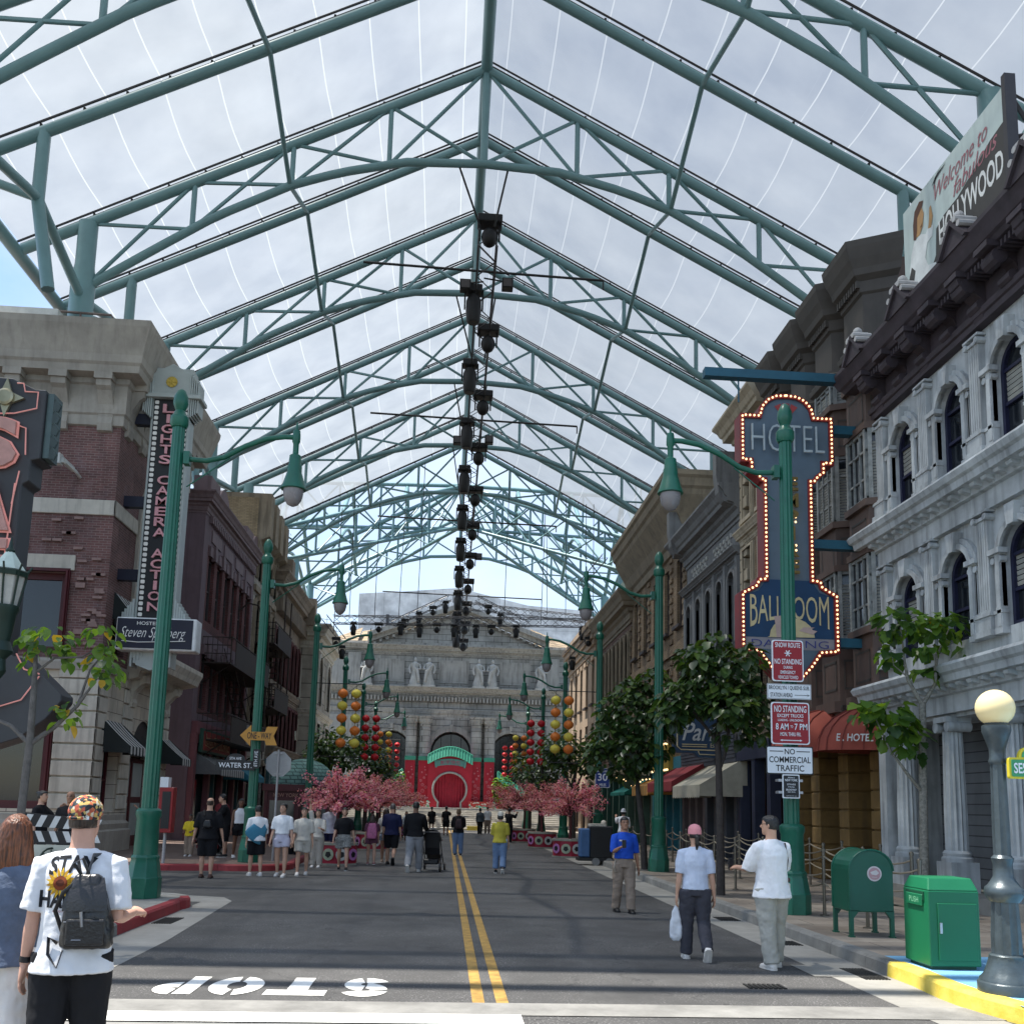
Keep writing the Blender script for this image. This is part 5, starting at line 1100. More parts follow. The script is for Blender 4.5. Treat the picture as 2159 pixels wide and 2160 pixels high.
dentils(b, fl, -10.4, 12.9, 10.55, 10.95, 0, .4, .3); b.box(-10.5, 13, 0, .06, 15.4, 15.7)
for s in (-1, 1):
    for k, (w0, t) in enumerate(((.5, .35), (.95, .3))):
        b.prism([(M0 + .4 + s * 7.9, 15.5 + .45 * k), (M0 + .4 + s * 7.9, 15.9 + .45 * k), (M0 + .4, 19.05 + .1 * k), (M0 + .4, 18.65 + .1 * k)], 0, w0, 'y')
    for i in range(14): t = (i + .5) / 14; x = M0 + .4 + s * 7.6 * (1 - t); z = 15.55 + 3.05 * t; b.box(x - .12, x + .12, 0, .4, z - .25, z)
for a, c in ((-6.5, -3.9), (-.9, 1.7), (4.4, 7.1)): b.box(a, c, 0, .08, 12.2, 14.2); b.box(a + .2, c - .2, .08, .1, 12.4, 14.0)
for x in (-9.6, -8.2, 9, 12): b.box(x - .5, x + .5, 0, .4, 0, 9.2); b.box(x - .55, x + .55, 0, .5, 11.8, 14.6)
b.build('entablature', LST, LB)
CAPX = [M0 - 3.4, M0 - 2.27, M0 + 2.15, M0 + 3.28, M0 - 8.2 + .7, M0 + 7.6]
for x in CAPX:
    b = MB(); b.lathe((x, 81.4, 0), [(.55, 1.6), (.55, 1.9), (.47, 1.95), (.47, 8.2), (.42, 8.25), (.5, 8.4), (.46, 8.6), (.62, 8.9), (.66, 9.1), (.7, 9.2)], 18)
    for k in range(8): a = 2 * pi * k / 8; b.ball((x + .52 * cos(a), 81.4 + .52 * sin(a), 8.75), .12, 6, 4)
    b.box(x - .7, x + .7, 80.7, 82, 1.2, 1.6); b.build('column', LIB, LB, 40)
b = MB(); b.poly([(-13, 82.3, 13.6), (-8.2, 82.3, 15.4), (-8.2, 88, 18), (-13, 88, 16)]); b.poly([(7.5, 82.6, 15.6), (14, 82.6, 13.4), (14, 88, 16), (7.5, 88, 18.4)]); b.prism([(-9, 14), (-3, 18.3), (-9, 16.5)], 83, 90, 'y') if False else None
b.poly([(-8.4, 82.7, 15.2), (-2, 82.7, 17.5), (-2, 90, 19), (-8.4, 90, 18)]); b.build('tiled_roof', brick('tan_roof_tiles', (.42, .33, .21), (.34, .26, .17), (.15, .11, .08), .5, .28, .04), LB)
# broad steps
b = MB()
for k in range(11): b.box(-7.5, 9, 67.3 + k * .95, 82, .135 * k, .135 * (k + 1))
st = thing('stone_steps', 'broad flight of pale stone steps rising to the library gate', 'steps', (.5, 67.3, 0)); b.build('steps', mat('step_stone', (.40, .38, .34), .85, var=.2, sc=2), st)
b = MB(); b.box(1.6, 2.4, 67.0, 67.28, 0, .3); tag(b.build('yellow_floor_block', YELP), 'small yellow block on the road at the foot of the library steps', 'block', kind='thing')
# new year gate
CR = mat('gate_red', (.36, .012, .03), .6, var=.1); JG = mat('jade_green', (.05, .28, .19), .6, var=.12); GRYT = mat('gate_grey_trim', (.27, .28, .27), .7)
GT = thing('new_year_gate', 'red festival gate with a keyhole moon doorway, jade tiled arch and scroll banner', 'gate', (M0, 80.5, 1.45)); g0 = XF(80.5)
b = MB(g0); gw = 1.85
ring = [(M0 + 1.42 * cos(a), 3.0 + 1.42 * sin(a)) for a in [radians(-48 + (276) * i / 28) for i in range(29)]]
inner = [(M0 + .98, 1.45)] + ring + [(M0 - .98, 1.45)]
outer = [(M0 + gw, 1.45), (M0 + gw, 5.55)] + [(M0 + gw - 2 * gw * i / 10, 5.55 + .65 * sin(pi * i / 10)) for i in range(1, 10)] + [(M0 - gw, 5.55), (M0 - gw, 1.45)]
def bridge(mb, A, B, w):
    n = 40
    def res(P):
        L_ = [0]
        for p, q in zip(P, P[1:]): L_.append(L_[-1] + math.hypot(q[0] - p[0], q[1] - p[1]))
        o = []
        for i in range(n + 1):
            t = L_[-1] * i / n; k = max(j for j in range(len(L_)) if L_[j] <= t + 1e-9); k = min(k, len(P) - 2); f = (t - L_[k]) / max(1e-9, L_[k + 1] - L_[k]); o.append((P[k][0] + (P[k + 1][0] - P[k][0]) * f, P[k][1] + (P[k + 1][1] - P[k][1]) * f))
        return o
    a, c = res(A), res(B)
    for i in range(n): mb.poly([(a[i][0], w, a[i][1]), (a[i + 1][0], w, a[i + 1][1]), (c[i + 1][0], w, c[i + 1][1]), (c[i][0], w, c[i][1])])
bridge(b, outer, inner, .3)
for (p, r), (s, t) in zip(outer, outer[1:]): b.poly([(p, .3, r), (s, .3, t), (s, -.3, t), (p, -.3, r)])
for (p, r), (s, t) in zip(inner, inner[1:]): b.poly([(p, .3, r), (s, .3, t), (s, -.2, t), (p, -.2, r)])
b.build('red_panel', CR, GT)
b = MB(); b.tube([(x, 80.15, z) for x, z in inner], .09, 8); b.build('moon_door_trim', GRYT, GT)
b = MB(g0)
for i in range(24): x = M0 - 1.45 + 2.9 * i / 24; b.poly([(x, -.15 + .08 * (i % 2), 1.45), (x + 2.9 / 24, -.15 + .08 * ((i + 1) % 2), 1.45), (x + 2.9 / 24, -.15 + .08 * ((i + 1) % 2), 4.5), (x, -.15 + .08 * (i % 2), 4.5)])
b.build('red_curtain', mat('curtain_red', (.30, .015, .035), .7, var=.2), GT)
def tiles(P, h, name, T, w=.5):
    b = MB(g0)
    for i in range(len(P) - 1):
        (x0, z0), (x1, z1) = P[i], P[i + 1]; b.poly([(x0, w, z0 - h), (x1, w, z1 - h), (x1, w - .25, z1), (x0, w - .25, z0)]); b.tube([(x0, w + .02, z0 - h), (x0, w - .23, z0)], .045, 6)
    b.tube([(x, w - .25, z + .03) for x, z in P], .06, 6); b.tube([(x, w, z - h) for x, z in P], .04, 6); b.build(name, JG, T)
tiles([(M0 - gw - .02 + (2 * gw + .04) * i / 16, 5.85 + .7 * sin(pi * i / 16)) for i in range(17)], .75, 'jade_tile_arch', GT)
b = MB(g0); sc_ = lambda u, v: (M0 + (u * (1 + .0 * v)), .36, 4.72 + v + .33 * cos(u * .85))
for i in range(12): u0, u1 = -1.15 + 2.3 * i / 12, -1.15 + 2.3 * (i + 1) / 12; b.poly([sc_(u0, 0), sc_(u1, 0), sc_(u1 * 1.08, .52), sc_(u0 * 1.08, .52)])
for s in (-1, 1): b.tube([sc_(s * 1.18, -.08), sc_(s * 1.3, .58)], .09, 8)
bn = b.build('scroll_banner', mat('banner_teal', (.09, .25, .23), .6), GT)
b = MB(); txt(b, '新年快乐', (M0, 80.12, 5.26), X1, Z1, 1.7, .34, path=lambda a, c: (a, c + .33 * cos(a * .85) - .3)); txt(b, 'HAPPY NEW YEAR', (M0, 80.12, 5.0), X1, Z1, 1.4, .08, path=lambda a, c: (a, c + .33 * cos(a * .85) - .3)); b.build('banner_lettering', mat('banner_rose', (.36, .05, .12), .6), bn)
PNK = mat('flower_outline_pink', (.62, .25, .30), .6)
for k, x in enumerate(CAPX[:4]):
    pc = thing('pillar_wrap', ['red blossom wrap round the outer left pillar of the library', 'red blossom wrap round the pillar just left of the moon gate', 'red blossom wrap round the pillar just right of the moon gate', 'red blossom wrap round the outer right pillar of the library'][k], 'pillar wrap', (x, 80.75, 1.6), 'red blossom pillar wraps')
    b = MB(); b.box(x - .42, x + .42, 80.6, 80.9, 1.6, 5.4); b.build('red_cloth', CR, pc)
    b = MB(); b.box(x - .46, x + .46, 80.55, 80.92, 5.4, 5.75); b.build('jade_cap', JG, pc)
    b = MB()
    for i, (fx, fz, fr) in enumerate(((.1, 2.25, .19), (-.25, 2.45, .16), (.0, 2.85, .15), (.3, 3.15, .12), (-.02, 3.35, .12), (-.22, 3.7, .1), (.12, 3.95, .09), (.3, 4.2, .06), (-.12, 4.4, .06), (.2, 4.6, .05), (.15, 4.85, .04))):
        q = [(x + fx * .85 + fr * cos(pi / 2 + 2 * pi * j / 5), 80.585, fz + fr * sin(pi / 2 + 2 * pi * j / 5)) for j in range(6)]; b.tube(q, .018, 4); b.ball((x + fx * .85, 80.59, fz), .03, 5, 4)
    for z in (1.85, 2.0): b.box(x - .43, x + .43, 80.57, 80.6, z, z + .03)
    b.build('blossom_outline', PNK, pc)
for s in (-1, 1):
    wl = thing('festival_wing_wall', f'red wing wall with a swooping jade tile coping {"left" if s < 0 else "right"} of the moon gate', 'wall', (M0 + s * 5, 80.3, 1.4), 'red wing walls')
    P = [(M0 + s * (4.0 + 4.2 * i / 10), 4.6 - 2.0 * sin(pi / 2 * i / 10)) for i in range(11)]
    b = MB(g0)
    for (x0, z0), (x1, z1) in zip(P, P[1:]): b.poly([(x0, .2, .5), (x1, .2, .5), (x1, .2, z1 - .3), (x0, .2, z0 - .3)])
    b.build('red_wall', CR, wl); tiles(P, .7, 'jade_coping', wl)
    x = M0 + s * 2.75
    ml = thing('mural_panel', f'painted floral mural panel at the {"left" if s < 0 else "right"} foot of the moon gate', 'mural', (x, 79.6, .9), 'floral murals')
    b = MB(); b.box(x - 1.15, x + 1.15, 79.6, 79.7, .75, 2.05)
    m = mat('mural_red', (.30, .03, .025), .7); b.build('panel', m, ml)
    rnd = random.Random(5)
    for nm, cl, n, sz in (('painted_clouds', (.45, .45, .42), 34, .13), ('painted_leaves', (.16, .22, .05), 26, .1), ('painted_waves', (.12, .33, .26), 10, .2), ('painted_flowers', (.55, .12, .03), 26, .1)):
        b = MB()
        for i in range(n):
            px = x + rnd.uniform(-1.05, 1.05); pz = rnd.uniform(1.4, 1.98) if nm in ('painted_clouds', 'painted_waves') else rnd.uniform(.85, 1.6); q = sz * rnd.uniform(.5, 1.2); a0 = rnd.uniform(0, 6)
            b.poly([(px + q * r_ * cos(a0 + 2 * pi * j / 7), 79.594 - .001 * (i % 4), pz + q * r_ * .7 * sin(a0 + 2 * pi * j / 7)) for j, r_ in enumerate((1, .5, .9, .4, 1, .6, .8))])
        b.build(nm, mat(nm + '_paint', cl, .7), ml)
# statues on the attic
def statue(x, label, k):
    T = thing('statue', label, 'statue', (x, 81.3, 11.75), 'attic statues'); b = MB(); r = random.Random(k); y = 81.35; z = 11.78
    b.box(x - .55, x + .55, 81.0, 82, 11.72, 11.9)
    rings = []
    for j, (rr, zz, dx) in enumerate(((.42, .1, 0), (.46, .35, .02), (.36, .8, .04), (.3, 1.15, .02), (.27, 1.4, 0), (.36, 1.75, -.02), (.38, 1.95, -.02), (.16, 2.08, 0), (.12, 2.16, 0))):
        rings.append([(x + dx * (1 if k % 2 else -1) + rr * (1 + (.14 * sin(i * 2.1 + k + j * .5) if j < 5 else 0)) * cos(2 * pi * i / 16), y + rr * .75 * sin(2 * pi * i / 16), z + zz) for i in range(16)])
    b.loft(rings); b.ball((x, y - .03, z + 2.32), (.14, .16, .19), 10, 6); s = 1 if k % 2 else -1
    b.tube([(x + s * .36, y, z + 1.9), (x + s * .48, y - .15, z + 1.5), (x + s * .1, y - .35, z + 1.45)], [.11, .1, .07], 8); b.tube([(x - s * .36, y, z + 1.9), (x - s * .5, y - .1, z + 1.5), (x - s * .4, y - .25, z + 1.1)], [.11, .1, .07], 8)
    b.tube([(x - s * .3, y - .2, z + 1.95), (x + s * .2, y - .36, z + 1.3), (x + s * .35, y - .3, z + .4)], [.1, .14, .1], 6); b.build('figure', mat('statue_stone', (.5, .49, .46), .85, var=.15, streak=.25), T, 50)
for k, (x, l) in enumerate(((-7.1, 'single robed statue at the left end of the library attic'), (-2.95, 'robed statue, outer one of the left pair on the library attic'), (-1.75, 'robed statue, inner one of the left pair on the library attic'), (2.55, 'robed statue, inner one of the right pair on the library attic'), (3.75, 'robed statue, outer one of the right pair on the library attic'), (8.0, 'single robed statue at the right end of the library attic'))): statue(x, l, k)
# plain studio hall behind
b = MB(); b.prism([(-9.6, 0), (15.5, 0), (15.5, 22.2), (8, 22.6), (.6, 24.2), (-5, 23.6), (-9.6, 23.2)], 97, 120, 'y')
hall = tag(b.build('studio_hall', brick('grey_metal_panels', (.74, .74, .73), (.71, .71, .70), (.55, .55, .55), 6, 4, .03, streak=.1)), 'plain pale grey studio hall rising behind the library', 'building', kind='thing')
b = MB(); b.box(-6.7, -6.4, 96.4, 96.9, 0, 21); tag(b.build('downpipe_mast', mat('dark_mast', (.06, .06, .065), .5)), 'thin dark mast standing against the grey studio hall', 'mast', kind='thing')
# ------------------------------------------------------------------ street lamps
LGRN = mat('lamp_green', (.008, .115, .07), .35, var=.15, sc=4, spec=.5, streak=.12); FROST = mat('frosted_lamp_glass', (.24, .22, .22), .25, var=.05)
def lamp(x, y, s, label):
    T = thing('street_lamp', label, 'street lamp', (x, y, .156), 'green street lamps')
    z0 = .156; b = MB()
    b.lathe((x, y, z0), [(.28, 0), (.28, .32), (.265, .34), (.23, .55), (.215, .6), (.225, .64), (.2, .68)], 8, rot=pi / 8)
    b.lathe((x, y, z0), [(.19, .66), (.18, 1.25), (.2, 1.3), (.2, 1.38), (.155, 1.42)], 16); b.build('base', LGRN, T, 30, bevel=.008)
    b = MB(); fluted(b, x, y, z0 + 1.4, z0 + 7.95, .122, 12); b.build('shaft', LGRN, T)
    b = MB(); b.lathe((x, y, z0), [(.125, 7.9), (.155, 7.95), (.155, 8.08), (.12, 8.12), (.08, 8.2), (.1, 8.25), (.13, 8.33), (.12, 8.45), (.07, 8.56), (.02, 8.6)], 14); b.build('finial', LGRN, T, 40)
    b = MB(); e = x + s * 2.0; za = z0 + 7.35
    P = [(x + s * .15, y, za), (x + s * .5, y, za - .02), (x + s * .8, y, za + .06), (x + s * 1.15, y, za + .28), (x + s * 1.5, y, za + .43), (x + s * 1.8, y, za + .48), (e, y, za + .48)]
    b.tube(P, .045, 8); b.cbox((x + s * .18, y, za), (.1, .16, .22)); b.tube([(x + s * .2, y, za - .5), (x + s * .45, y, za - .3), (x + s * .9, y, za + .05)], .012, 5); b.build('arm', LGRN, T, 50)
    b = MB(); b.lathe((e, y, za), [(.012, .75), (.02, .62), (.06, .6), (.07, .5), (.07, .4), (.05, .36), (.05, .18), (.1, .14), (.11, -.02), (.125, -.05), (.125, -.16), (.14, -.2), (.185, -.36), (.21, -.42), (.22, -.46), (.18, -.47), (.1, -.44)], 16); h = b.build('lamp_head', LGRN, T, 40)
    b = MB(); b.lathe((e, y, za), [(.175, -.46), (.17, -.55), (.145, -.65), (.09, -.73), (.03, -.76)], 16); b.build('glass_bowl', FROST, h, 60)
    return T
o5 = ('nearest', 'second', 'third', 'fourth', 'fifth', 'farthest')
for k, y in enumerate((15.9, 25.3, 35.4, 45.8, 56, 66)): lamp(-4.78 - (.22 if k else 0), y, 1, f'tall green street lamp with a swan arm, {o5[k]} along the left kerb')
for k, y in enumerate((15.2, 24.9, 34.9, 45.2, 55.6, 66)): lamp(5.62, y, -1, f'tall green street lamp with a swan arm, {o5[k]} along the right kerb')
# ------------------------------------------------------------------ signs on posts
SGR_ = mat('galvanised', (.42, .42, .43), .45, .5); SRED = mat('sign_face_red', (.30, .012, .02), .45, var=.05); SWHT = mat('sign_face_white', (.76, .78, .80), .45, var=.04); SBLK = mat('sign_black', (.012, .012, .014), .4)
def rrect(x0, x1, z0, z1, r=.04, n=3):
    o = []
    for cx_, cz, a in ((x1 - r, z1 - r, 0), (x0 + r, z1 - r, 90), (x0 + r, z0 + r, 180), (x1 - r, z0 + r, 270)): o += [(cx_ + r * cos(radians(a + 90 * i / n)), cz + r * sin(radians(a + 90 * i / n))) for i in range(n + 1)]
    return o
def sign(name, label, x0, x1, z0, z1, y, face, edge, lines, tcol, extra=None, r=.04):
    T = thing(name, label, 'sign', ((x0 + x1) / 2, y, z0)); b = MB(); b.prism(rrect(x0, x1, z0, z1, r), y, y + .02, 'y'); b.build('plate', edge, T)
    b = MB(); b.prism(rrect(x0 + .018, x1 - .018, z0 + .018, z1 - .018, r), y - .004, y - .001, 'y'); b.build('face', face, T)
    b = MB(); w = x1 - x0; h = z1 - z0
    for t, u, v, tw, th in lines: txt(b, t, (x0 + u * w, y - .007, z0 + v * h), X1, Z1, tw * w, th * h, off=.012)
    if extra: extra(b, x0, z0, w, h, y - .007)
    b.build('lettering', tcol, T); b = MB()
    for zz in (z0 + h * .25, z1 - h * .25): b.box((x0 + x1) / 2 - .2, (x0 + x1) / 2 + .2, y + .02, y + .16, zz - .02, zz + .02)
    b.build('clamp', SGR_, T); return T
def snow(b, x0, z0, w, h, y):
    for k in range(3): a = pi / 3 * k; c = Vector((x0 + .5 * w, y, z0 + .68 * h)); d = Vector((cos(a), 0, sin(a))) * .055; b.tube([c - d, c + d], .009, 5)
def arrow2(b, x0, z0, w, h, y): b.poly([(x0 + w * u, y, z0 + h * v) for u, v in ((.22, .095), (.28, .12), (.28, .105), (.74, .105), (.74, .12), (.8, .095), (.74, .07), (.74, .085), (.28, .085), (.28, .07))])
def arrow1(b, x0, z0, w, h, y): b.box(x0 + w * .62, x0 + w * .93, y - .001, y, z0 + h * .26, z0 + h * .29); b.poly([(x0 + w * u, y, z0 + h * v) for u, v in ((.88, .4), (.96, .275), (.88, .15), (.94, .275))])
def dashes(b, x0, z0, w, h, y): b.box(x0 + w * .07, x0 + w * .36, y - .001, y, z0 + h * .8, z0 + h * .83); b.box(x0 + w * .64, x0 + w * .93, y - .001, y, z0 + h * .8, z0 + h * .83)
yy = 14.88
sign('snow_route_sign', 'red snow route no standing sign, topmost on the near right lamp post', 5.22, 5.74, 3.86, 4.54, yy, SRED, SWHT, [('SNOW ROUTE', .5, .88, .8, .12), ('NO STANDING', .5, .48, .86, .13), ('DURING', .5, .34, .28, .07), ('EMERGENCY', .5, .22, .48, .08), ('VEHICLES TOWED', .5, .1, .64, .08)], SWHT, snow)
sign('station_sign', 'white Brooklyn Queens subway station sign with an arrow between two red signs', 5.13, 5.86, 3.57, 3.82, yy, SWHT, SGR_, [('BROOKLYN / QUEENS SUB.', .5, .72, .92, .3), ('STATION AHEAD', .32, .27, .5, .28)], SBLK, arrow1, .01)
sign('no_standing_sign', 'red no standing except trucks 8 am to 7 pm sign on the near right post', 5.19, 5.82, 2.84, 3.52, yy, SRED, SWHT, [('NO STANDING', .5, .84, .84, .16), ('EXCEPT TRUCKS', .5, .68, .68, .08), ('LOADING - UNLOADING', .5, .575, .66, .055), ('8 AM', .28, .42, .33, .15), ('TO', .53, .42, .07, .06), ('7 PM', .77, .42, .33, .15), ('MON. THRU FRI.', .5, .24, .54, .09)], SWHT, arrow2)
sign('no_commercial_traffic_sign', 'white no commercial traffic sign with black letters, below the red signs', 5.10, 5.87, 2.36, 2.81, yy, SWHT, SBLK, [('NO', .5, .81, .22, .2), ('COMMERCIAL', .5, .52, .88, .22), ('TRAFFIC', .5, .22, .6, .22)], SBLK, dashes, .02)
sign('black_plaque', 'small black plaque with tiny white print, lowest on the near right lamp post', 5.36, 5.64, 1.98, 2.36, yy, SBLK, SWHT, [('Welcome to', .5, .87, .4, .06), ('NEW YORK', .5, .76, .72, .1), ('CITYWIDE', .5, .58, .5, .07), ('of the best', .5, .48, .4, .05), ('BROADWAY', .5, .36, .6, .08), ('theatre district', .5, .27, .45, .05), ('please mind your step', .5, .1, .6, .035)], SWHT, None, .015)
sign('speed_limit_sign', 'dark blue speed limit 30 miles sign on the third right lamp post', 5.44, 5.98, 2.5, 3.2, 34.5, mat('sign_blue', (.02, .045, .20), .45), SWHT, [('SPEED LIMIT', .5, .85, .8, .1), ('30', .5, .54, .66, .38), ('MILES', .5, .14, .45, .14)], SWHT)
T = thing('one_way_sign', 'orange one way arrow sign on the second left lamp post', 'sign', (-4.9, 25, 3.1)); P = [(-5.36, 3.4), (-5.08, 3.68), (-5.08, 3.5), (-4.72, 3.5), (-4.68, 3.64), (-4.4, 3.64), (-4.5, 3.4), (-4.4, 3.16), (-4.68, 3.16), (-4.72, 3.28), (-5.08, 3.28), (-5.08, 3.12)]
b = MB(); b.prism([(x, z) for x, z in P], 24.98, 25.0, 'y'); b.build('arrow_plate', mat('arrow_orange', (.52, .25, .04), .5, var=.1), T); b = MB(); txt(b, 'ONE - WAY', (-4.86, 24.97, 3.4), X1, Z1, .62, .17, off=.01); b.build('lettering', SBLK, T)
b = MB(); b.box(-4.99, -4.83, 24.97, 24.99, 2.55, 3.05); o = b.build('vertical_plate', SBLK, T); b = MB(); txt(b, '8TH AVE', (-4.91, 24.96, 2.8), Z1, -X1, .4, .09); b.build('vertical_lettering', SWHT, T)
T = thing('street_name_sign', 'black water street name sign with a curved top on the second left post', 'sign', (-5.4, 25.1, 2.5)); b = MB(); b.prism([(-5.95, 2.5), (-4.95, 2.5), (-4.95, 2.75), (-5.2, 2.75)] + [(-5.45 - .25 * cos(pi - pi * i / 8), 2.75 + .18 * sin(pi * i / 8)) for i in range(9)][::1] + [(-5.95, 2.75)], 25.08, 25.12, 'y'); b.build('plate', SBLK, T)
b = MB(); txt(b, 'WATER ST.', (-5.45, 25.07, 2.625), X1, Z1, .85, .13, off=.012); txt(b, '5TH AVE', (-5.45, 25.07, 2.8), X1, Z1, .3, .07, off=.01); b.build('lettering', SWHT, T)
T = thing('stop_sign', 'back of an octagonal stop sign on a grey post at the left corner', 'sign', (-4.5, 25.9, .15)); b = MB(); b.prism([(-4.5 + .36 * cos(pi / 8 + pi / 4 * k), 2.72 + .36 * sin(pi / 8 + pi / 4 * k)) for k in range(8)], 25.95, 25.97, 'y'); b.build('plate', mat('dull_aluminium', (.36, .36, .36), .5, .4), T); b = MB(); b.tube([(-4.5, 25.92, .15), (-4.5, 25.92, 3.1)], .03, 8); b.box(-4.6, -4.4, 25.9, 25.95, 2.98, 3.0); b.box(-4.6, -4.4, 25.9, 25.95, 2.44, 2.46); b.build('post', SGR_, T)
# ------------------------------------------------------------------ mailbox, litter bin, globe lamp
MGR = mat('mailbox_green', (.006, .085, .05), .35, var=.12, sc=3)
T = thing('mailbox', 'dark green round topped mailbox with a round pink badge on its front', 'mailbox', (5.66, 12.7, .156))
b = MB(); O = [(5.36, .48), (5.96, .48), (5.96, 1.02)] + [(5.66 + .3 * cos(pi * i / 14), 1.02 + .27 * sin(pi * i / 14)) for i in range(1, 14)] + [(5.36, 1.02)]; b.prism(O, 12.44, 13.0, 'y'); b.build('body', MGR, T, bevel=.012, seg=2)
b = MB(); b.tube([(x, 12.435, z) for x, z in O[2:]] + [(5.36, 12.435, .5)], .014, 6); b.tube([(x, 13.0, z) for x, z in O[2:]] + [(5.36, 13.0, .5)], .014, 6); b.build('rim', MGR, T)
for x in (5.36, 5.91):
    for y in (12.44, 12.95): b = MB(); b.prism([(x, .156), (x + .05, .156), (x + .05, .4), (x + .05 + (.08 if x < 5.6 else 0), .5), (x - (.08 if x > 5.6 else 0), .5), (x, .4)], y, y + .05, 'y'); b.box(x - .01, x + .06, y - .015, y + .065, .156, .175); b.build('leg', MGR, T)
b = MB(); b.lathe((0, 0, 0), [(.098, 0), (.098, .008)], 28); b.v = [(5.70 + x, 12.436 - z, .98 + y) for x, y, z in b.v]; b.build('badge', mat('badge_white', (.6, .55, .53), .5), T)
b = MB(); b.lathe((0, 0, 0), [(.08, 0), (.08, .003)], 28); b.v = [(5.70 + x, 12.427 - z, .98 + y) for x, y, z in b.v]; b.build('badge_disc', mat('badge_rose', (.45, .26, .27), .5), T)
b = MB(); b.poly([(5.64, 12.42, 1.0), (5.72, 12.42, 1.03), (5.76, 12.42, .99), (5.72, 12.42, .96), (5.66, 12.42, .97)]); txt(b, 'MAIL', (5.70, 12.42, .935), X1, Z1, .08, .018); b.build('badge_emblem', mat('badge_white', (.6, .55, .53), .5), T)
BGR = mat('bin_green', (.008, .14, .06), .42, var=.06, sc=3)
T = thing('litter_bin', 'bright green boxy litter bin with a sloped lid on the blue floor', 'litter bin', (5.42, 10.2, .156))
b = MB(); b.box(5.14, 5.70, 9.95, 10.5, .19, .97); b.loft([[(5.14, 9.95, .97), (5.70, 9.95, .97), (5.70, 10.5, .97), (5.14, 10.5, .97)], [(5.18, 10.02, 1.1), (5.66, 10.02, 1.1), (5.66, 10.43, 1.1), (5.18, 10.43, 1.1)]]); b.build('body', BGR, T, bevel=.012, seg=2)
b = MB(); b.box(5.18, 5.66, 9.985, 10.46, .156, .2); b.build('plinth', mat('bin_dark_green', (.006, .06, .03), .5), T)
b = MB(); b.box(5.235, 5.665, 9.937, 9.95, .25, .84); d = b.build('door', BGR, T, bevel=.004); b = MB(); b.box(5.25, 5.275, 9.925, 9.94, .53, .64); b.build('handle', mat('steel_handle', (.5, .52, .54), .35, .8), d)
b = MB(); b.box(5.13, 5.142, 10.03, 10.42, .86, .95); b.build('slot', mat('bin_dark_green', (.006, .06, .03), .5), T); b = MB(); b.box(5.118, 5.14, 10.05, 10.4, .8, .92); fl_ = b.build('push_flap', BGR, T, bevel=.005); b = MB(); txt(b, 'PUSH', (5.116, 10.22, .86), -Y1, Z1, .2, .06); b.build('push_lettering', mat('pale_green_print', (.2, .5, .3), .5), fl_)
IRON = mat('blue_grey_cast_iron', (.055, .075, .085), .32, .25, var=.3, sc=6, spec=.6, bump=.1)
T = thing('globe_lamp', 'ornate blue grey cast iron lamp post with a glowing cream globe', 'street lamp', (5.26, 8.75, .156)); x, y = 5.26, 8.75
b = MB(); b.lathe((x, y, .156), [(.265, 0), (.265, .085), (.25, .1)], 28); pr = [(.245, .09), (.235, .12), (.2, .16), (.165, .25), (.15, .31), (.155, .33), (.14, .345)]
b.loft([[(x + r * (1 + (.045 if i % 2 else -.02) * (1 if .09 < z < .32 else 0)) * cos(2 * pi * i / 32), y + r * (1 + (.045 if i % 2 else -.02) * (1 if .09 < z < .32 else 0)) * sin(2 * pi * i / 32), .156 + z) for i in range(32)] for r, z in pr])
fluted(b, x, y, .48, 1.02, .135, 12); b.lathe((x, y, .156), [(.13, .82), (.16, .86), (.175, .9), (.165, .95), (.14, .97), (.12, 1.0), (.09, 1.05), (.085, 1.16), (.1, 1.22), (.075, 1.25)], 20); b.build('base', IRON, T, 50)
b = MB(); fluted(b, x, y, 1.38, 2.3, .078, 10); b.lathe((x, y, .156), [(.07, 2.1), (.085, 2.13), (.07, 2.17), (.075, 2.25), (.11, 2.36), (.13, 2.42), (.13, 2.47), (.1, 2.49), (.11, 2.53)], 18); b.build('shaft', IRON, T, 50)
b = MB(); b.ball((x, y, 2.80), .178, 24, 14); b.build('globe', mat('cream_globe_glass', (.80, .66, .36), .25, 0, .04, emit=.06), T, 180)
T = thing('street_name_sign', 'green and yellow sesame street sign on the globe lamp post', 'sign', (5.6, 8.62, 2.1)); b = MB(); b.prism(rrect(5.28, 5.98, 2.12, 2.32, .02) , 8.6, 8.64, 'y'); b.prism([(5.47 + .09 * cos(pi * i / 10), 2.32 + .1 * sin(pi * i / 10)) for i in range(11)], 8.6, 8.64, 'y'); b.build('yellow_rim', mat('sign_yellow', (.68, .56, .04), .5), T)
b = MB(); b.prism(rrect(5.3, 5.96, 2.14, 2.3, .015), 8.592, 8.598, 'y'); b.prism([(5.47 + .065 * cos(pi * i / 10), 2.325 + .075 * sin(pi * i / 10)) for i in range(11)], 8.592, 8.598, 'y'); b.build('green_face', mat('sign_green', (.05, .30, .13), .5), T)
b = MB(); txt(b, 'SESAME STREET', (5.63, 8.588, 2.22), X1, Z1, .62, .1, off=.02); txt(b, '123', (5.47, 8.588, 2.355), X1, Z1, .07, .04); b.build('lettering', SWHT, T)
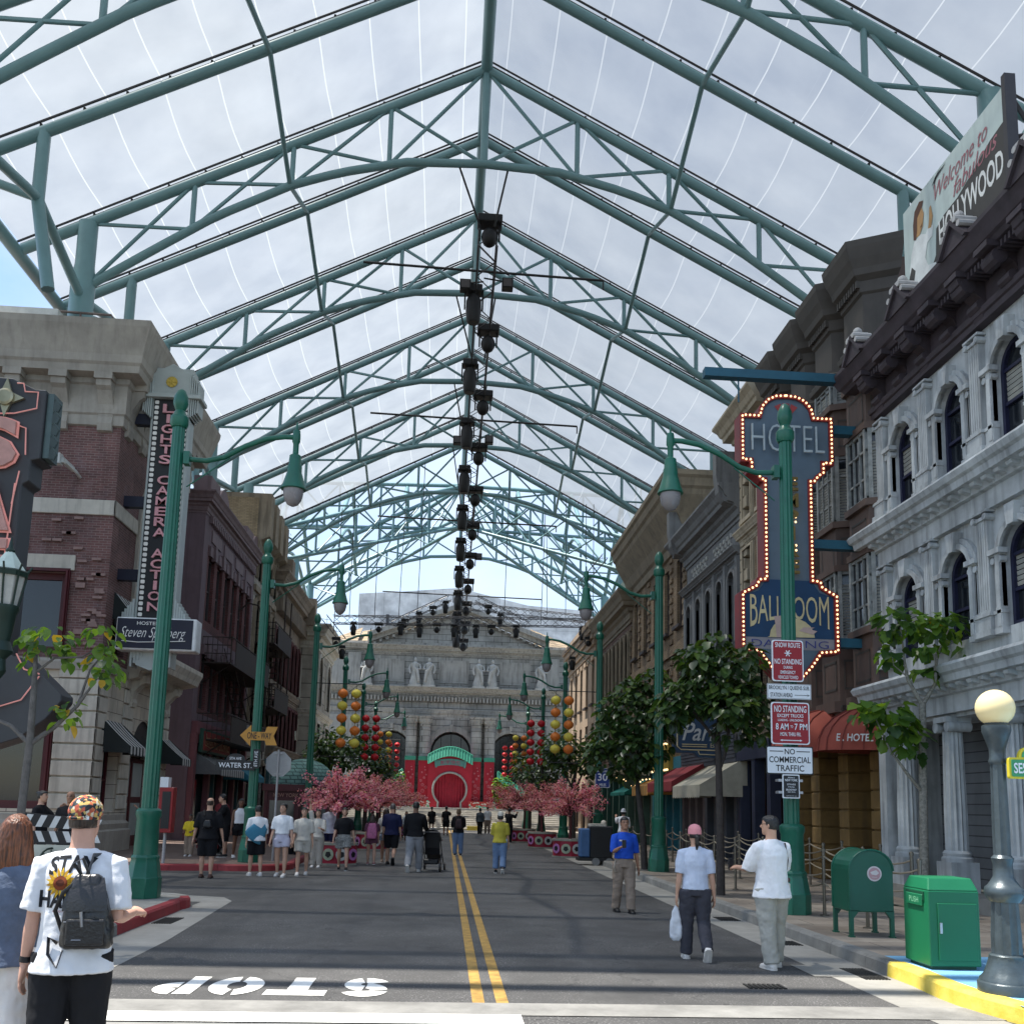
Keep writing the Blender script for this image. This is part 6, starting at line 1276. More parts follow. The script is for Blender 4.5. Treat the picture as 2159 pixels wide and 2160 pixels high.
# ------------------------------------------------------------------ left edge: lantern lamp, chair, clapperboard, red machine
T = thing('lantern_lamp', 'dark green multi lantern lamp post with frosted glass at the left edge', 'street lamp', (-6.3, 12, .156)); DGI = mat('dark_green_iron', (.012, .03, .022), .45, .2, var=.2)
b = MB(); b.lathe((-6.3, 12, .156), [(.3, 0), (.28, .4), (.15, .6), (.12, 2.2), (.16, 2.6), (.1, 2.9), (.12, 4.2)], 14); b.tube([(-6.3, 12, 3.1), (-5.9, 12, 3.0), (-5.55, 12, 3.25)], .07, 8); b.build('post', DGI, T, 50)
for lx in (-5.56, -5.98):
    b = MB(); b.lathe((lx, 12, 0), [(.03, 3.15), (.09, 3.25), (.07, 3.4), (.15, 3.5), (.1, 3.62), (.12, 3.75), (.14, 3.95), (.17, 4.02), (.17, 4.07)], 12)
    for k in range(8): a = 2 * pi * k / 8 + .2; b.tube([(lx + .15 * cos(a), 12 + .15 * sin(a), 4.05), (lx + .225 * cos(a), 12 + .225 * sin(a), 4.5), (lx + .27 * cos(a), 12 + .27 * sin(a), 4.58)], .013, 5)
    b.lathe((lx, 12, 0), [(.235, 4.44), (.245, 4.5), (.22, 4.52)], 8); b.lathe((lx, 12, 0), [(.05, 4.74), (.06, 4.78), (.03, 4.82), (.01, 4.95)], 10); l_ = b.build('lantern_frame', DGI, T, 30)
    b = MB(); b.lathe((lx, 12, 0), [(.14, 4.06), (.21, 4.46)], 8); b.build('lantern_glass', mat('lantern_frosted', (.4, .4, .37), .25), l_); b = MB(); b.lathe((lx, 12, 0), [(.21, 4.52), (.05, 4.76)], 8); b.build('lantern_cap', mat('pale_green_cap', (.5, .58, .5), .4), l_)
def chair(x, y, rz, label):
    T = thing('garden_chair', label, 'chair', (0, 0, 0), 'green iron chairs'); b = MB()
    b.loft([[(.2 * cos(a) * s, .2 * sin(a) * s, z) for a in [2 * pi * i / 16 for i in range(16)]] for s, z in ((1, .43), (1.03, .445), (1, .46))]); b.build('seat', DGI, T)
    for sx_ in (-1, 1):
        for sy in (-1, 1): b = MB(); b.tube([(.15 * sx_, .15 * sy, .44), (.17 * sx_, .17 * sy, .25), (.2 * sx_, .2 * sy, 0)], [.018, .014, .011], 6); b.build('leg', DGI, T)
    b = MB(); b.tube([(-.2, .16, .44), (-.21, .2, .65)] + [(-.21 * cos(pi * i / 8), .22, .68 + .17 * sin(pi * i / 8)) for i in range(9)] + [(.21, .2, .65), (.2, .16, .44)], .014, 6)
    for k in range(5): a = pi * k / 4; b.tube([(0, .21, .55), (.1 * cos(a), .215, .62 + .1 * sin(a)), (.19 * cos(a), .22, .68 + .15 * sin(a))], .008, 5)
    b.tube([(.08 * cos(2 * pi * i / 10), .21, .64 + .08 * sin(2 * pi * i / 10)) for i in range(11)], .01, 5); b.tube([(-.2, .2, .55), (.2, .2, .55)], .01, 5); b.build('backrest', DGI, T)
    T.location = (x, y, .156); T.rotation_euler = (0, 0, rz); return T
chair(-4.62, 13.6, 2.6, 'green wrought iron chair in front of the near left lamp post'); chair(-4.55, 10.2, .4, 'green wrought iron chair at the left edge beside the woman'); chair(-5.3, 13.9, 1.2, 'green wrought iron chair behind the man with the backpack')
T = thing('clapperboard_stand', 'large black and white film clapperboard standing on the left pavement', 'clapperboard', (-5.5, 14, .156)); WH_ = mat('clapper_white', (.6, .6, .58), .6)
b = MB(); b.box(-6.0, -4.95, 14, 14.06, 1.06, 1.24); b.build('lower_stick', SBLK, T); b = MB(); b.prism([(-6.02, 1.32), (-4.95, 1.25), (-4.95, 1.42), (-6.02, 1.5)], 14, 14.06, 'y'); b.build('upper_stick', SBLK, T)
b = MB()
for k in range(6):
    x = -5.95 + k * .19; b.poly([(x, 13.995, 1.24), (x + .085, 13.995, 1.24), (x + .155, 13.995, 1.09), (x + .07, 13.995, 1.09)]); z = 1.315 - .065 * (k + .5) / 6; b.poly([(x, 13.995, z), (x + .085, 13.995, z), (x + .155, 13.995, z + .16), (x + .07, 13.995, z + .165)])
b.build('white_stripes', WH_, T); b = MB(); b.box(-5.98, -4.95, 14, 14.05, .55, 1.05); b.build('slate', mat('slate_cream', (.5, .5, .42), .6), T); b = MB(); txt(b, 'Hooray', (-5.45, 13.99, .85), X1, Z1, .4, .14, shear=.3); b.build('lettering', SBLK, T)
b = MB()
for x in (-5.8, -5.15): b.tube([(x, 14.1, .156), (x, 14.08, 1.1)], .03, 6)
b.build('stand', SBLK, T)
T = thing('red_machine', 'slim red ticket machine with a white top next to the near left lamp', 'machine', (-6.85, 24, .156)); b = MB(); b.box(-7.0, -6.66, 24, 24.3, .9, 2.0); b.build('cabinet', mat('machine_red', (.28, .012, .015), .4), T, bevel=.01); b = MB(); b.box(-6.92, -6.72, 23.985, 24, 1.0, 1.9); b.build('screen', SBLK, T); b = MB(); b.box(-7.0, -6.8, 24, 24.25, 2.0, 2.25); b.build('white_top', SWHT, T); b = MB(); b.tube([(-6.83, 24.15, .15), (-6.83, 24.15, .9)], .04, 8); b.build('post', SGR_, T)
# ------------------------------------------------------------------ queue rails on the right pavement
STL_ = mat('queue_steel', (.16, .145, .12), .35, .8, var=.15); ROPE = mat('queue_rope', (.26, .22, .16), .7)
rows = [('kerb', [(6.05, 11.9 + 1.55 * k) for k in range(14)]), ('middle', [(7.1, 14.2 + 1.7 * k) for k in range(11)]), ('wall', [(8.2, 17.6 + 1.75 * k) for k in range(9)])]
proto = None
nth = ['first', 'second', 'third', 'fourth', 'fifth', 'sixth', 'seventh', 'eighth', 'ninth', 'tenth', 'eleventh', 'twelfth', 'thirteenth', 'fourteenth']
for rn, pts in rows:
    for k, (x, y) in enumerate(pts):
        lb = f'slim steel queue post, {nth[k]} from the near end of the {rn} side row'
        if proto is None:
            proto = thing('queue_post', lb, 'queue post', (x, y, .156), 'steel queue posts'); b = MB(); b.lathe((x, y, .156), [(.026, 0), (.026, 1.0), (.034, 1.0), (.034, 1.04), (.01, 1.06)], 10); b.build('tube', STL_, proto, 40); b = MB(); b.lathe((x, y, .156), [(.07, 0), (.07, .012), (.03, .02)], 12); b.build('foot', STL_, proto, 40)
        else: dup(proto, (x, y, .156), label=lb)
    for k, (p, q) in enumerate(zip(pts, pts[1:])):
        b = MB()
        for z in (1.08, .66): b.tube(catenary((*p, z), (*q, z), .1, 6), .014, 5)
        tag(b.build('queue_rope', ROPE), f'pair of sagging ropes, {nth[k]} span of the {rn} side queue row', 'rope', 'queue ropes', 'thing')
# ------------------------------------------------------------------ cart, kiosk, planters
T = thing('cleaning_cart', 'black and blue cleaning cart on wheels by the right hand planters', 'cart', (4.75, 29.6, 0)); b = MB(); b.box(4.5, 5.2, 29.4, 30.1, .22, 1.2); b.build('black_bin', SBLK, T, bevel=.03); b = MB(); b.box(4.2, 4.5, 29.4, 29.95, .25, 1.12); b.build('blue_bin', mat('cart_blue', (.05, .12, .26), .5), T, bevel=.03)
b = MB(); b.box(4.15, 5.22, 29.38, 30.1, .14, .24); b.build('chassis', SBLK, T); b = MB(); b.box(4.52, 5.0, 29.45, 30.0, 1.2, 1.27); b.ball((4.95, 29.6, 1.3), .09, 8, 5); b.build('supplies', mat('paper_pile', (.55, .5, .42), .8, var=.4, sc=20), T)
for x in (4.68, 5.1): b = MB(); b.tube([(x, 29.36, .12), (x, 29.42, .12)], .12, 14); b.build('wheel', mat('grey_wheel', (.2, .2, .2), .6), T)
T = thing('ticket_kiosk', 'maroon ticket kiosk with a turquoise scalloped dome roof on the left pavement', 'kiosk', (-5.5, 36.5, .156)); b = MB(); b.box(-6.6, -4.25, 36, 38, .15, 2.2); b.box(-6.75, -4.1, 35.85, 38.1, 2.1, 2.35); b.box(-6.75, -4.1, 35.85, 38.1, .15, .4)
for x in (-6.62, -5.45, -4.3): b.box(x - .06, x + .06, 35.93, 36, .4, 2.1)
b.build('body', MAROON, T); b = MB(); b.loft([[(-5.45 + 1.25 * cos(t) * cx_, 37 + 1.05 * cos(t) * cy_, 2.35 + 1.0 * sin(t)) for cx_, cy_ in [(cos(2 * pi * i / 20), sin(2 * pi * i / 20)) for i in range(20)]] for t in [pi / 2 * j / 8 for j in range(9)]]); b.build('dome_roof', brick('scalloped_turquoise', (.10, .2, .19), (.13, .24, .225), (.04, .08, .08), .25, .14, .02), T)
b = MB()
for s in (-1, 1): b.poly([(-5.45 + s * .58 - .45, 35.985, .9), (-5.45 + s * .58 + .45, 35.985, .9), (-5.45 + s * .58 + .45, 35.985, 1.75), (-5.45 + s * .58 - .45, 35.985, 1.75)])
b.build('window_pane', glass('kiosk_glass', (.05, .06, .06)), T); b = MB(); txt(b, 'NEW YORK HISTORIES', (-5.45, 35.92, 1.95), X1, Z1, 1.8, .14, off=.01); b.build('lettering', mat('rose_gold_letter', (.4, .2, .15), .5), T)
def planter(x, y, label, sc=1.0):
    T = thing('planter', label, 'planter', (x, y, 0), 'red round planters'); b = MB(); b.lathe((x, y, 0), [(.52 * sc, .03), (.52 * sc, .5 * sc)], 10, rot=.3); b.build('red_tub', mat('planter_red', (.36, .02, .045), .5, var=.08), T)
    b = MB(); b.lathe((x, y, 0), [(.55 * sc, .5 * sc), (.55 * sc, .56 * sc), (.46 * sc, .57 * sc), (.46 * sc, .5 * sc)], 10, rot=.3); b.lathe((x, y, 0), [(.54 * sc, 0), (.54 * sc, .05)], 10, rot=.3); b.build('stone_rim', mat('planter_rim', (.3, .3, .25), .8), T)
    b = MB(); b.lathe((x, y, 0), [(.45 * sc, .5 * sc), (.3 * sc, .55 * sc)], 10, rot=.3); b.build('petal_litter', mat('petal_litter', (.55, .15, .18), .9, var=.3, sc=20, bump=.5), T)
    cols = ((.45, .18, .42), (.38, .42, .3), (.5, .5, .48))
    for k in range(4):
        a = -pi / 2 + (k - 1.5) * .63; b = MB(); b.lathe((0, 0, 0), [(.15 * sc, 0), (.15 * sc, .01)], 16); r = .535 * sc; d = Vector((cos(a), sin(a), 0)); t = Vector((-sin(a), cos(a), 0)); b.v = [tuple(Vector((x, y, .27 * sc)) + d * (r + z) + t * u + Z1 * v) for u, v, z in b.v]
        m = b.build('round_badge', mat(f'badge_colour_{k % 3}', cols[k % 3], .6), T); b = MB(); b.lathe((0, 0, 0), [(.085 * sc, .012), (.085 * sc, .016)], 5, rot=k); b.v = [tuple(Vector((x, y, .27 * sc)) + d * (r + z) + t * u + Z1 * v) for u, v, z in b.v]; b.build('badge_mark', SBLK, m)
    return T
PL = [(4.48, 34.2, 'nearest on the right beside the cleaning cart', 1.15), (4.25, 41.5, 'second on the right side of the road', 1.2), (3.95, 47.5, 'third on the right side of the road', 1.15), (3.5, 49.8, 'farthest on the right side of the road', 1.1), (-3.0, 27.6, 'nearest on the left behind the woman in patterned shorts', 1.1), (-2.7, 36.5, 'second on the left side of the road', 1.15), (-2.9, 44, 'third on the left side of the road', 1.15), (-2.6, 50.5, 'farthest on the left side of the road', 1.1)]
for x, y, l, s in PL: planter(x, y, f'red round planter with coloured badges, {l}', s)
# ------------------------------------------------------------------ paper lanterns
LO, LY, LR = (mat('lantern_orange', (.72, .19, .03), .55, var=.1, sc=6), mat('lantern_yellow', (.70, .58, .08), .55, var=.1, sc=6), mat('lantern_red', (.52, .012, .02), .5, var=.1, sc=6))
LP = {}
def lantern(col, nm, x, y, z, label, r=.19):
    if nm not in LP:
        T = thing('paper_lantern', label, 'lantern', (x, y, z), f'{nm} paper lanterns'); b = MB(); rings = []
        for j in range(9): t = -pi / 2 + pi * j / 8; rr = r * max(.28, cos(t)); rings.append([(x + rr * (1 + .025 * (i % 2)) * cos(2 * pi * i / 24), y + rr * (1 + .025 * (i % 2)) * sin(2 * pi * i / 24), z + r * .88 * sin(t)) for i in range(24)])
        b.loft(rings); b.build('paper_shade', col, T, 60); b = MB(); b.lathe((x, y, z), [(.05, r * .86), (.05, r * .95), (.012, r * .98), (.012, r * 1.2)], 8); b.lathe((x, y, z), [(.045, -r * .95), (.045, -r * .86)], 8); b.lathe((x, y, z), [(.012, -r * 1.3), (.02, -r * 1.0)], 6); b.build('cap_and_tassel', mat('lantern_fitting', (.25, .15, .03), .5), T); LP[nm] = T
    else:
        T = dup(LP[nm], (x, y, z), label=label); T['group'] = f'{nm} paper lanterns'
ordn = ('topmost', 'second', 'middle', 'fourth', 'lowest')
CB = mat('black_cable', (.015, .015, .015), .6)
def strand(x, y, zt_, cols, desc, n=5, pitch=.46):
    b = MB(); b.tube([(x, y, zt_ + .35), (x, y, zt_ - pitch * n)], .008, 4); tag(b.build('lantern_string', CB), f'thin dark string of the {desc}', 'string', 'lantern strings', 'thing')
    for k in range(n):
        c = cols[k % len(cols)]; m, nm = {'o': (LO, 'orange'), 'y': (LY, 'yellow'), 'r': (LR, 'red')}[c]; lantern(m, nm, x, y, zt_ - pitch * k, f'{nm} paper lantern, {ordn[k]} on the {desc}')
rowsL = (('nearest', 35.35, 5.75, 'oyoyo', 'yoyoy', 0), ('second', 45.75, 5.75, 'rrrrr', 'rrrrr', 0), ('third', 55.95, 5.75, 'oyoyo', 'yoyoy', 0), ('farthest', 65.9, 5.75, 'rrrrr', 'rrrrr', 0))
for side, s, x0 in (('left', 1, -5.0), ('right', -1, 5.62)):
    for nm, y, z, a, c, _ in rowsL:
        b = MB()
        for zz in (z + .36, z - 2.35): b.tube([(x0, y, zz), (x0 + s * 1.85, y, zz)], .018, 5)
        tag(b.build('lantern_rods', CB), f'pair of thin rods holding the {nm} lantern strands on the {side}', 'rod', 'lantern rods', 'thing')
        strand(x0 + s * 1.08, y, z, a, f'outer strand of the {nm} {side} lamp'); strand(x0 + s * 1.58, y, z, c, f'inner strand of the {nm} {side} lamp')
# ------------------------------------------------------------------ lighting truss under the ridge, rigs at the far end
BLK = mat('black_stage_metal', (.012, .012, .013), .5, .1, var=.15); ALU = mat('truss_aluminium', (.10, .10, .105), .45, .5)
def boxtruss(b, A, B, s, n, up=Z1):
    A, B = Vector(A), Vector(B); t = (B - A).normalized(); sd_ = t.cross(up).normalized() * s / 2; u = sd_.cross(t).normalized() * s / 2
    C_ = [sd_ + u, sd_ - u, -sd_ - u, -sd_ + u]
    for c in C_: b.tube([A + c, B + c], s * .06, 5)
    for i in range(n):
        p, q = A.lerp(B, i / n), A.lerp(B, (i + 1) / n)
        for k in range(4):
            c, d = C_[k], C_[(k + 1) % 4]; b.tube([p + (c if i % 2 else d), q + (d if i % 2 else c)], s * .03, 4)
zl = lambda y: 20.7 - (y - 29.5) * .1145
T0 = thing('lighting_truss', 'long aluminium box truss hung with black stage lights under the roof ridge', 'lighting truss', (.75, 29.5, 18)); b = MB(); boxtruss(b, (.8, 29.5, zl(29.5)), (.72, 78, zl(78)), .62, 60); b.build('box_truss', ALU, T0)
b = MB()
for y in TR[2:6]:
    for s in (-1, 1): b.tube([(.55 + s * .8, y, 22.3), (.75 + s * .25, y + 1.2, zl(y + 1.2) + .3)], .035, 5)
b.build('hanging_cable', CB, T0)
for y, wd in ((31.2, 4.1), (41.5, 4.6), (53, 5), (66, 5.5)): b = MB(); b.tube([(.6 - wd, y, zl(y) + .05), (.75, y, zl(y) - .03), (.9 + wd, y, zl(y) - .1)], .045, 6); b.tube([(.9 + wd, y, zl(y) - .1), (.9 + wd, y, zl(y) - .45)], .03, 5); b.build('cross_bar', BLK, T0)
spot = None
def spotlight(x, y, z, label, kind, grp, sc=None):
    key = 'spot' + kind
    if key in LP:
        d = dup(LP[key], (x, y, z), label=label, sc=sc); d['group'] = grp; return d
    T = thing('stage_light', label, 'stage light', (x, y, z), grp); LP[key] = T; b = MB()
    if kind == 'a':
        b.box(x - .3, x + .3, y - .25, y + .25, z - .02, z + .26); b.build('yoke_box', BLK, T, bevel=.03); b = MB(); b.lathe((x, y, z), [(.2, -1.15), (.24, -1.1), (.28, -.7), (.27, -.3), (.2, -.1)], 14); b.build('lamp_barrel', BLK, T, 40); b = MB()
        for s in (-1, 1): b.box(x + s * .32 - .03, x + s * .32 + .03, y - .1, y + .1, z - .6, z + .1)
        b.build('yoke_arm', BLK, T)
    else:
        b.box(x - .42, x + .42, y - .3, y + .3, z - .02, z + .26); b.build('base_box', BLK, T, bevel=.03); b = MB(); b.ball((x, y, z - .45), (.28, .3, .34), 12, 8); b.build('lamp_head', BLK, T, 60); b = MB()
        for s in (-1, 1): b.box(x + s * .33 - .03, x + s * .33 + .03, y - .08, y + .08, z - .55, z)
        b.build('yoke_arm', BLK, T)
    return T
ks = 0
for k in range(21):
    y = 29.7 + k * 2.35; z = zl(y) - .3
    if k == 0: spotlight(.85, y, z + .9, 'black stage light on top of the near end of the long ceiling truss', 'b', 'stage lights on the long truss'); continue
    a = 'a' if k % 2 else 'b'; n_ = ('first', 'second', 'third', 'fourth', 'fifth', 'sixth', 'seventh', 'eighth', 'ninth', 'tenth')[(k - 1) // 2]
    spotlight((.42 if a == 'a' else 1.05), y, z, f'{"long barrelled" if a == "a" else "round headed"} black stage light, {n_} of its kind from the truss near end', a, 'stage lights on the long truss')
for k, (x, y) in enumerate(((.1, 31.8), (1.6, 31.6), (.0, 43.2), (1.5, 43), (1.6, 58))):
    T = thing('floodlight', ['small square floodlight left of the truss near end', 'small square floodlight right of the truss near end', 'small square floodlight left of the truss middle', 'small square floodlight right of the truss middle', 'small square floodlight right of the truss far part'][k], 'floodlight', (x, y, zl(y) - .1), 'square floodlights'); z = zl(y) - .1
    b = MB(); b.box(x - .2, x + .2, y - .15, y + .2, z - .28, z + .1); b.build('housing', BLK, T, bevel=.02); b = MB(); b.box(x - .15, x + .15, y - .17, y - .151, z - .24, z + .05); b.build('lens', mat('dull_lens', (.09, .08, .08), .3), T); b = MB(); b.tube([(x, y, z), (.75, y, z + .1)], .03, 5); b.build('arm', BLK, T)
def rig(name, label, A, B, s, n): T = thing(name, label, 'lighting truss', A, 'stage rig trusses'); b = MB(); boxtruss(b, A, B, s, n); b.build('box_truss', ALU, T); return T
rig('stage_truss', 'horizontal stage truss crossing in front of the library pediment', (-7.5, 60, 13.25), (9.2, 60, 13.65), .5, 30); rig('stage_truss', 'slanting stage truss rising to the ridge on the left', (-3.8, 61, 13.3), (-.1, 61, 15.2), .4, 9); rig('stage_truss', 'slanting stage truss falling from the ridge on the right', (1.6, 61, 15.2), (5.0, 61, 13.6), .4, 9)
rig('stage_truss', 'upper stage truss running right from the ridge', (1.2, 64, 15.3), (9.3, 64, 14.7), .45, 16); rig('stage_truss', 'tilted stage truss piece hanging at the right building edge', (7.3, 58, 11.2), (9.4, 58, 13.6), .4, 7); rig('stage_truss', 'tilted stage truss piece hanging at the left building edge', (-7.8, 58, 13.0), (-6.6, 58, 11.6), .4, 4); rig('stage_truss', 'steep stage truss piece high at the right edge', (8.0, 58, 15.6), (9.6, 58, 17.6), .4, 6)
for k, (x, z) in enumerate(((-6.2, 13.0), (-4.6, 13.0), (-3.2, 13.1), (-2.0, 13.0), (-.9, 13.1), (.2, 13.1), (1.6, 13.1), (2.6, 13.1), (4.2, 13.2), (8.5, 13.2))): spotlight(x, 60, z, f'small black stage light, {nth[k]} from the left on the far horizontal truss', 'ab'[k % 3 == 1], 'stage lights on the far rig', .62)
for k, (x, z) in enumerate(((-3.0, 13.5), (-2.1, 14.0), (-1.2, 14.4), (-.4, 14.8), (2.4, 14.6), (3.2, 14.1), (8.6, 12.2), (7.6, 10.9), (-7.0, 11.6), (-6.6, 11.1))): spotlight(x, 60.9 if abs(x) < 6 else 57.9, z, f'small black stage light, {nth[k]} of those on the slanting far trusses', 'ba'[k % 2], 'stage lights on the slanting trusses', .6)
b = MB()
for x, y, z0, z1 in ((-6.5, 60, 13.4, 22), (-4.9, 60, 13.4, 21), (-2.2, 60, 13.4, 24), (3.4, 60, 13.5, 23), (5.8, 60, 13.5, 21), (7.4, 60, 13.6, 22), (8.4, 58, 13, 21), (8.9, 58, 13, 21), (-7.2, 58, 12, 20), (-3.6, 64, 14, 23), (6.6, 64, 14.9, 21)): b.tube([(x, y, z0), (x + random.uniform(-.2, .2), y, z1)], .022, 4)
o = tag(b.build('hoist_cables', CB), 'thin dark hoist cables dropping from the far roof lattice to the stage rig', 'cables', kind='thing')
# ------------------------------------------------------------------ trees
def leafmat(name, c, tr=.45, rough=.4):
    if name in MATS: return MATS[name]
    m = mat(name, c, rough, 0, .25, 3, spec=.45); nt = m.node_tree; N = nt.nodes; L = nt.links; b = N['Principled BSDF']; out = [n for n in N if n.type == 'OUTPUT_MATERIAL'][0]
    t = N.new('ShaderNodeBsdfTranslucent'); t.inputs[0].default_value = (min(1, c[0] * 2.1), min(1, c[1] * 2.0), c[2] * .8, 1); x = N.new('ShaderNodeMixShader'); x.inputs[0].default_value = tr
    L.new(b.outputs[0], x.inputs[1]); L.new(t.outputs[0], x.inputs[2]); L.new(x.outputs[0], out.inputs[0]); return m
LEAFS = [leafmat('leaf_light', (.12, .21, .03)), leafmat('leaf_mid', (.065, .14, .022)), leafmat('leaf_dark', (.03, .075, .018)), leafmat('leaf_yellow', (.42, .27, .03))]
DLEAF = [leafmat('leaf_glossy_a', (.055, .10, .025), .25, .3), leafmat('leaf_glossy_b', (.03, .065, .018), .25, .3), leafmat('leaf_glossy_c', (.02, .042, .014), .25, .35), leafmat('leaf_glossy_d', (.09, .14, .03), .3, .3)]
BARK = mat('pale_bark', (.22, .205, .18), .9, var=.4, sc=14, bump=.4); BARKD = mat('dark_bark', (.055, .045, .04), .9, var=.35, sc=10, bump=.4)
def leaf(mb, p, d, n, s, fold=.25, lobe=0):
    d = d.normalized(); x = d.cross(n)
    if x.length < 1e-3: x = d.orthogonal()
    x.normalize(); n = x.cross(d)
    prof = ((0, 0), (.30, .06), (.42, .3), (.34, .6), (.16, .85), (0, 1)) if not lobe else ((0, 0), (.36, .02), (.5, .3), (.33, .42), (.36, .66), (0, 1))
    mid = [p + d * (v * s) - n * (.12 * s * v * v) for u, v in prof]
    vs = [tuple(q) for q in mid]
    for sg in (-1, 1): vs += [tuple(q + x * (sg * u * s) + n * (fold * u * s)) for q, (u, v) in zip(mid, prof)]
    k = len(prof); fs = []
    for sg in (0, 1):
        o = k * (1 + sg)
        for i in range(k - 1): fs.append((i, i + 1, o + i + 1, o + i) if sg else (i, o + i, o + i + 1, i + 1))
    mb.add(vs, fs)
def rv(r): 
    while 1:
        v = Vector((r.uniform(-1, 1), r.uniform(-1, 1), r.uniform(-1, 1)))
        if .05 < v.length < 1: return v
def crown(T, clumps, size, mats, seed, wt=(.3, .4, .25, .05), lobe=0, droop=.7, up=.0, name='crown'):
    r = random.Random(seed); b = MB()
    for c, rad, n in clumps:
        c = Vector(c)
        for i in range(n):
            v = rv(r); q = v.normalized() * (v.length ** .5)
            p = c + Vector((q.x * rad[0], q.y * rad[1], q.z * rad[2])); d = Vector((q.x, q.y, q.z * .4 - droop + r.uniform(-.35, .35) + up)) + rv(r) * .35
            t = r.random(); a = 0
            for j, w in enumerate(wt):
                a += w
                if t < a: b.m = j; break
            leaf(b, p, d, Z1 + rv(r) * .6 + q * .3, size * r.uniform(.6, 1.25), r.uniform(.1, .4), lobe)
    o = b.build(name, mats, T, 180); return o
def trunk(T, paths, m, name='trunk'):
    b = MB()
    for P, R in paths: b.tube(P, R, 8)
    return b.build(name, m, T, 60)
# young broad-leaved tree at the left
T = thing('young_tree', 'slim young tree with sparse bright broad leaves on the left pavement', 'tree', (-4.65, 10.9, .156), None)
y = 10.9
trunk(T, [([(-4.68, y, .156), (-4.66, y, 1.2), (-4.63, y, 2.35), (-4.64, y, 2.9), (-4.66, y, 3.35)], [.05, .045, .04, .033, .02]),
          ([(-4.63, y, 2.3), (-4.4, y + .05, 2.5), (-4.15, y, 2.75), (-3.95, y - .05, 3.05)], [.028, .024, .02, .01]), ([(-4.15, y, 2.75), (-4.05, y, 3.15), (-3.9, y + .1, 3.45)], [.016, .012, .007]),
          ([(-4.63, y, 2.3), (-4.85, y, 2.5), (-5.15, y, 2.62)], [.028, .022, .015]), ([(-4.65, y, 3.1), (-4.45, y, 3.28), (-4.15, y, 3.3), (-3.98, y, 3.42)], [.016, .013, .01, .006]), ([(-4.66, y, 3.3), (-4.8, y, 3.5)], [.014, .006])], mat('grey_bark', (.10, .095, .09), .9, var=.35, sc=12, bump=.3))
crown(T, [((-4.5, y, 3.5), (.26, .25, .16), 42), ((-4.72, y, 3.45), (.14, .15, .16), 18), ((-3.98, y, 3.55), (.2, .2, .16), 30), ((-3.9, y, 3.2), (.22, .22, .2), 44), ((-4.3, y + .1, 2.66), (.17, .2, .16), 26), ((-4.3, y, 3.3), (.15, .1, .1), 8), ((-4.62, y, 3.25), (.2, .2, .12), 12)], .125, LEAFS, 3, (.5, .3, .14, .06))
# broad-leaved sapling at the right
T = thing('young_tree', 'pale barked sapling with big lobed leaves in front of the grey columns', 'tree', (8.3, 16.2, .156)); y = 16.2
trunk(T, [([(8.32, y, .156), (8.33, y, 1.2), (8.36, y, 2.4), (8.4, y, 3.75)], [.085, .075, .07, .06]), ([(8.4, y, 3.7), (8.15, y, 4.15), (8.1, y, 4.5), (8.05, y, 5.1)], [.04, .03, .022, .01]), ([(8.4, y, 3.7), (8.65, y, 4.1), (8.7, y, 4.6), (8.95, y, 5.1)], [.04, .03, .022, .01]), ([(8.7, y, 4.3), (9.1, y, 4.5), (9.35, y, 4.75)], [.018, .012, .008]),
          ([(8.36, y, 2.15), (8.05, y - .1, 2.45), (7.75, y - .1, 2.85), (7.5, y - .1, 3.4)], [.035, .028, .02, .01]), ([(8.15, y, 4.2), (7.9, y, 4.4), (7.85, y, 4.7)], [.015, .01, .006])], mat('mottled_bark', (.24, .225, .19), .9, var=.5, sc=22, bump=.4))
crown(T, [((8.0, y, 5.2), (.42, .35, .26), 46), ((8.75, y, 5.15), (.55, .35, .26), 56), ((7.85, y - .1, 4.6), (.25, .25, .2), 14), ((8.55, y, 4.75), (.28, .25, .2), 18), ((7.75, y - .1, 3.4), (.4, .35, .38), 60), ((8.15, y - .1, 3.05), (.3, .25, .3), 34), ((9.3, y, 4.7), (.15, .15, .16), 12), ((8.45, y, 4.3), (.2, .2, .12), 8), ((7.35, y, 3.6), (.25, .2, .22), 16)], .25, LEAFS, 5, (.32, .42, .25, .01), 1)
# two leafy pavement trees on the right
def pavement_tree(label, x, y, z0, tr, clumps, size, seed, grp='leafy pavement trees'):
    T = thing('leafy_tree', label, 'tree', (x, y, .156), grp); trunk(T, tr, BARKD); crown(T, clumps, size, DLEAF, seed, (.3, .36, .24, .1), 0, .6); return T
x, y = 5.32, 18.3; r = random.Random(11)
cl = [((x + dx, y + dy, z), (rx, rx, rz), n) for dx, dy, z, rx, rz, n in ((0, 0, 4.35, .7, .5, 260), (-.65, 0, 3.95, .5, .4, 170), (.6, .1, 4.05, .5, .42, 180), (.1, -.5, 3.75, .5, .35, 150), (-.3, .4, 4.8, .45, .3, 110), (.45, -.2, 4.75, .4, .3, 90), (-.95, -.1, 3.65, .3, .3, 60), (.85, .1, 3.5, .32, .36, 80), (-.5, -.3, 4.65, .3, .25, 60), (0, .1, 5.15, .28, .2, 40), (.3, 0, 3.3, .4, .25, 60))]
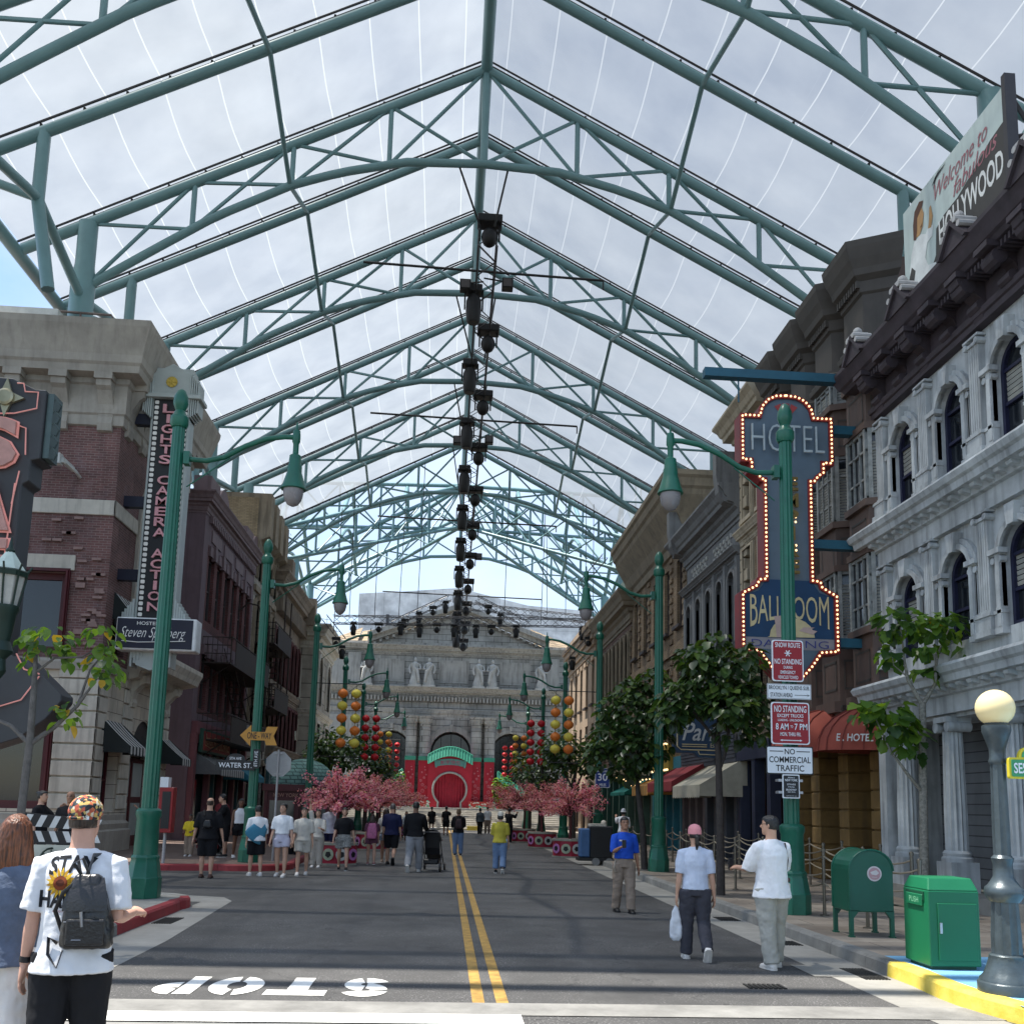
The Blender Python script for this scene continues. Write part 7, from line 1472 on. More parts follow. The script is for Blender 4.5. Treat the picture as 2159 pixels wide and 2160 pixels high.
pavement_tree('leafy green tree on a slim dark trunk beside the pink capped woman', x, y, .156, [([(x + .02, y, .156), (x + .02, y, 1.4), (x, y, 2.6), (x - .02, y, 3.3)], [.09, .075, .065, .05]), ([(x, y, 2.5), (x + .12, y, 2.85), (x + .25, y, 3.6), (x + .5, y, 4.1)], [.035, .035, .03, .015]), ([(x - .02, y, 3.1), (x - .35, y, 3.5), (x - .7, y, 3.9)], [.04, .03, .015]), ([(x - .02, y, 3.2), (x, y - .1, 4), (x, y, 4.8)], [.045, .03, .012])], cl, .2, 21)
x, y = 5.3, 25.6
cl = [((x + dx, y + dy, z), (rx, rx, rz), n) for dx, dy, z, rx, rz, n in ((0, 0, 4.3, .9, .7, 330), (-.8, 0, 3.7, .6, .55, 230), (.5, .1, 4.5, .6, .5, 200), (-.2, -.4, 3.3, .7, .5, 240), (-.3, .3, 5.0, .5, .35, 130), (.3, -.1, 5.3, .4, .3, 90), (-1.2, -.1, 3.2, .4, .4, 90), (.4, .1, 3.6, .5, .5, 140), (-.9, 0, 4.5, .4, .3, 70), (-.5, -.2, 2.75, .4, .3, 80))]
pavement_tree('leafy green tree behind the second right lamp post and the staff member', x, y, .156, [([(x + .1, y, .156), (x + .05, y, 1.2), (x - .1, y, 2.3), (x - .15, y, 3.2)], [.1, .085, .07, .05]), ([(x - .12, y, 2.6), (x + .3, y, 3.4), (x + .5, y, 4.3)], [.04, .03, .015]), ([(x - .14, y, 2.8), (x - .6, y, 3.3), (x - .9, y, 3.7)], [.04, .03, .015])], cl, .21, 22)
def bushy(label, x, y, z0, h, w, n, seed, size=.2):
    r = random.Random(seed); T = thing('leafy_tree', label, 'tree', (x, y, .156), 'bushy trees behind the lanterns'); zc = (z0 + h) / 2
    trunk(T, [([(x, y, 0), (x, y, z0 + .3), (x + .1, y, zc)], [.12, .09, .06]), ([(x, y, z0 + .1), (x + w * .4, y, zc)], [.06, .02]), ([(x, y, z0 + .1), (x - w * .4, y, zc)], [.06, .02])], BARKD)
    cl = []
    for k in range(13): v = rv(r); cl.append(((x + v.x * w * .72, y + v.y * w * .6, zc + v.z * (h - z0) * .4), (w * .38, w * .38, (h - z0) * .2), n // 13))
    crown(T, cl, size, DLEAF, seed, (.28, .36, .24, .12), 0, .5)
for i, (l, x, y, z0, h, w, n) in enumerate((('bushy dark tree right of the road, nearest behind the pink blossoms', 5.4, 40, 2.3, 5.2, 1.6, 900), ('bushy dark tree right of the road, under the red lantern strands', 4.7, 47, 2.2, 5.6, 1.7, 900), ('bushy tree at the far right by the library steps', 4.9, 55, 2.0, 5.0, 1.6, 700), ('bushy dark tree left of the road behind the ticket kiosk', -5.0, 40.5, 2.2, 5.0, 1.6, 900), ('bushy dark tree left of the road under the red lantern strands', -3.9, 47.5, 2.0, 5.3, 1.6, 900), ('bushy tree at the far left by the library steps', -3.8, 55, 1.8, 4.4, 1.5, 700))): bushy(l, x, y, z0, h, w, n, 40 + i)
for i, (s, l) in enumerate(((-1, 'small bamboo like plant left of the moon gate'), (1, 'small bamboo like plant right of the moon gate'))):
    x = M0 + s * 4.35; T = thing('bamboo_plant', l, 'plant', (x, 79, 1.3), 'bamboo plants'); r = random.Random(i); b = MB()
    for k in range(9): b.tube([(x + r.uniform(-.3, .3), 79, 1.2), (x + r.uniform(-.7, .7), 79 + r.uniform(-.2, .2), r.uniform(3, 4.4))], .02, 4)
    b.build('canes', mat('bamboo_cane', (.12, .16, .04), .6), T); crown(T, [((x, 79, 3.2), (.75, .5, 1.1), 240)], .3, LEAFS, 60 + i, (.3, .4, .3, 0), 0, .2)
# pink blossom trees
PB_ = [leafmat('blossom_light', (.80, .36, .44), .35, .7), leafmat('blossom_mid', (.66, .20, .30), .35, .7), leafmat('blossom_dark', (.42, .08, .16), .3, .7)]
PBK = mat('reddish_bark', (.09, .03, .03), .85, var=.3, sc=8)
def blossom(label, x, y, z0, h, w, n, seed):
    r = random.Random(seed); T = thing('blossom_tree', label, 'blossom tree', (x, y, .5), 'pink blossom trees'); P = [([(x, y, .45), (x + r.uniform(-.06, .06), y, z0 - .2), (x, y, z0 + .25)], [.06, .05, .045])]; twigs = []
    for k in range(46):
        a = r.uniform(0, 2 * pi); e = r.uniform(-.12, 1.15); q = r.uniform(.65, 1.05); tip = Vector((x + w * q * cos(a) * cos(e), y + w * q * sin(a) * cos(e), z0 + .12 + (h - z0) * q * sin(e) * .95)); s = Vector((x, y, z0 + r.uniform(-.1, .3))); m_ = s.lerp(tip, .5) + Vector((0, 0, .12)); P.append(([s, m_, tip], [.022, .014, .005])); twigs.append((s, m_, tip))
    trunk(T, P, PBK); b = MB()
    for i in range(n):
        s, m_, tip = twigs[r.randrange(len(twigs))]; t = r.random() ** .6; p = (s.lerp(m_, t * 2) if t < .5 else m_.lerp(tip, t * 2 - 1)) + rv(r) * (.05 + .10 * t); q = .034 * r.uniform(.6, 1.3)
        d = rv(r).normalized(); u = d.orthogonal().normalized() * q; v = d.cross(u); c = Vector(p); b.m = 0 if i % 10 < 4 else (1 if i % 10 < 8 else 2)
        b.add([tuple(c + u), tuple(c + v * .9 + d * q * .3), tuple(c - u), tuple(c - v * .9 + d * q * .3)], [(0, 1, 2, 3)])
    b.build('blossom', PB_, T)
BT = [('left of the road, nearest, over the woman in patterned shorts', -3.0, 27.6, 1.5, 2.75, 1.35, 5200), ('left of the road, second, over the blue shirted man', -2.7, 36.5, 1.6, 3.0, 1.6, 4200), ('left of the road, third from the camera', -2.9, 44, 1.6, 3.1, 1.7, 3600), ('left of the road, farthest', -2.6, 50.5, 1.7, 3.3, 1.8, 3000),
      ('right of the road, nearest, above the cleaning cart', 4.5, 34.2, 1.5, 2.85, 1.35, 4600), ('right of the road, second from the camera', 4.25, 41.5, 1.6, 3.0, 1.6, 4000), ('right of the road, third from the camera', 3.95, 47.5, 1.6, 3.1, 1.6, 3400), ('right of the road, farthest', 3.4, 49.8, 1.6, 3.0, 1.6, 3000)]
for i, (l, *a) in enumerate(BT): blossom('pink blossom tree ' + l, *a, 80 + i)
# ------------------------------------------------------------------ people
def bake(mb, voxel, it=4, wrinkle=0, wsc=.12):
    """join closed shapes into one continuous skin; returns (verts, faces)"""
    me = bpy.data.meshes.new('b'); me.from_pydata(mb.v, [], mb.f); ob = bpy.data.objects.new('b', me); COL.objects.link(ob)
    r = ob.modifiers.new('r', 'REMESH'); r.mode = 'VOXEL'; r.voxel_size = voxel
    s = ob.modifiers.new('s', 'SMOOTH'); s.iterations = it; s.factor = .5
    if wrinkle:
        t = bpy.data.textures.get(f'folds{wsc}') or bpy.data.textures.new(f'folds{wsc}', 'CLOUDS'); t.noise_scale = wsc; t.noise_depth = 2
        d = ob.modifiers.new('d', 'DISPLACE'); d.texture = t; d.strength = wrinkle; d.mid_level = .5; d.texture_coords = 'GLOBAL'
    dg = bpy.context.evaluated_depsgraph_get(); ev = ob.evaluated_get(dg); m2 = bpy.data.meshes.new_from_object(ev)
    V = [tuple(v.co) for v in m2.vertices]; F = [tuple(p.vertices) for p in m2.polygons]
    bpy.data.objects.remove(ob); bpy.data.meshes.remove(me); bpy.data.meshes.remove(m2)
    return V, F
SKIN = {'fair': mat('skin_fair', (.58, .33, .24), .5, var=.08, sc=8), 'light': mat('skin_light', (.50, .29, .20), .5, var=.08, sc=8), 'tan': mat('skin_tan', (.33, .17, .105), .5, var=.08, sc=8), 'brown': mat('skin_brown', (.16, .08, .05), .5, var=.08, sc=8)}
def hairmat(nm, c):
    m = mat(nm, c, .38, 0, .3, 20, spec=.5); nt = m.node_tree; N = nt.nodes; L = nt.links; b = N['Principled BSDF']; tc = N.new('ShaderNodeTexCoord'); mp = N.new('ShaderNodeMapping'); mp.inputs['Scale'].default_value = (95, 95, 6); nz = N.new('ShaderNodeTexNoise'); nz.inputs['Scale'].default_value = 1; nz.inputs['Detail'].default_value = 3
    L.new(tc.outputs['Object'], mp.inputs[0]); L.new(mp.outputs[0], nz.inputs[0]); x = N.new('ShaderNodeMix'); x.data_type = 'RGBA'; x.inputs[6].default_value = tuple(k * .25 for k in c) + (1,); x.inputs[7].default_value = tuple(min(1, k * 2.1) for k in c) + (1,)
    r = N.new('ShaderNodeMapRange'); r.inputs[1].default_value = .3; r.inputs[2].default_value = .72; L.new(nz.outputs[0], r.inputs[0]); L.new(r.outputs[0], x.inputs[0]); L.new(x.outputs[2], b.inputs['Base Color']); bp = N.new('ShaderNodeBump'); bp.inputs['Strength'].default_value = .9; bp.inputs['Distance'].default_value = .01; L.new(nz.outputs[0], bp.inputs['Height']); L.new(bp.outputs[0], b.inputs['Normal']); return m
HAIRC = {'black': hairmat('hair_black', (.009, .008, .008)), 'dark': hairmat('hair_dark_brown', (.03, .018, .012)), 'auburn': hairmat('hair_auburn', (.105, .034, .012)), 'grey': hairmat('hair_grey', (.10, .09, .085)), 'blond': hairmat('hair_light_brown', (.12, .07, .035))}
def cloth(name, c, rough=.85, var=.08, **k): return mat('cloth_' + name, c, rough, 0, var, 7, bump=.12, bsc=220, spec=.2, **k)
EYE = mat('eye_dark', (.01, .008, .007), .2, 0, 0); LIP = mat('lip', (.25, .08, .07), .5, 0, 0); SOLE = mat('shoe_sole', (.55, .53, .5), .7)
class Pz:
    """joints of a standing or walking figure of height H facing +Y, feet at z=0"""
    def __init__(s, H, legs=((0, 0), (0, 0)), arms=((0, 6, 8), (0, 6, 8)), lean=0, wide=1.0, head=(0, 0)):
        s.H = H; s.wide = wide; h = H; s.hip = []; s.knee = []; s.ank = []; zmin = 9
        for i, sg in enumerate((-1, 1)):
            f, k = legs[i]; f_, k_ = radians(f), radians(f - k); hp = Vector((sg * .052 * h, 0, .515 * h))
            kn = hp + Vector((sg * .008 * h, sin(f_) * .245 * h, -cos(f_) * .245 * h)); an = kn + Vector((0, sin(k_) * .235 * h, -cos(k_) * .235 * h)); s.hip.append(hp); s.knee.append(kn); s.ank.append(an); zmin = min(zmin, an.z)
        dz = .036 * h - zmin
        for L_ in (s.hip, s.knee, s.ank):
            for v in L_: v.z += dz
        s.pel = Vector((0, 0, .53 * h + dz)); ln = radians(lean); up = Vector((0, sin(ln), cos(ln))); s.up = up
        s.waist = s.pel + up * .085 * h; s.chest = s.pel + up * .2 * h; s.neck = s.pel + up * .305 * h; s.headc = s.neck + up * .095 * h + Vector((0, .012 * h, 0))
        s.sh = []; s.elb = []; s.wri = []; s.hand = []; s.fw = []
        for i, sg in enumerate((-1, 1)):
            f, o, e = arms[i][:3]; tw = arms[i][3] if len(arms[i]) > 3 else 0
            sh = s.neck + Vector((sg * .1 * h * wide, 0, 0)) - up * .05 * h; fr, orr = radians(f), radians(o)
            d1 = Vector((sg * sin(orr), sin(fr) * cos(orr), -cos(fr) * cos(orr))); e1 = sh + d1 * .17 * h
            fe = radians(f + e); d2 = Vector((sg * (sin(orr) * .8 - sin(radians(tw))), sin(fe) * cos(radians(tw)), -cos(fe) * cos(radians(tw)))).normalized(); w1 = e1 + d2 * .148 * h
            s.sh.append(sh); s.elb.append(e1); s.wri.append(w1); s.hand.append(w1 + d2 * .045 * h); s.fw.append(d2)
def ring(c, rx, ry, n=16, up=Z1, fw=Y1):
    x = fw.cross(up).normalized(); y = up.cross(x)
    return [tuple(c + x * (rx * cos(2 * pi * i / n)) + y * (ry * sin(2 * pi * i / n))) for i in range(n)]
def hand(V, F, w, d, side, H, curl=.5, thumb=None, palm=None):
    """five separate fingers, unequal and bent, rooted in the palm"""
    d = d.normalized(); pn = (palm or Vector((-side, 0, 0))); pn = (pn - d * pn.dot(d)).normalized(); ac = d.cross(pn).normalized()
    if thumb and ac.dot(thumb) < 0: ac = -ac
    k = H / 1.75; b = MB(); c = w + d * .045 * k
    b.loft([[tuple(w + d * (t * k) + ac * (a * k * cos(2 * pi * i / 12)) + pn * (q * k * sin(2 * pi * i / 12))) for i in range(12)] for t, a, q in ((-.035, .024, .02), (0, .03, .021), (.03, .04, .019), (.07, .044, .016), (.088, .04, .012))])
    for j, (off, L_) in enumerate(((.032, .072), (.011, .08), (-.011, .075), (-.031, .058))):
        p = w + d * (.08 * k) + ac * (off * k); pts = [p - d * .012 * k]; dd = d.copy(); a = 0
        for q in range(3): a += curl * (.45 + .25 * q); dd = d * cos(a) + pn * sin(a); p = p + dd * (L_ * k * (.45, .3, .25)[q]); pts.append(p)
        b.tube(pts, [.0095 * k, .0095 * k, .0085 * k, .0065 * k], 7)
    p = w + d * .025 * k + ac * .032 * k; t1 = (d * .75 + ac * .7 + pn * .35).normalized(); t2 = (d * .95 + ac * .25 + pn * (.3 + curl * .3)).normalized()
    b.tube([p - t1 * .015 * k, p + t1 * .03 * k, p + t1 * .03 * k + t2 * .03 * k, p + t1 * .03 * k + t2 * .05 * k], [.013 * k, .012 * k, .0105 * k, .007 * k], 7)
    o = len(V); V += b.v; F += [tuple(i + o for i in f) for f in b.f]
def person(label, x, y, z, yaw, H, pose, skin='light', hair=('short', 'black'), top=None, bottom=None, shoes=None, near=0, face=True, extra=None, group=None, look=0, bald=False, curl=.45, fat=1.0, fem=0):
    T = thing('person', label, 'person', (0, 0, 0), group); p = pose; h = H; vx = (.008 if near else .016); sm = SKIN[skin]
    body = MB(); W = p.wide * fat
    # torso, legs, arms, neck and head as one skin
    body.loft([ring(p.pel - Z1 * .045 * h, .075 * h * fat, .062 * h * fat), ring(p.pel, .088 * h * fat, .066 * h * fat), ring(p.waist, .075 * h * fat, .058 * h * fat, 16, p.up), ring(p.chest, .09 * h * W, .062 * h * fat, 16, p.up), ring(p.neck - p.up * .06 * h, .09 * h * W, .055 * h, 16, p.up), ring(p.neck - p.up * .025 * h, .068 * h * W, .045 * h, 16, p.up), ring(p.neck + p.up * .0 * h, .042 * h, .038 * h, 16, p.up)])
    for i in (0, 1):
        body.tube([p.hip[i] + Z1 * .01 * h, p.hip[i].lerp(p.knee[i], .4), p.knee[i], p.knee[i].lerp(p.ank[i], .3), p.ank[i].lerp(p.knee[i], .12), p.ank[i] - Z1 * .01 * h], [.052 * h * fat, .046 * h * fat, .031 * h, .034 * h, .02 * h, .021 * h], 12)
        body.tube([p.sh[i].lerp(p.neck, .45) - p.up * .006 * h, p.sh[i], p.sh[i].lerp(p.elb[i], .3), p.elb[i], p.elb[i].lerp(p.wri[i], .3), p.wri[i]], [.022 * h, .03 * h * fat, .029 * h * fat, .021 * h, .022 * h, .0145 * h], 10)
        ft = p.ank[i]; body.tube([ft + Vector((0, -.02 * h, -.012 * h)), ft + Vector((0, .03 * h, -.016 * h)), ft + Vector((0, .085 * h, -.024 * h))], [(.02 * h, .02 * h), (.022 * h, .018 * h), (.02 * h, .01 * h)], 10)
    nk = .031 * h if fem else .036 * h
    body.tube([p.neck - p.up * .03 * h, p.neck + p.up * .02 * h, p.neck + p.up * .07 * h], [nk * 1.15, nk, nk], 12)
    lk = radians(look); hc = p.headc; hx = Vector((cos(lk), sin(lk) * -1, 0)); hf = Vector((sin(lk), cos(lk), 0))
    hd = lambda a, b_, c: hc + hx * (a * h) + hf * (b_ * h) + Z1 * (c * h)
    body.loft([[tuple(hd(rx * cos(2 * pi * i / 18), oy + ry * sin(2 * pi * i / 18), zz)) for i in range(18)] for zz, rx, ry, oy in ((-.066, .016, .016, .030), (-.058, .026, .030, .022), (-.04, .035, .042, .012), (-.015, .040, .049, .004), (.012, .0425, .053, .0), (.036, .040, .051, -.003), (.054, .030, .039, -.004), (.063, .015, .02, -.004))])
    body.tube([hd(0, .05, .006), hd(0, .061, -.012), hd(0, .05, -.02)], [.006 * h, .0095 * h, .007 * h], 8)
    for sg in (-1, 1): body.ball(hd(sg * .043, -.002, -.006), (.006 * h, .011 * h, .016 * h), 8, 6)
    V, F = bake(body, vx * (.85 if near else 1), 3)
    for i, sg in enumerate((-1, 1)): hand(V, F, p.wri[i] + p.fw[i] * .004 * h, p.fw[i], sg, h, curl[i] if isinstance(curl, tuple) else curl, thumb=Vector((0, 1, 0)) if p.fw[i].z < -.6 else Vector((-sg, 0, .4)), palm=Vector((-sg, 0, 0)) if p.fw[i].z < -.6 else Vector((-sg * .5, 0, -1)))
    mk = MB(); mk.v, mk.f, mk.mi = V, F, [0] * len(F); B = mk.build('body', sm, T, 180)
    if face:
        e = MB(); 
        for sg in (-1, 1): e.ball(hd(sg * .0175, .0475, .005), (.0068 * h, .004 * h, .0042 * h), 8, 5); e.tube([hd(sg * .008, .0505, .018), hd(sg * .018, .0495, .0215), hd(sg * .028, .044, .018)], .0022 * h, 5)
        e.build('eyes', EYE, B); e = MB(); e.tube([hd(-.014, .0475, -.035), hd(0, .0515, -.034), hd(.014, .0475, -.035)], [.002 * h, .0036 * h, .002 * h], 6); e.build('mouth', LIP, B)
    # hair
    kind, hcol = hair[:2]; hm = HAIRC[hcol]; b = MB()
    if kind != 'none':
        cap = lambda s_, top=.066, back=-.03, fr=.03: [[tuple(hd(rx * s_ * cos(2 * pi * i / 20), oy + ry * s_ * sin(2 * pi * i / 20), zz + (fr - zz if (sin(2 * pi * i / 20) > .35 and zz < fr) else 0))) for i in range(20)] for zz, rx, ry, oy in ((back, .038, .043, -.012), (-.005, .0435, .052, -.006), (.02, .0445, .0555, -.003), (.04, .041, .053, -.003), (.056, .03, .04, -.003), (top, .012, .016, -.003))]
        if kind == 'bald': b.loft([[tuple(hd(rx * cos(2 * pi * i / 20), -.006 + ry * sin(2 * pi * i / 20), zz)) for i in range(11, 20)] for zz, rx, ry in ((-.03, .036, .045), (0, .0435, .0545), (.025, .0435, .053))], False, False)
        else: b.loft(cap(1.06))
        if kind in ('long', 'wavy'):
            L_ = hair[2] if len(hair) > 2 else .17; b.loft([[tuple(hd(rx * cos(2 * pi * i / 18), oy + ry * sin(2 * pi * i / 18), zz)) for i in range(18)] for zz, rx, ry, oy in ((.055, .03, .035, -.012), (.03, .051, .05, -.016), (0, .057, .048, -.022), (-.05, .063, .042, -.03), (-.05 - L_ * .5, .07, .036, -.034), (-.05 - L_ * .85, .068, .03, -.034), (-.05 - L_, .05, .016, -.03))])
        if kind == 'bun': b.ball(hd(0, -.055, .035), .026 * h, 10, 6)
        if kind == 'bob': b.loft([[tuple(hd(rx * cos(2 * pi * i / 18), oy + ry * sin(2 * pi * i / 18), zz)) for i in range(18)] for zz, rx, ry, oy in ((.03, .046, .048, -.012), (0, .051, .044, -.018), (-.04, .052, .04, -.022), (-.06, .045, .034, -.022))])
        if kind == 'pony' or (len(hair) > 2 and hair[2] == 'pony'): b.tube([hd(.004, -.05, .0), hd(.006, -.072, -.02), hd(.006, -.07, -.07), hd(.004, -.055, -.12)], [.012 * h, .018 * h, .017 * h, .006 * h], 10)
        if kind == 'bald': b.build('hair', hm, B, 60)
        else:
            V2, F2 = bake(b, .009 if near else .014, 2, .008, .03); q = MB(); q.v, q.f, q.mi = V2, F2, [0] * len(F2); q.build('hair', hm, B, 180)
    # top garment: (material, hem above pelvis, sleeve 0..2, looseness)
    def garment(nm, m, b, vox=None, wr=.02, it=5): V2, F2 = bake(b, vox or vx * 1.1, it, wr if near else wr * .7, .11); q = MB(); q.v, q.f, q.mi = V2, F2, [0] * len(F2); return q.build(nm, m, T, 180)
    G = None
    if bottom:
        m, kind_, ln_, ease = bottom; b = MB(); g = ease * h
        b.loft([ring(p.pel - Z1 * .06 * h, .082 * h * fat + g, .068 * h * fat + g), ring(p.pel, .091 * h * fat + g * .8, .071 * h * fat + g * .8), ring(p.pel + p.up * .075 * h, .079 * h * fat + g * .5, .063 * h * fat + g * .5, 16, p.up)])
        if kind_ == 'skirt': b.loft([ring(p.pel - Z1 * ln_ * h, .105 * h * fat + g, .09 * h * fat + g), ring(p.pel - Z1 * .05 * h, .09 * h * fat + g, .07 * h * fat + g)])
        else:
            for i in (0, 1):
                path = [p.hip[i] + Z1 * .0 * h, p.hip[i].lerp(p.knee[i], .5), p.knee[i], p.knee[i].lerp(p.ank[i], .5), p.ank[i] + Z1 * .0 * h]; rad = [.058 * h * fat + g, .05 * h * fat + g, .038 * h + g * 1.1, .036 * h + g, .033 * h + g]
                if ln_ < 1:
                    k = ln_ * 4; j = int(k); fr = k - j; e = path[j].lerp(path[j + 1], fr); r_ = rad[j] + (rad[j + 1] - rad[j]) * fr + .006 * h; path = path[:j + 1] + [e]; rad = rad[:j + 1] + [r_]
                b.tube(path, rad, 14)
        garment('trousers' if kind_ == 'legs' and ln_ >= 1 else ('shorts' if kind_ == 'legs' else 'skirt'), m, b, wr=.03 if ln_ >= 1 else .02)
    if top:
        m, hem, slv, ease = top[:4]; g = ease * h; b = MB()
        hw_ = .112 if hem < -.02 else .097
        b.loft([ring(p.pel + p.up * hem * h, hw_ * h * fat + g, (hw_ - .02) * h * fat + g, 18, p.up), ring(p.pel + p.up * (hem * .4 + .05) * h, .092 * h * fat + g, .07 * h * fat + g, 18, p.up), ring(p.waist + p.up * .03 * h, .086 * h * fat + g * .9, .067 * h * fat + g * .9, 18, p.up), ring(p.chest, .099 * h * W + g * .6, .07 * h * fat + g * .7, 18, p.up), ring(p.neck - p.up * .062 * h, .1 * h * W + g * .3, .062 * h + g * .4, 18, p.up), ring(p.neck - p.up * .03 * h, .074 * h * W + g * .2, .05 * h + g * .2, 18, p.up), ring(p.neck + p.up * .002 * h, .044 * h, .042 * h, 18, p.up)])
        if slv:
            for i in (0, 1):
                path = [p.sh[i], p.sh[i].lerp(p.elb[i], .5), p.elb[i], p.elb[i].lerp(p.wri[i], .5), p.wri[i]]; rad = [.036 * h * fat + g * .3, .036 * h * fat + g * .7, .029 * h + g * .8, .026 * h + g * .6, .022 * h + g * .4]
                k = slv * 2; j = min(3, int(k)); fr = k - j; e = path[j].lerp(path[j + 1], fr); r_ = rad[j] + (rad[j + 1] - rad[j]) * fr + g * .2
                b.tube([p.sh[i].lerp(p.neck, .5) - p.up * .004 * h] + path[:j + 1] + [e], [.027 * h] + rad[:j + 1] + [r_], 12)
        G = garment('shirt', m, b, wr=.022)
    if shoes:
        m, kind_ = shoes
        for i in (0, 1):
            d = (p.ank[i] - p.knee[i]).normalized(); tilt = max(-.9, min(.9, -d.y * 1.3)) if abs(d.y) > .35 else 0; fwv = Vector((0, cos(tilt), sin(tilt) * -1 if d.y < 0 else sin(tilt))); fwv = Vector((0, 1, 0)) if abs(d.y) < .35 else Vector((0, cos(1.0), -sin(1.0))) if d.y < 0 else Vector((0, cos(.3), sin(.3))); upv = Vector((0, -fwv.z, fwv.y)); a = p.ank[i]; b = MB()
            f_ = lambda t, r1, r2, up_: [tuple(a + fwv * (t * h) + upv * ((up_ - .036) * h) + X1 * (r1 * h * cos(2 * pi * k / 12)) + upv * (r2 * h * sin(2 * pi * k / 12))) for k in range(12)]
            b.loft([f_(-.04, .012, .014, .018), f_(-.034, .022, .024, .024), f_(-.01, .026, .03, .030), f_(.03, .027, .026, .024), f_(.07, .028, .019, .017), f_(.1, .022, .014, .014), f_(.112, .01, .008, .012)]); s_ = b.build('shoe', m, T, 60)
            b = MB(); so = [(-.042, .012), (-.03, .025), (.02, .027), (.07, .03), (.1, .023), (.114, .008), (.114, -.008), (.1, -.023), (.07, -.03), (.02, -.027), (-.03, -.025), (-.042, -.012)]
            b.loft([[tuple(a + fwv * (t * h) + X1 * (q * h * 1.05) + upv * ((zz - .036) * h)) for t, q in so] for zz in (0.0, .011)]); b.build('sole', SOLE if kind_ != 'dark' else SBLK, s_)
    if extra: extra(T, p, B, G, hd, h)
    T.location = (x, y, z); T.rotation_euler = (0, 0, radians(yaw)); return T
def bag_back(m, w=.14, ht=.22, dp=.07, lo=.06):
    def f(T, p, B, G, hd, h):
        c = p.chest - Vector((0, (.085 + dp * .5) * h, lo * h)); b = MB()
        b.loft([[tuple(c + Vector((sx_ * w * h * .5 * s, sy * dp * h * .5 * s, zz * h))) for sx_, sy in ((1, .3), (.8, -1), (-.8, -1), (-1, .3), (-.9, 1), (.9, 1))] for zz, s in ((-ht / 2, .9), (-ht * .3, 1.08), (ht * .1, 1), (ht * .4, .8), (ht / 2, .5))])
        V2, F2 = bake(b, .012, 3, .01, .06); q = MB(); q.v, q.f, q.mi = V2, F2, [0] * len(F2); k = tag(q.build('backpack', m, None, 180), None); k.parent = T
        b = MB()
        for i in (0, 1): s = p.sh[i] * .62 + p.neck * .38; b.tube([c + Vector(((-.05 if i == 0 else .05) * h, .03 * h, .1 * h)), s + Vector((0, -.03 * h, .036 * h)), s + Vector((0, .055 * h, .0)), p.chest + Vector(((-.07 if i == 0 else .07) * h, .08 * h, -.03 * h)), c + Vector(((-.06 if i == 0 else .06) * h, .03 * h, -.06 * h))], [(.012 * h, .004 * h)] * 5, 8)
        b.build('strap', m, k)
    return f
def cap_hat(m, brim=0, badge=None):
    def f(T, p, B, G, hd, h):
        b = MB(); b.loft([[tuple(hd(rx * cos(2 * pi * i / 20), -.002 + ry * sin(2 * pi * i / 20), zz)) for i in range(20)] for zz, rx, ry in ((.0, .051, .0625), (.03, .0515, .063), (.052, .046, .056), (.07, .031, .039), (.078, .008, .01))]); c = b.build('cap', m, T, 60); b = MB()
        if brim == 1: b.loft([[tuple(hd(.04 * u, .045 + .055 * (1 - u * u) * v, .018 - .004 * v)) for u in (-1, -.6, -.2, .2, .6, 1)] for v in (0, .5, 1)], False, False)
        elif brim == 2: b.loft([[tuple(hd(r_ * .84 * cos(2 * pi * i / 20), r_ * sin(2 * pi * i / 20), zz)) for i in range(20)] for r_, zz in ((.056, .016), (.085, .0), (.083, -.003), (.055, .012))], False)
        if brim: b.build('brim', m, c, 60)
    return f
def combo(*fs):
    def f(*a):
        for g in fs: g(*a)
    return f
TW, TB, TN = cloth('white', (.74, .75, .77)), cloth('black', (.010, .010, .012)), cloth('navy', (.012, .015, .05))
GREY, CREAM_, KHAKI = cloth('grey', (.27, .27, .26)), cloth('cream', (.55, .52, .46)), cloth('khaki', (.26, .20, .155)); BLK_S = mat('shoe_black', (.01, .01, .01), .5); WHT_S = mat('shoe_white', (.62, .6, .58), .6)
# ---- the couple at the near left
def onto(mbv, G, T, m, name, off=.004):
    """press flat artwork onto the shirt back"""
    dg = bpy.context.evaluated_depsgraph_get(); bv = BVHTree.FromPolygons([tuple(v.co) for v in G.data.vertices], [tuple(q.vertices) for q in G.data.polygons])
    bm = bmesh.new(); vs = [bm.verts.new(v) for v in mbv.v]
    for fc, mi in zip(mbv.f, mbv.mi):
        try: q = bm.faces.new([vs[i] for i in fc]); q.material_index = mi
        except ValueError: pass
    bmesh.ops.triangulate(bm, faces=bm.faces[:])
    for _ in range(4):
        es = [e for e in bm.edges if e.calc_length() > .022]
        if not es: break
        bmesh.ops.subdivide_edges(bm, edges=es, cuts=1); bmesh.ops.triangulate(bm, faces=[f for f in bm.faces if len(f.verts) > 3])
    for v in bm.verts:
        hit = bv.ray_cast(Vector((v.co.x, -1.2, v.co.z)), Vector((0, 1, 0)))
        if hit[0]: v.co.y = hit[0].y - off + v.co.y
    me = bpy.data.meshes.new(name); bm.to_mesh(me); bm.free()
    for q in m: me.materials.append(q)
    o = bpy.data.objects.new(name, me); COL.objects.link(o); o.parent = G; return o
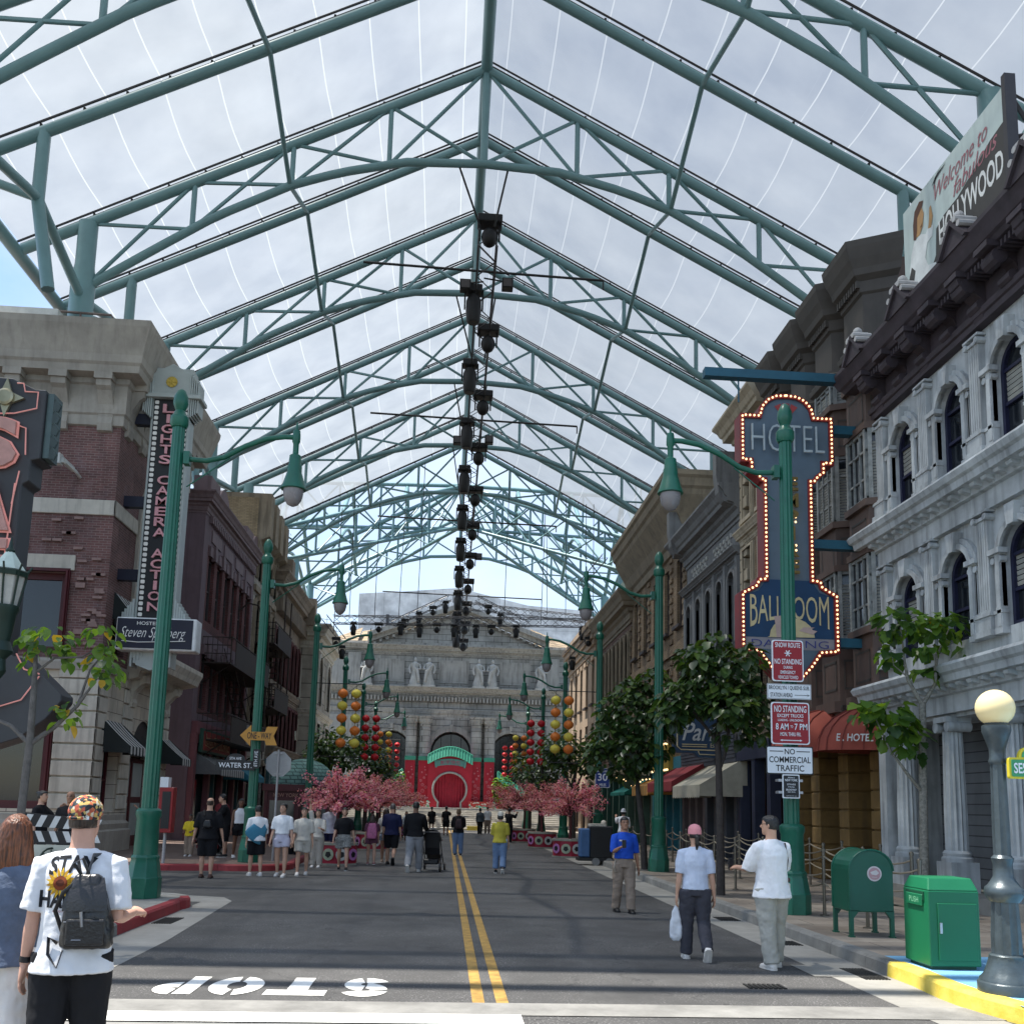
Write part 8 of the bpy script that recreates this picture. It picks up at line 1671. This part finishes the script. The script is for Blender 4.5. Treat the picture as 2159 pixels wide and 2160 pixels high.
def man_extra(T, p, B, G, hd, h):
    b = MB(); cz = p.chest.z
    txt(b, 'STAY', (-.02, 0, cz + .09), X1, Z1, .25, .1, off=.03, path=lambda a, c: (a, c + .02 - 1.1 * a * a)); txt(b, 'HAPPY', (-.035, 0, cz - .085), X1, Z1, .3, .095, off=.03); onto(b, G, T, [cloth('print_charcoal', (.02, .022, .026))], 'shirt_lettering')
    b = MB(); txt(b, 'GOOD MOMENT', (-.04, 0, cz - .15), X1, Z1, .12, .011); onto(b, G, T, [cloth('print_red', (.4, .06, .06))], 'small_print', .005)
    b = MB()
    for lay, (n, r0, r1) in enumerate(((17, .03, .088), (15, .03, .07))):
        for k in range(n):
            a = 2 * pi * k / n + lay * .2; w_ = .16; c = Vector((-.07, 0, cz + .005)); P = [(r0, 0), ((r0 + r1) / 2, w_), (r1, 0), ((r0 + r1) / 2, -w_)]; b.m = (k + lay) % 2; b.poly([(c.x + r * cos(a + q), -.0006 * (lay * 2 + k % 2), c.z + r * sin(a + q)) for r, q in P])
    b.m = 2; b.poly([(-.07 + .04 * cos(2 * pi * k / 16), -.003, cz + .005 + .04 * sin(2 * pi * k / 16)) for k in range(16)]); b.m = 3; b.poly([(-.07 + .024 * cos(2 * pi * k / 12), -.004, cz + .006 + .02 * sin(2 * pi * k / 12)) for k in range(12)])
    onto(b, G, T, [cloth('petal_yellow', (.66, .42, .04)), cloth('petal_gold', (.5, .27, .02)), cloth('flower_heart', (.20, .05, .02)), cloth('flower_core', (.07, .02, .012))], 'sunflower_print', .006)
    # patterned cap worn backwards
    m = mat('patterned_cap', (.5, .3, .12), .8); nt = m.node_tree; vo = nt.nodes.new('ShaderNodeTexVoronoi'); vo.inputs['Scale'].default_value = 52; tc = nt.nodes.new('ShaderNodeTexCoord'); rp = nt.nodes.new('ShaderNodeValToRGB'); rp.color_ramp.interpolation = 'CONSTANT'
    for i, (q, c) in enumerate(((0, (.02, .025, .03)), (.3, (.42, .09, .05)), (.45, (.55, .38, .12)), (.62, (.62, .55, .42)), (.74, (.05, .07, .08)), (.86, (.5, .14, .06)))):
        e = rp.color_ramp.elements[i] if i < 2 else rp.color_ramp.elements.new(q); e.position = q; e.color = c + (1,)
    sp_ = nt.nodes.new('ShaderNodeSeparateColor'); nt.links.new(tc.outputs['Object'], vo.inputs[0]); nt.links.new(vo.outputs['Color'], sp_.inputs[0]); nt.links.new(sp_.outputs[0], rp.inputs[0]); nt.links.new(rp.outputs[0], nt.nodes['Principled BSDF'].inputs['Base Color'])
    b = MB(); b.loft([[tuple(hd(rx * cos(2 * pi * i / 24), -.003 + ry * sin(2 * pi * i / 24), zz - (.012 if False else 0))) for i in range(24)] for zz, rx, ry in ((.008, .0495, .061), (.028, .051, .0625), (.046, .0475, .0575), (.062, .037, .045), (.075, .019, .024), (.078, .004, .005))]); V2, F2 = bake(b, .007, 2, .008, .03); q = MB(); q.v, q.f, q.mi = V2, F2, [0] * len(F2); c = q.build('cap', m, T, 180)
    b = MB(); b.tube([hd(.046 * cos(a), -.003 + .0585 * sin(a), .004) for a in [pi + pi * i / 12 for i in range(13)]], (.006 * h), 6); b.build('cap_band', m, c); b = MB(); b.cbox(tuple(hd(.03, -.052, .004)), (.02, .008, .018)); b.build('cap_tag', TW, c)
    # leather rucksack on the right shoulder
    LTH = mat('black_leather', (.012, .012, .013), .33, var=.25, sc=14, bump=.2, bsc=60, spec=.6); k = MB(); cx_, cy, cz = .088, -.16, p.chest.z - .12
    k.loft([[(cx_ + w_ * sx_ + sh_, cy + dd * sy, cz + zz) for sx_, sy in ((1, .5), (.96, -.5), (.8, -1), (0, -1.15), (-.8, -1), (-.96, -.5), (-1, .5), (-.8, 1), (.8, 1))] for zz, w_, dd, sh_ in ((-.225, .12, .05, .012), (-.215, .138, .06, .012), (-.12, .138, .068, .008), (-.02, .122, .062, 0), (.08, .098, .052, -.006), (.13, .08, .044, -.008), (.165, .074, .03, -.008), (.18, .05, .02, -.008))]); V2, F2 = bake(k, .008, 3, .016, .07); q = MB(); q.v, q.f, q.mi = V2, F2, [0] * len(F2); bp = q.build('backpack', LTH, T, 180)
    k = MB(); k.loft([[(cx_ + a * w_, cy - .078 + .02 * abs(a) ** 2 - dz, cz + zz) for a in (-1, -.6, 0, .6, 1)] for zz, w_, dz in ((.16, .08, -.05), (.1, .1, -.015), (.03, .115, .004), (-.02, .118, .008))], False, False); k.build('flap', LTH, bp, 60); k = MB(); k.cbox((cx_ + .015, cy - .09, cz - .13), (.2, .02, .14)); k.build('front_pocket', LTH, bp, bevel=.012, seg=2)
    k = MB(); k.tube([(cx_ - .01, cy - .098, cz - .02), (cx_ + .0, cy - .1, cz - .1)], (.009), 6); k.tube([(cx_ - .1, cy - .085, cz - .075), (cx_ + .06, cy - .095, cz - .07)], .0025, 4); k.tube([(cx_ - .05, cy - .1, cz - .17), (cx_ + .0, cy - .104, cz - .17)], .003, 4); k.build('fittings', mat('bag_steel', (.3, .3, .31), .35, .8), bp)
    k = MB(); st = lambda pts: k.tube(pts, [(.021, .006)] * len(pts), 8); st([(cx_ - .02, cy + .03, cz + .16), (.085, -.1, p.neck.z - .03), (.105, -.03, p.sh[1].z + .055), (.105, .06, p.sh[1].z), (.1, .1, p.chest.z - .02)]); k.tube([(cx_ - .04, cy - .01, cz + .17), (cx_ - .08, cy - .05, cz + .24), (cx_ - .03, cy - .07, cz + .27), (cx_ + .0, cy - .03, cz + .18)], [(.011, .004)] * 4, 6); k.tube([(cx_ - .06, cy - .02, cz + .14), (cx_ - .12, cy - .06, cz + .08), (cx_ - .16, cy - .03, cz - .02), (cx_ - .12, cy, cz - .14)], [(.012, .004)] * 4, 6); k.tube([(cx_ - .14, cy, cz - .2), (cx_ - .19, cy + .01, cz - .17), (cx_ - .185, cy, cz - .26), (cx_ - .13, cy - .02, cz - .33), (cx_ - .11, cy, cz - .24)], [(.012, .004)] * 5, 6); k.build('strap', LTH, bp, 60)
    k = MB(); w0 = p.wri[0]; d = p.fw[0]; k.tube([w0 - d * .055, w0 - d * .022], .0325, 14); k.build('wristband', SBLK, T, 60)
ps = Pz(1.80, ((-4, 0), (4, 4)), ((0, 8, 6), (-8, 7, 100, -6)), wide=1.04)
person('man in a white stay happy sunflower t-shirt with patterned cap and black leather backpack', -2.09, 5.75, -.06, 8, 1.80, ps, 'fair', ('short', 'dark'), (TW, -.075, .42 * 2, .016), (cloth('black_shorts', (.016, .016, .018)), 'legs', .53, .014), (BLK_S, 'dark'), 1, True, man_extra, curl=(.35, .7), look=14)
def woman_extra(T, p, B, G, hd, h): pass
ps = Pz(1.64, ((5, 0), (-6, 4)), ((4, 8, 10), (8, 6, 20)))
person('woman with shoulder length auburn hair in a blue grey blouse and white trousers', -2.58, 6.0, .0, 10, 1.64, ps, 'fair', ('long', 'auburn', .1), (mat('cloth_blue_grey', (.085, .115, .175), .8, var=.25, sc=9, bump=.35, bsc=45), -.07, .8 * 2, .018), (cloth('off_white', (.66, .64, .62)), 'legs', 1, .014), (WHT_S, ''), 1, True, woman_extra, look=-10, fem=1)
# ---- the three on the right
def pink_extra(T, p, B, G, hd, h):
    cap_hat(mat('pink_cap', (.62, .25, .27), .8, var=.08), 1)(T, p, B, G, hd, h); b = MB(); b.cbox(tuple(p.neck + Vector((0, -.075, -.07))), (.035, .006, .05)); b.build('neck_patch', SBLK, T)
    w0 = p.hand[0] + p.fw[0] * .05; b = MB(); b.loft([[(w0.x + a * s, w0.y + c * s * .35, w0.z - zz) for a, c in ((-.5, -1), (.5, -1), (.8, 0), (.5, 1), (-.5, 1), (-.8, 0))] for zz, s in ((.0, .02), (.08, .07), (.25, .1), (.38, .1), (.42, .06))]); V2, F2 = bake(b, .01, 3, .03, .09); q = MB(); q.v, q.f, q.mi = V2, F2, [0] * len(F2); k = q.build('plastic_bag', mat('plastic_bag_white', (.60, .62, .66), .35, var=.05), None, 180); k.parent = T
ps = Pz(1.58, ((6, 2), (-4, 34)), ((-2, 7, 8), (-6, 8, 10)))
person('woman in a pink cap, pale blue t-shirt and charcoal trousers walking away', 3.03, 11.45, 0, -4, 1.58, ps, 'light', ('pony', 'black'), (cloth('pale_blue', (.50, .56, .68)), -.015, .9, .008), (cloth('charcoal', (.05, .05, .062)), 'legs', 1, .013), (WHT_S, ''), 1, True, pink_extra, fem=1)
def tman_extra(T, p, B, G, hd, h):
    b = MB(); s0 = p.sh[1]; b.tube([p.pel + Vector((.16, -.03, .06)), p.chest + Vector((.16, -.09, -.05)), s0 + Vector((-.03, -.06, .045)), s0 + Vector((-.05, .06, .0)), p.chest + Vector((.1, .1, -.1)), p.pel + Vector((.16, .05, .06))], [(.014, .005)] * 6, 8); k = b.build('bag_strap', mat('brown_leather', (.05, .025, .018), .5), T); b = MB(); c = p.pel + Vector((.185, .0, -.06)); b.cbox(tuple(c), (.06, .13, .2)); b.build('shoulder_bag', mat('bag_cream', (.55, .52, .47), .7), T, bevel=.02, seg=2); b = MB(); b.cbox(tuple(c + Vector((0, 0, .13))), (.055, .13, .05)); b.build('bag_flap', mat('brown_leather', (.05, .025, .018), .5), T, bevel=.01)
    b = MB(); c = p.hand[0] + p.fw[0] * .05 + Vector((0, .02, .03)); b.cbox(tuple(c), (.07, .02, .14)); b.build('phone', SBLK, T, bevel=.006)
    b = MB(); b.cbox(tuple(p.pel + Vector((-.12, -.118, -.035))), (.045, .006, .035)); b.build('hem_patch', SBLK, T); b = MB(); b.tube([hd(-.045, 0, .008), hd(-.03, .055, .006), hd(.03, .055, .006), hd(.045, 0, .008)], .0025, 5); b.build('glasses', SBLK, B)
ps = Pz(1.73, ((-7, 3), (8, 4)), ((28, 8, 62, 10), (30, 16, 118, 12)), wide=1.04)
person('young man in an oversized white t-shirt and grey trousers looking at a phone', 3.78, 10.9, 0, 16, 1.73, ps, 'light', ('short', 'black'), (TW, -.075, 1.0, .024), (cloth('pale_grey', (.33, .33, .30)), 'legs', 1, .017), (WHT_S, ''), 1, True, tman_extra, look=-38, curl=(.6, 1.0))
def staff_extra(T, p, B, G, hd, h):
    b = MB(); b.lathe((p.pel.x, p.pel.y, p.pel.z + .075), [(.15, 0), (.15, .035)], 20, .93, .72); b.build('belt', SBLK, T); b = MB(); c = p.hand[1] + p.fw[1] * .05 + Vector((0, .03, .03)); b.cbox(tuple(c), (.07, .03, .13)); b.build('phone', SBLK, T, bevel=.006); b = MB(); b.cbox(tuple(p.chest + Vector((.07, .125, .03))), (.09, .01, .025)); b.build('name_badge', WHT_S, T)
    b = MB(); b.tube([hd(-.045, 0, .008), hd(-.035, .05, .008), hd(-.004, .058, .005), hd(.004, .058, .005), hd(.035, .05, .008), hd(.045, 0, .008)], .003, 5); b.build('glasses', SBLK, B); b = MB(); b.tube([p.pel + Vector((.16, .05, .02)), p.pel + Vector((.19, .06, -.1)), p.pel + Vector((.17, .07, -.18))], .016, 6); b.build('keys', mat('keys_metal', (.3, .25, .2), .4, .7), T)
ps = Pz(1.63, ((10, 4), (-8, 6)), ((-8, 12, 8), (22, 10, 88, 22)))
person('staff member in a royal blue polo shirt and khaki trousers reading a phone', 3.1, 16.4, 0, 184, 1.63, ps, 'tan', ('short', 'black'), (cloth('royal_blue', (.015, .07, .42)), .03, 1.0, .01), (KHAKI, 'legs', 1, .013), (BLK_S, 'dark'), 1, True, staff_extra, curl=(.3, .9))
# ---- the crowd in the middle distance
W0 = ((14, 8), (-12, 8)); STAND = ((2, 0), (-2, 0)); DN = ((0, 7, 10), (0, 7, 10)); DN2 = ((10, 7, 15), (-10, 7, 12))
person('bald man in black shorts and t-shirt with a small black sling bag, seen from behind', -5.25, 21.9, 0, 4, 1.78, Pz(1.78, ((3, 0), (-3, 0)), ((0, 14, 8), (0, 14, 8)), wide=1.1), 'light', ('bald', 'dark'), (TB, -.05, 1.0, .016), (TB, 'legs', .5, .016), (mat('sandal_brown', (.08, .04, .03), .7), 'dark'), extra=bag_back(SBLK, .1, .1, .05), fat=1.06)
def shawl(T, p, B, G, hd, h):
    b = MB(); s0, s1 = p.sh[0], p.sh[1]; b.loft([[tuple(p.neck + Vector((.0, -.05, -.05))), tuple(s1 + Vector((.03, -.03, .03))), tuple(s1 + Vector((.05, .05, 0)))], [tuple(p.chest + Vector((-.12, -.11, -.02))), tuple(p.chest + Vector((.05, -.14, 0))), tuple(s1 + Vector((.08, -.05, -.15)))], [tuple(p.chest + Vector((-.3, -.12, -.12))), tuple(p.pel + Vector((-.05, -.17, .12))), tuple(p.pel + Vector((.15, -.1, .05)))], [tuple(p.pel + Vector((-.32, -.1, .08))), tuple(p.pel + Vector((-.08, -.16, -.12))), tuple(p.pel + Vector((.12, -.08, -.18)))]], False, False); o = b.build('shawl', cloth('teal_shawl', (.06, .22, .33)), T, 180); m = o.modifiers.new('s', 'SUBSURF'); m.levels = m.render_levels = 2; m = o.modifiers.new('t', 'SOLIDIFY'); m.thickness = .012
person('person wrapped in a teal blue shawl over dark shorts', -4.35, 22.8, 0, 25, 1.64, Pz(1.64, ((8, 4), (-6, 4)), DN), 'light', ('short', 'black'), (TW, -.04, 1.2, .02), (TB, 'legs', .45, .016), (WHT_S, ''), extra=shawl)
person('woman with tied dark hair in a white t-shirt and pale lilac shorts facing the camera', -3.75, 22.7, 0, 176, 1.70, Pz(1.70, ((6, 2), (-6, 6)), ((2, 9, 14), (4, 8, 20))), 'light', ('bun', 'black'), (TW, .045, .9, .01), (cloth('lilac', (.52, .50, .60)), 'legs', .24, .012), (WHT_S, ''), look=25, fem=1)
person('woman in a white printed t-shirt and cream shorts just behind the lilac shorts', -3.35, 23.3, 0, 186, 1.62, Pz(1.62, ((-10, 2), (12, 4)), ((0, 8, 12), (6, 8, 25))), 'light', ('pony', 'black'), (CREAM_, -.03, 1.0, .016), (CREAM_, 'legs', .36, .018), (WHT_S, ''), fem=1)
person('girl in a cream outfit raising one arm with a phone in the other hand', -3.38, 26.1, 0, 172, 1.55, Pz(1.55, STAND, ((20, 10, 85, 15), (172, 10, 12))), 'light', ('bun', 'dark'), (CREAM_, -.03, 1.1, .014), (cloth('sand', (.40, .36, .31)), 'legs', 1, .018), (WHT_S, ''), fem=1)
person('bearded man in a white shirt and navy trousers behind the girl with raised arm', -3.3, 28.2, 0, 168, 1.76, Pz(1.76, W0, DN), 'brown', ('short', 'black'), (cloth('pale_check', (.55, .58, .66), .85, .2), -.05, 1.0, .012), (TN, 'legs', 1, .008), (WHT_S, ''))
person('woman in a black top and black and white patterned shorts walking towards the camera', -2.6, 25.3, 0, 186, 1.63, Pz(1.63, ((14, 8), (-10, 22)), ((-6, 14, 8), (12, 12, 12))), 'light', ('bob', 'black'), (TB, .03, .9, .008), (mat('zebra_cloth', (.22, .22, .21), .85, var=.9, sc=45), 'legs', .34, .02), (BLK_S, ''), fem=1, fat=1.05)
person('girl with long brown hair carrying a large pink backpack', -2.05, 27.7, 0, 4, 1.45, Pz(1.45, W0, DN), 'light', ('long', 'dark', .1), (cloth('plum', (.12, .05, .08)), -.03, .8, .01), (cloth('plum', (.12, .05, .08)), 'legs', .2, .012), (mat('shoe_pinkish', (.3, .14, .14), .6), ''), extra=bag_back(mat('pink_backpack', (.42, .12, .24), .6, var=.3, sc=14), .2, .3, .12), fem=1)
person('woman in a pale top and denim shorts next to the pink backpack', -1.72, 28.6, 0, -6, 1.62, Pz(1.62, W0, DN), 'light', ('long', 'dark', .16), (cloth('pale_grey_top', (.42, .42, .40)), -.0, .6, .01), (cloth('denim_pale', (.22, .27, .34)), 'legs', .2, .01), (mat('sandal_pale', (.4, .3, .24), .6), ''), fem=1)
person('sturdy man in a navy t-shirt and black shorts walking away', -1.5, 27.9, 0, -4, 1.76, Pz(1.76, ((10, 4), (-12, 30)), DN, wide=1.1), 'light', ('short', 'grey'), (TN, -.05, 1.0, .014), (TB, 'legs', .5, .016), (BLK_S, 'dark'), fat=1.1)
person('man in a long sleeved black top and grey trousers pushing a stroller', -.75, 25.2, 0, -6, 1.83, Pz(1.83, ((-14, 24), (12, 4)), ((16, 10, 20), (30, 8, 34)), wide=1.1), 'brown', ('short', 'black'), (TB, -.03, 1.95, .014), (cloth('mid_grey', (.23, .235, .25)), 'legs', 1, .016), (WHT_S, ''), fat=1.08)
person('person in a brown headscarf with a dark backpack and blue jeans', .5, 33.6, 0, 2, 1.64, Pz(1.64, STAND, ((20, 8, 60, 8), (20, 8, 60, 8))), 'tan', ('bob', 'blond'), (TB, -.05, 1.9, .016), (cloth('jeans', (.14, .21, .34)), 'legs', 1, .014), (BLK_S, ''), extra=bag_back(mat('dark_backpack', (.03, .012, .015), .6), .14, .2, .08))
def satchel(T, p, B, G, hd, h):
    cap_hat(cloth('off_white_cap', (.62, .58, .5)), 0)(T, p, B, G, hd, h); b = MB(); b.tube([p.sh[0] + Vector((.03, -.03, .05)), p.chest + Vector((0, -.12, 0)), p.pel + Vector((.15, -.05, .06))], [(.016, .004)] * 3, 6); b.tube([p.sh[0] + Vector((.03, -.03, .05)), p.chest + Vector((-.02, .12, .02)), p.pel + Vector((.15, .05, .06))], [(.016, .004)] * 3, 6); k = b.build('bag_strap', TW, T); b = MB(); b.cbox(tuple(p.pel + Vector((.17, 0, -.05))), (.05, .14, .2)); b.build('cloth_bag', cloth('pale_blue_bag', (.35, .48, .6)), T, bevel=.02)
person('woman in a yellow shirt, blue jeans and off white cap strolling away', 1.48, 25.3, 0, -6, 1.60, Pz(1.60, ((6, 4), (-8, 18)), ((16, 8, 70, 12), (0, 8, 10))), 'light', ('bob', 'black'), (cloth('olive_yellow', (.42, .36, .05)), -.04, 1.0, .018), (cloth('jeans', (.14, .21, .34)), 'legs', .92, .017), (BLK_S, ''), extra=satchel, fem=1)
person('person in black shorts outfit and cap photographing the gate', .1, 54.5, 0, 2, 1.66, Pz(1.66, STAND, ((0, 8, 10), (60, 14, 50))), 'tan', ('short', 'black'), (TB, -.06, 1.0, .014), (TB, 'legs', .45, .014), (BLK_S, ''))
person('person in a knee length black dress near the steps', -.75, 56.8, 0, 6, 1.62, Pz(1.62, STAND, DN), 'light', ('short', 'black'), (TB, -.1, .9, .014), (TB, 'skirt', .16, .01), (BLK_S, ''), fem=1)
person('person in a grey jacket and black trousers beside another near the steps', 2.15, 57.8, 0, -12, 1.62, Pz(1.62, W0, DN), 'light', ('bob', 'black'), (cloth('slate', (.06, .075, .09)), -.05, 1.9, .016), (TB, 'legs', 1, .01), (BLK_S, ''))
person('person in a white top and khaki trousers near the steps', 2.7, 60.2, 0, 10, 1.7, Pz(1.7, STAND, DN), 'light', ('short', 'dark'), (TW, -.04, 1.0, .012), (KHAKI, 'legs', 1, .012), (BLK_S, ''))
person('child in pale clothes facing the camera in front of the steps', -1.95, 49.6, 0, 182, 1.38, Pz(1.38, W0, DN), 'light', ('long', 'black', .08), (TW, -.03, 1.8, .012), (CREAM_, 'legs', 1, .012), (WHT_S, ''), fem=1)
person('person in dark clothes raising a camera by the right blossom trees', 3.1, 46, 0, -20, 1.66, Pz(1.66, STAND, ((70, 12, 70), (70, 12, 70))), 'tan', ('short', 'black'), (TB, -.05, 1.9, .014), (TB, 'legs', 1, .012), (BLK_S, ''))
person('small child in a yellow t-shirt and beige trousers by the shopfront', -7.05, 27.3, .156, 178, 1.16, Pz(1.16, STAND, ((16, 6, 60, 14), (16, 6, 60, 14))), 'brown', ('short', 'black'), (cloth('bright_yellow', (.62, .46, .03)), -.06, 1.0, .02), (KHAKI, 'legs', 1, .02), (WHT_S, ''))
person('man in black leaning over a stroller in front of the pink shopfront', -6.05, 27.2, .156, 110, 1.74, Pz(1.74, STAND, ((30, 6, 40), (30, 6, 40)), 10), 'light', ('short', 'black'), (TB, -.05, 1.0, .014), (TB, 'legs', .55, .014), (BLK_S, ''))
person('person in a dark red top behind the bald man', -6.5, 28.6, .156, 150, 1.76, Pz(1.76, STAND, DN), 'light', ('short', 'black'), (cloth('dark_red', (.14, .02, .025)), -.05, 1.0, .014), (TB, 'legs', 1, .012), (BLK_S, ''))
person('woman with long dark hair in a white tank top by the second left lamp post', -5.55, 26.6, .156, 200, 1.64, Pz(1.64, W0, ((20, 8, 60, 8), (0, 8, 10))), 'brown', ('long', 'black', .1), (TW, .05, 0, .008), (TB, 'legs', .26, .01), (WHT_S, ''), fem=1)
person('staff member in a blue shirt and khaki trousers leaning by the maroon doors', -9.3, 30.6, .156, 120, 1.66, Pz(1.66, ((8, 4), (-4, 0)), ((30, 10, 110, 10), (0, 8, 10))), 'light', ('bob', 'black'), (cloth('work_blue', (.10, .14, .26)), -.0, 1.0, .012), (KHAKI, 'legs', 1, .014), (BLK_S, ''))
person('woman in black with tied back dark hair in profile behind the clapperboard', -7.75, 19, .156, -95, 1.68, Pz(1.68, STAND, ((40, 8, 110, 10), (0, 8, 10))), 'light', ('bun', 'black'), (TB, -.05, 1.0, .014), (TB, 'legs', 1, .012), (BLK_S, ''), fem=1)
def specs(T, p, B, G, hd, h): b = MB(); b.tube([hd(-.045, 0, .008), hd(-.035, .05, .008), hd(0, .056, .006), hd(.035, .05, .008), hd(.045, 0, .008)], .003, 5); b.build('glasses', SBLK, B)
person('bald man in black with glasses facing the camera behind the clapperboard', -7.2, 19, .156, 182, 1.68, Pz(1.68, STAND, DN, wide=1.05), 'tan', ('none', 'black'), (TB, -.05, 1.0, .014), (TB, 'legs', 1, .012), (BLK_S, ''), extra=specs)
person('person in a white bucket hat and white top filming by the cleaning cart', 6.3, 33.5, .156, -10, 1.6, Pz(1.6, STAND, ((60, 12, 80), (20, 8, 60))), 'light', ('bob', 'black'), (TW, -.04, 1.8, .016), (cloth('mid_grey', (.23, .235, .25)), 'legs', 1, .014), (WHT_S, ''), extra=cap_hat(cloth('pale_hat', (.5, .52, .55)), 2), fem=1)
for k, (l, x, y, yw, tc_) in enumerate((('seated person in blue at the left kerb in front of the kiosk', -4.3, 29.6, 150, cloth('azure', (.03, .2, .34))), ('seated person in dark clothes under the left blossom tree', -3.6, 31.5, 190, TB))):
    q = Pz(1.6, ((80, 85), (80, 85)), ((30, 8, 50), (30, 8, 50))); person(l, x, y, .05, yw, 1.6, q, 'light', ('bob', 'black'), (tc_, -.03, 1.0, .014), (TB, 'legs', 1, .012), (WHT_S, ''))
# ---- strollers
def stroller(x, y, yaw, label, cm):
    T = thing('stroller', label, 'stroller', (0, 0, 0), 'strollers'); b = MB(); FR = mat('stroller_frame', (.05, .05, .055), .4, .4)
    b.loft([[(sx_ * .2, yy, zz) for sx_ in (-1, 1)] + [(sx_ * .2, yy + .06, zz + .02) for sx_ in (1, -1)] for yy, zz in ((-.18, 1.0), (-.12, .6), (-.05, .42), (.2, .4), (.35, .3))]); b.build('seat', cm, T, bevel=.02)
    b = MB(); b.loft([[(.22 * cos(a), yy + .3 * sin(t_), .78 + .34 * cos(t_) * sin(a)) for a in [pi * i / 10 for i in range(11)]] for yy, t_ in ((-.2, -.5), (-.2, 0), (-.2, .5), (-.18, 1.0))], False, False); o = b.build('hood', cm, T, 60); m = o.modifiers.new('t', 'SOLIDIFY'); m.thickness = .015
    b = MB()
    for s in (-1, 1): b.tube([(s * .23, -.42, 1.02), (s * .24, -.1, .62), (s * .24, .42, .14)], .013, 6); b.tube([(s * .24, .0, .52), (s * .27, -.38, .16)], .013, 6)
    b.tube([(-.23, -.42, 1.02), (.23, -.42, 1.02)], .018, 8); b.build('frame', FR, T); b = MB(); b.box(-.2, .2, -.3, .2, .18, .32); b.build('basket', cm, T, bevel=.03)
    for s in (-1, 1):
        for yy, r in ((.44, .1), (-.4, .14)): b = MB(); b.tube([(s * .27 - .02, yy, r), (s * .27 + .02, yy, r)], r, 16); w_ = b.build('wheel', SBLK, T, 40); b = MB(); b.tube([(s * .27 - .024, yy, r), (s * .27 + .024, yy, r)], r * .5, 12); b.build('hub', mat('stroller_hub', (.3, .3, .3), .4, .6), w_)
    T.location = (x, y, 0 if x > -4 else .156); T.rotation_euler = (0, 0, radians(yaw))
stroller(-.28, 25.75, -8, 'black stroller being pushed up the middle of the road', SBLK); stroller(-6.75, 28.0, 60, 'stroller with a dark red hood beside the child in yellow', cloth('dark_red', (.14, .02, .025)))
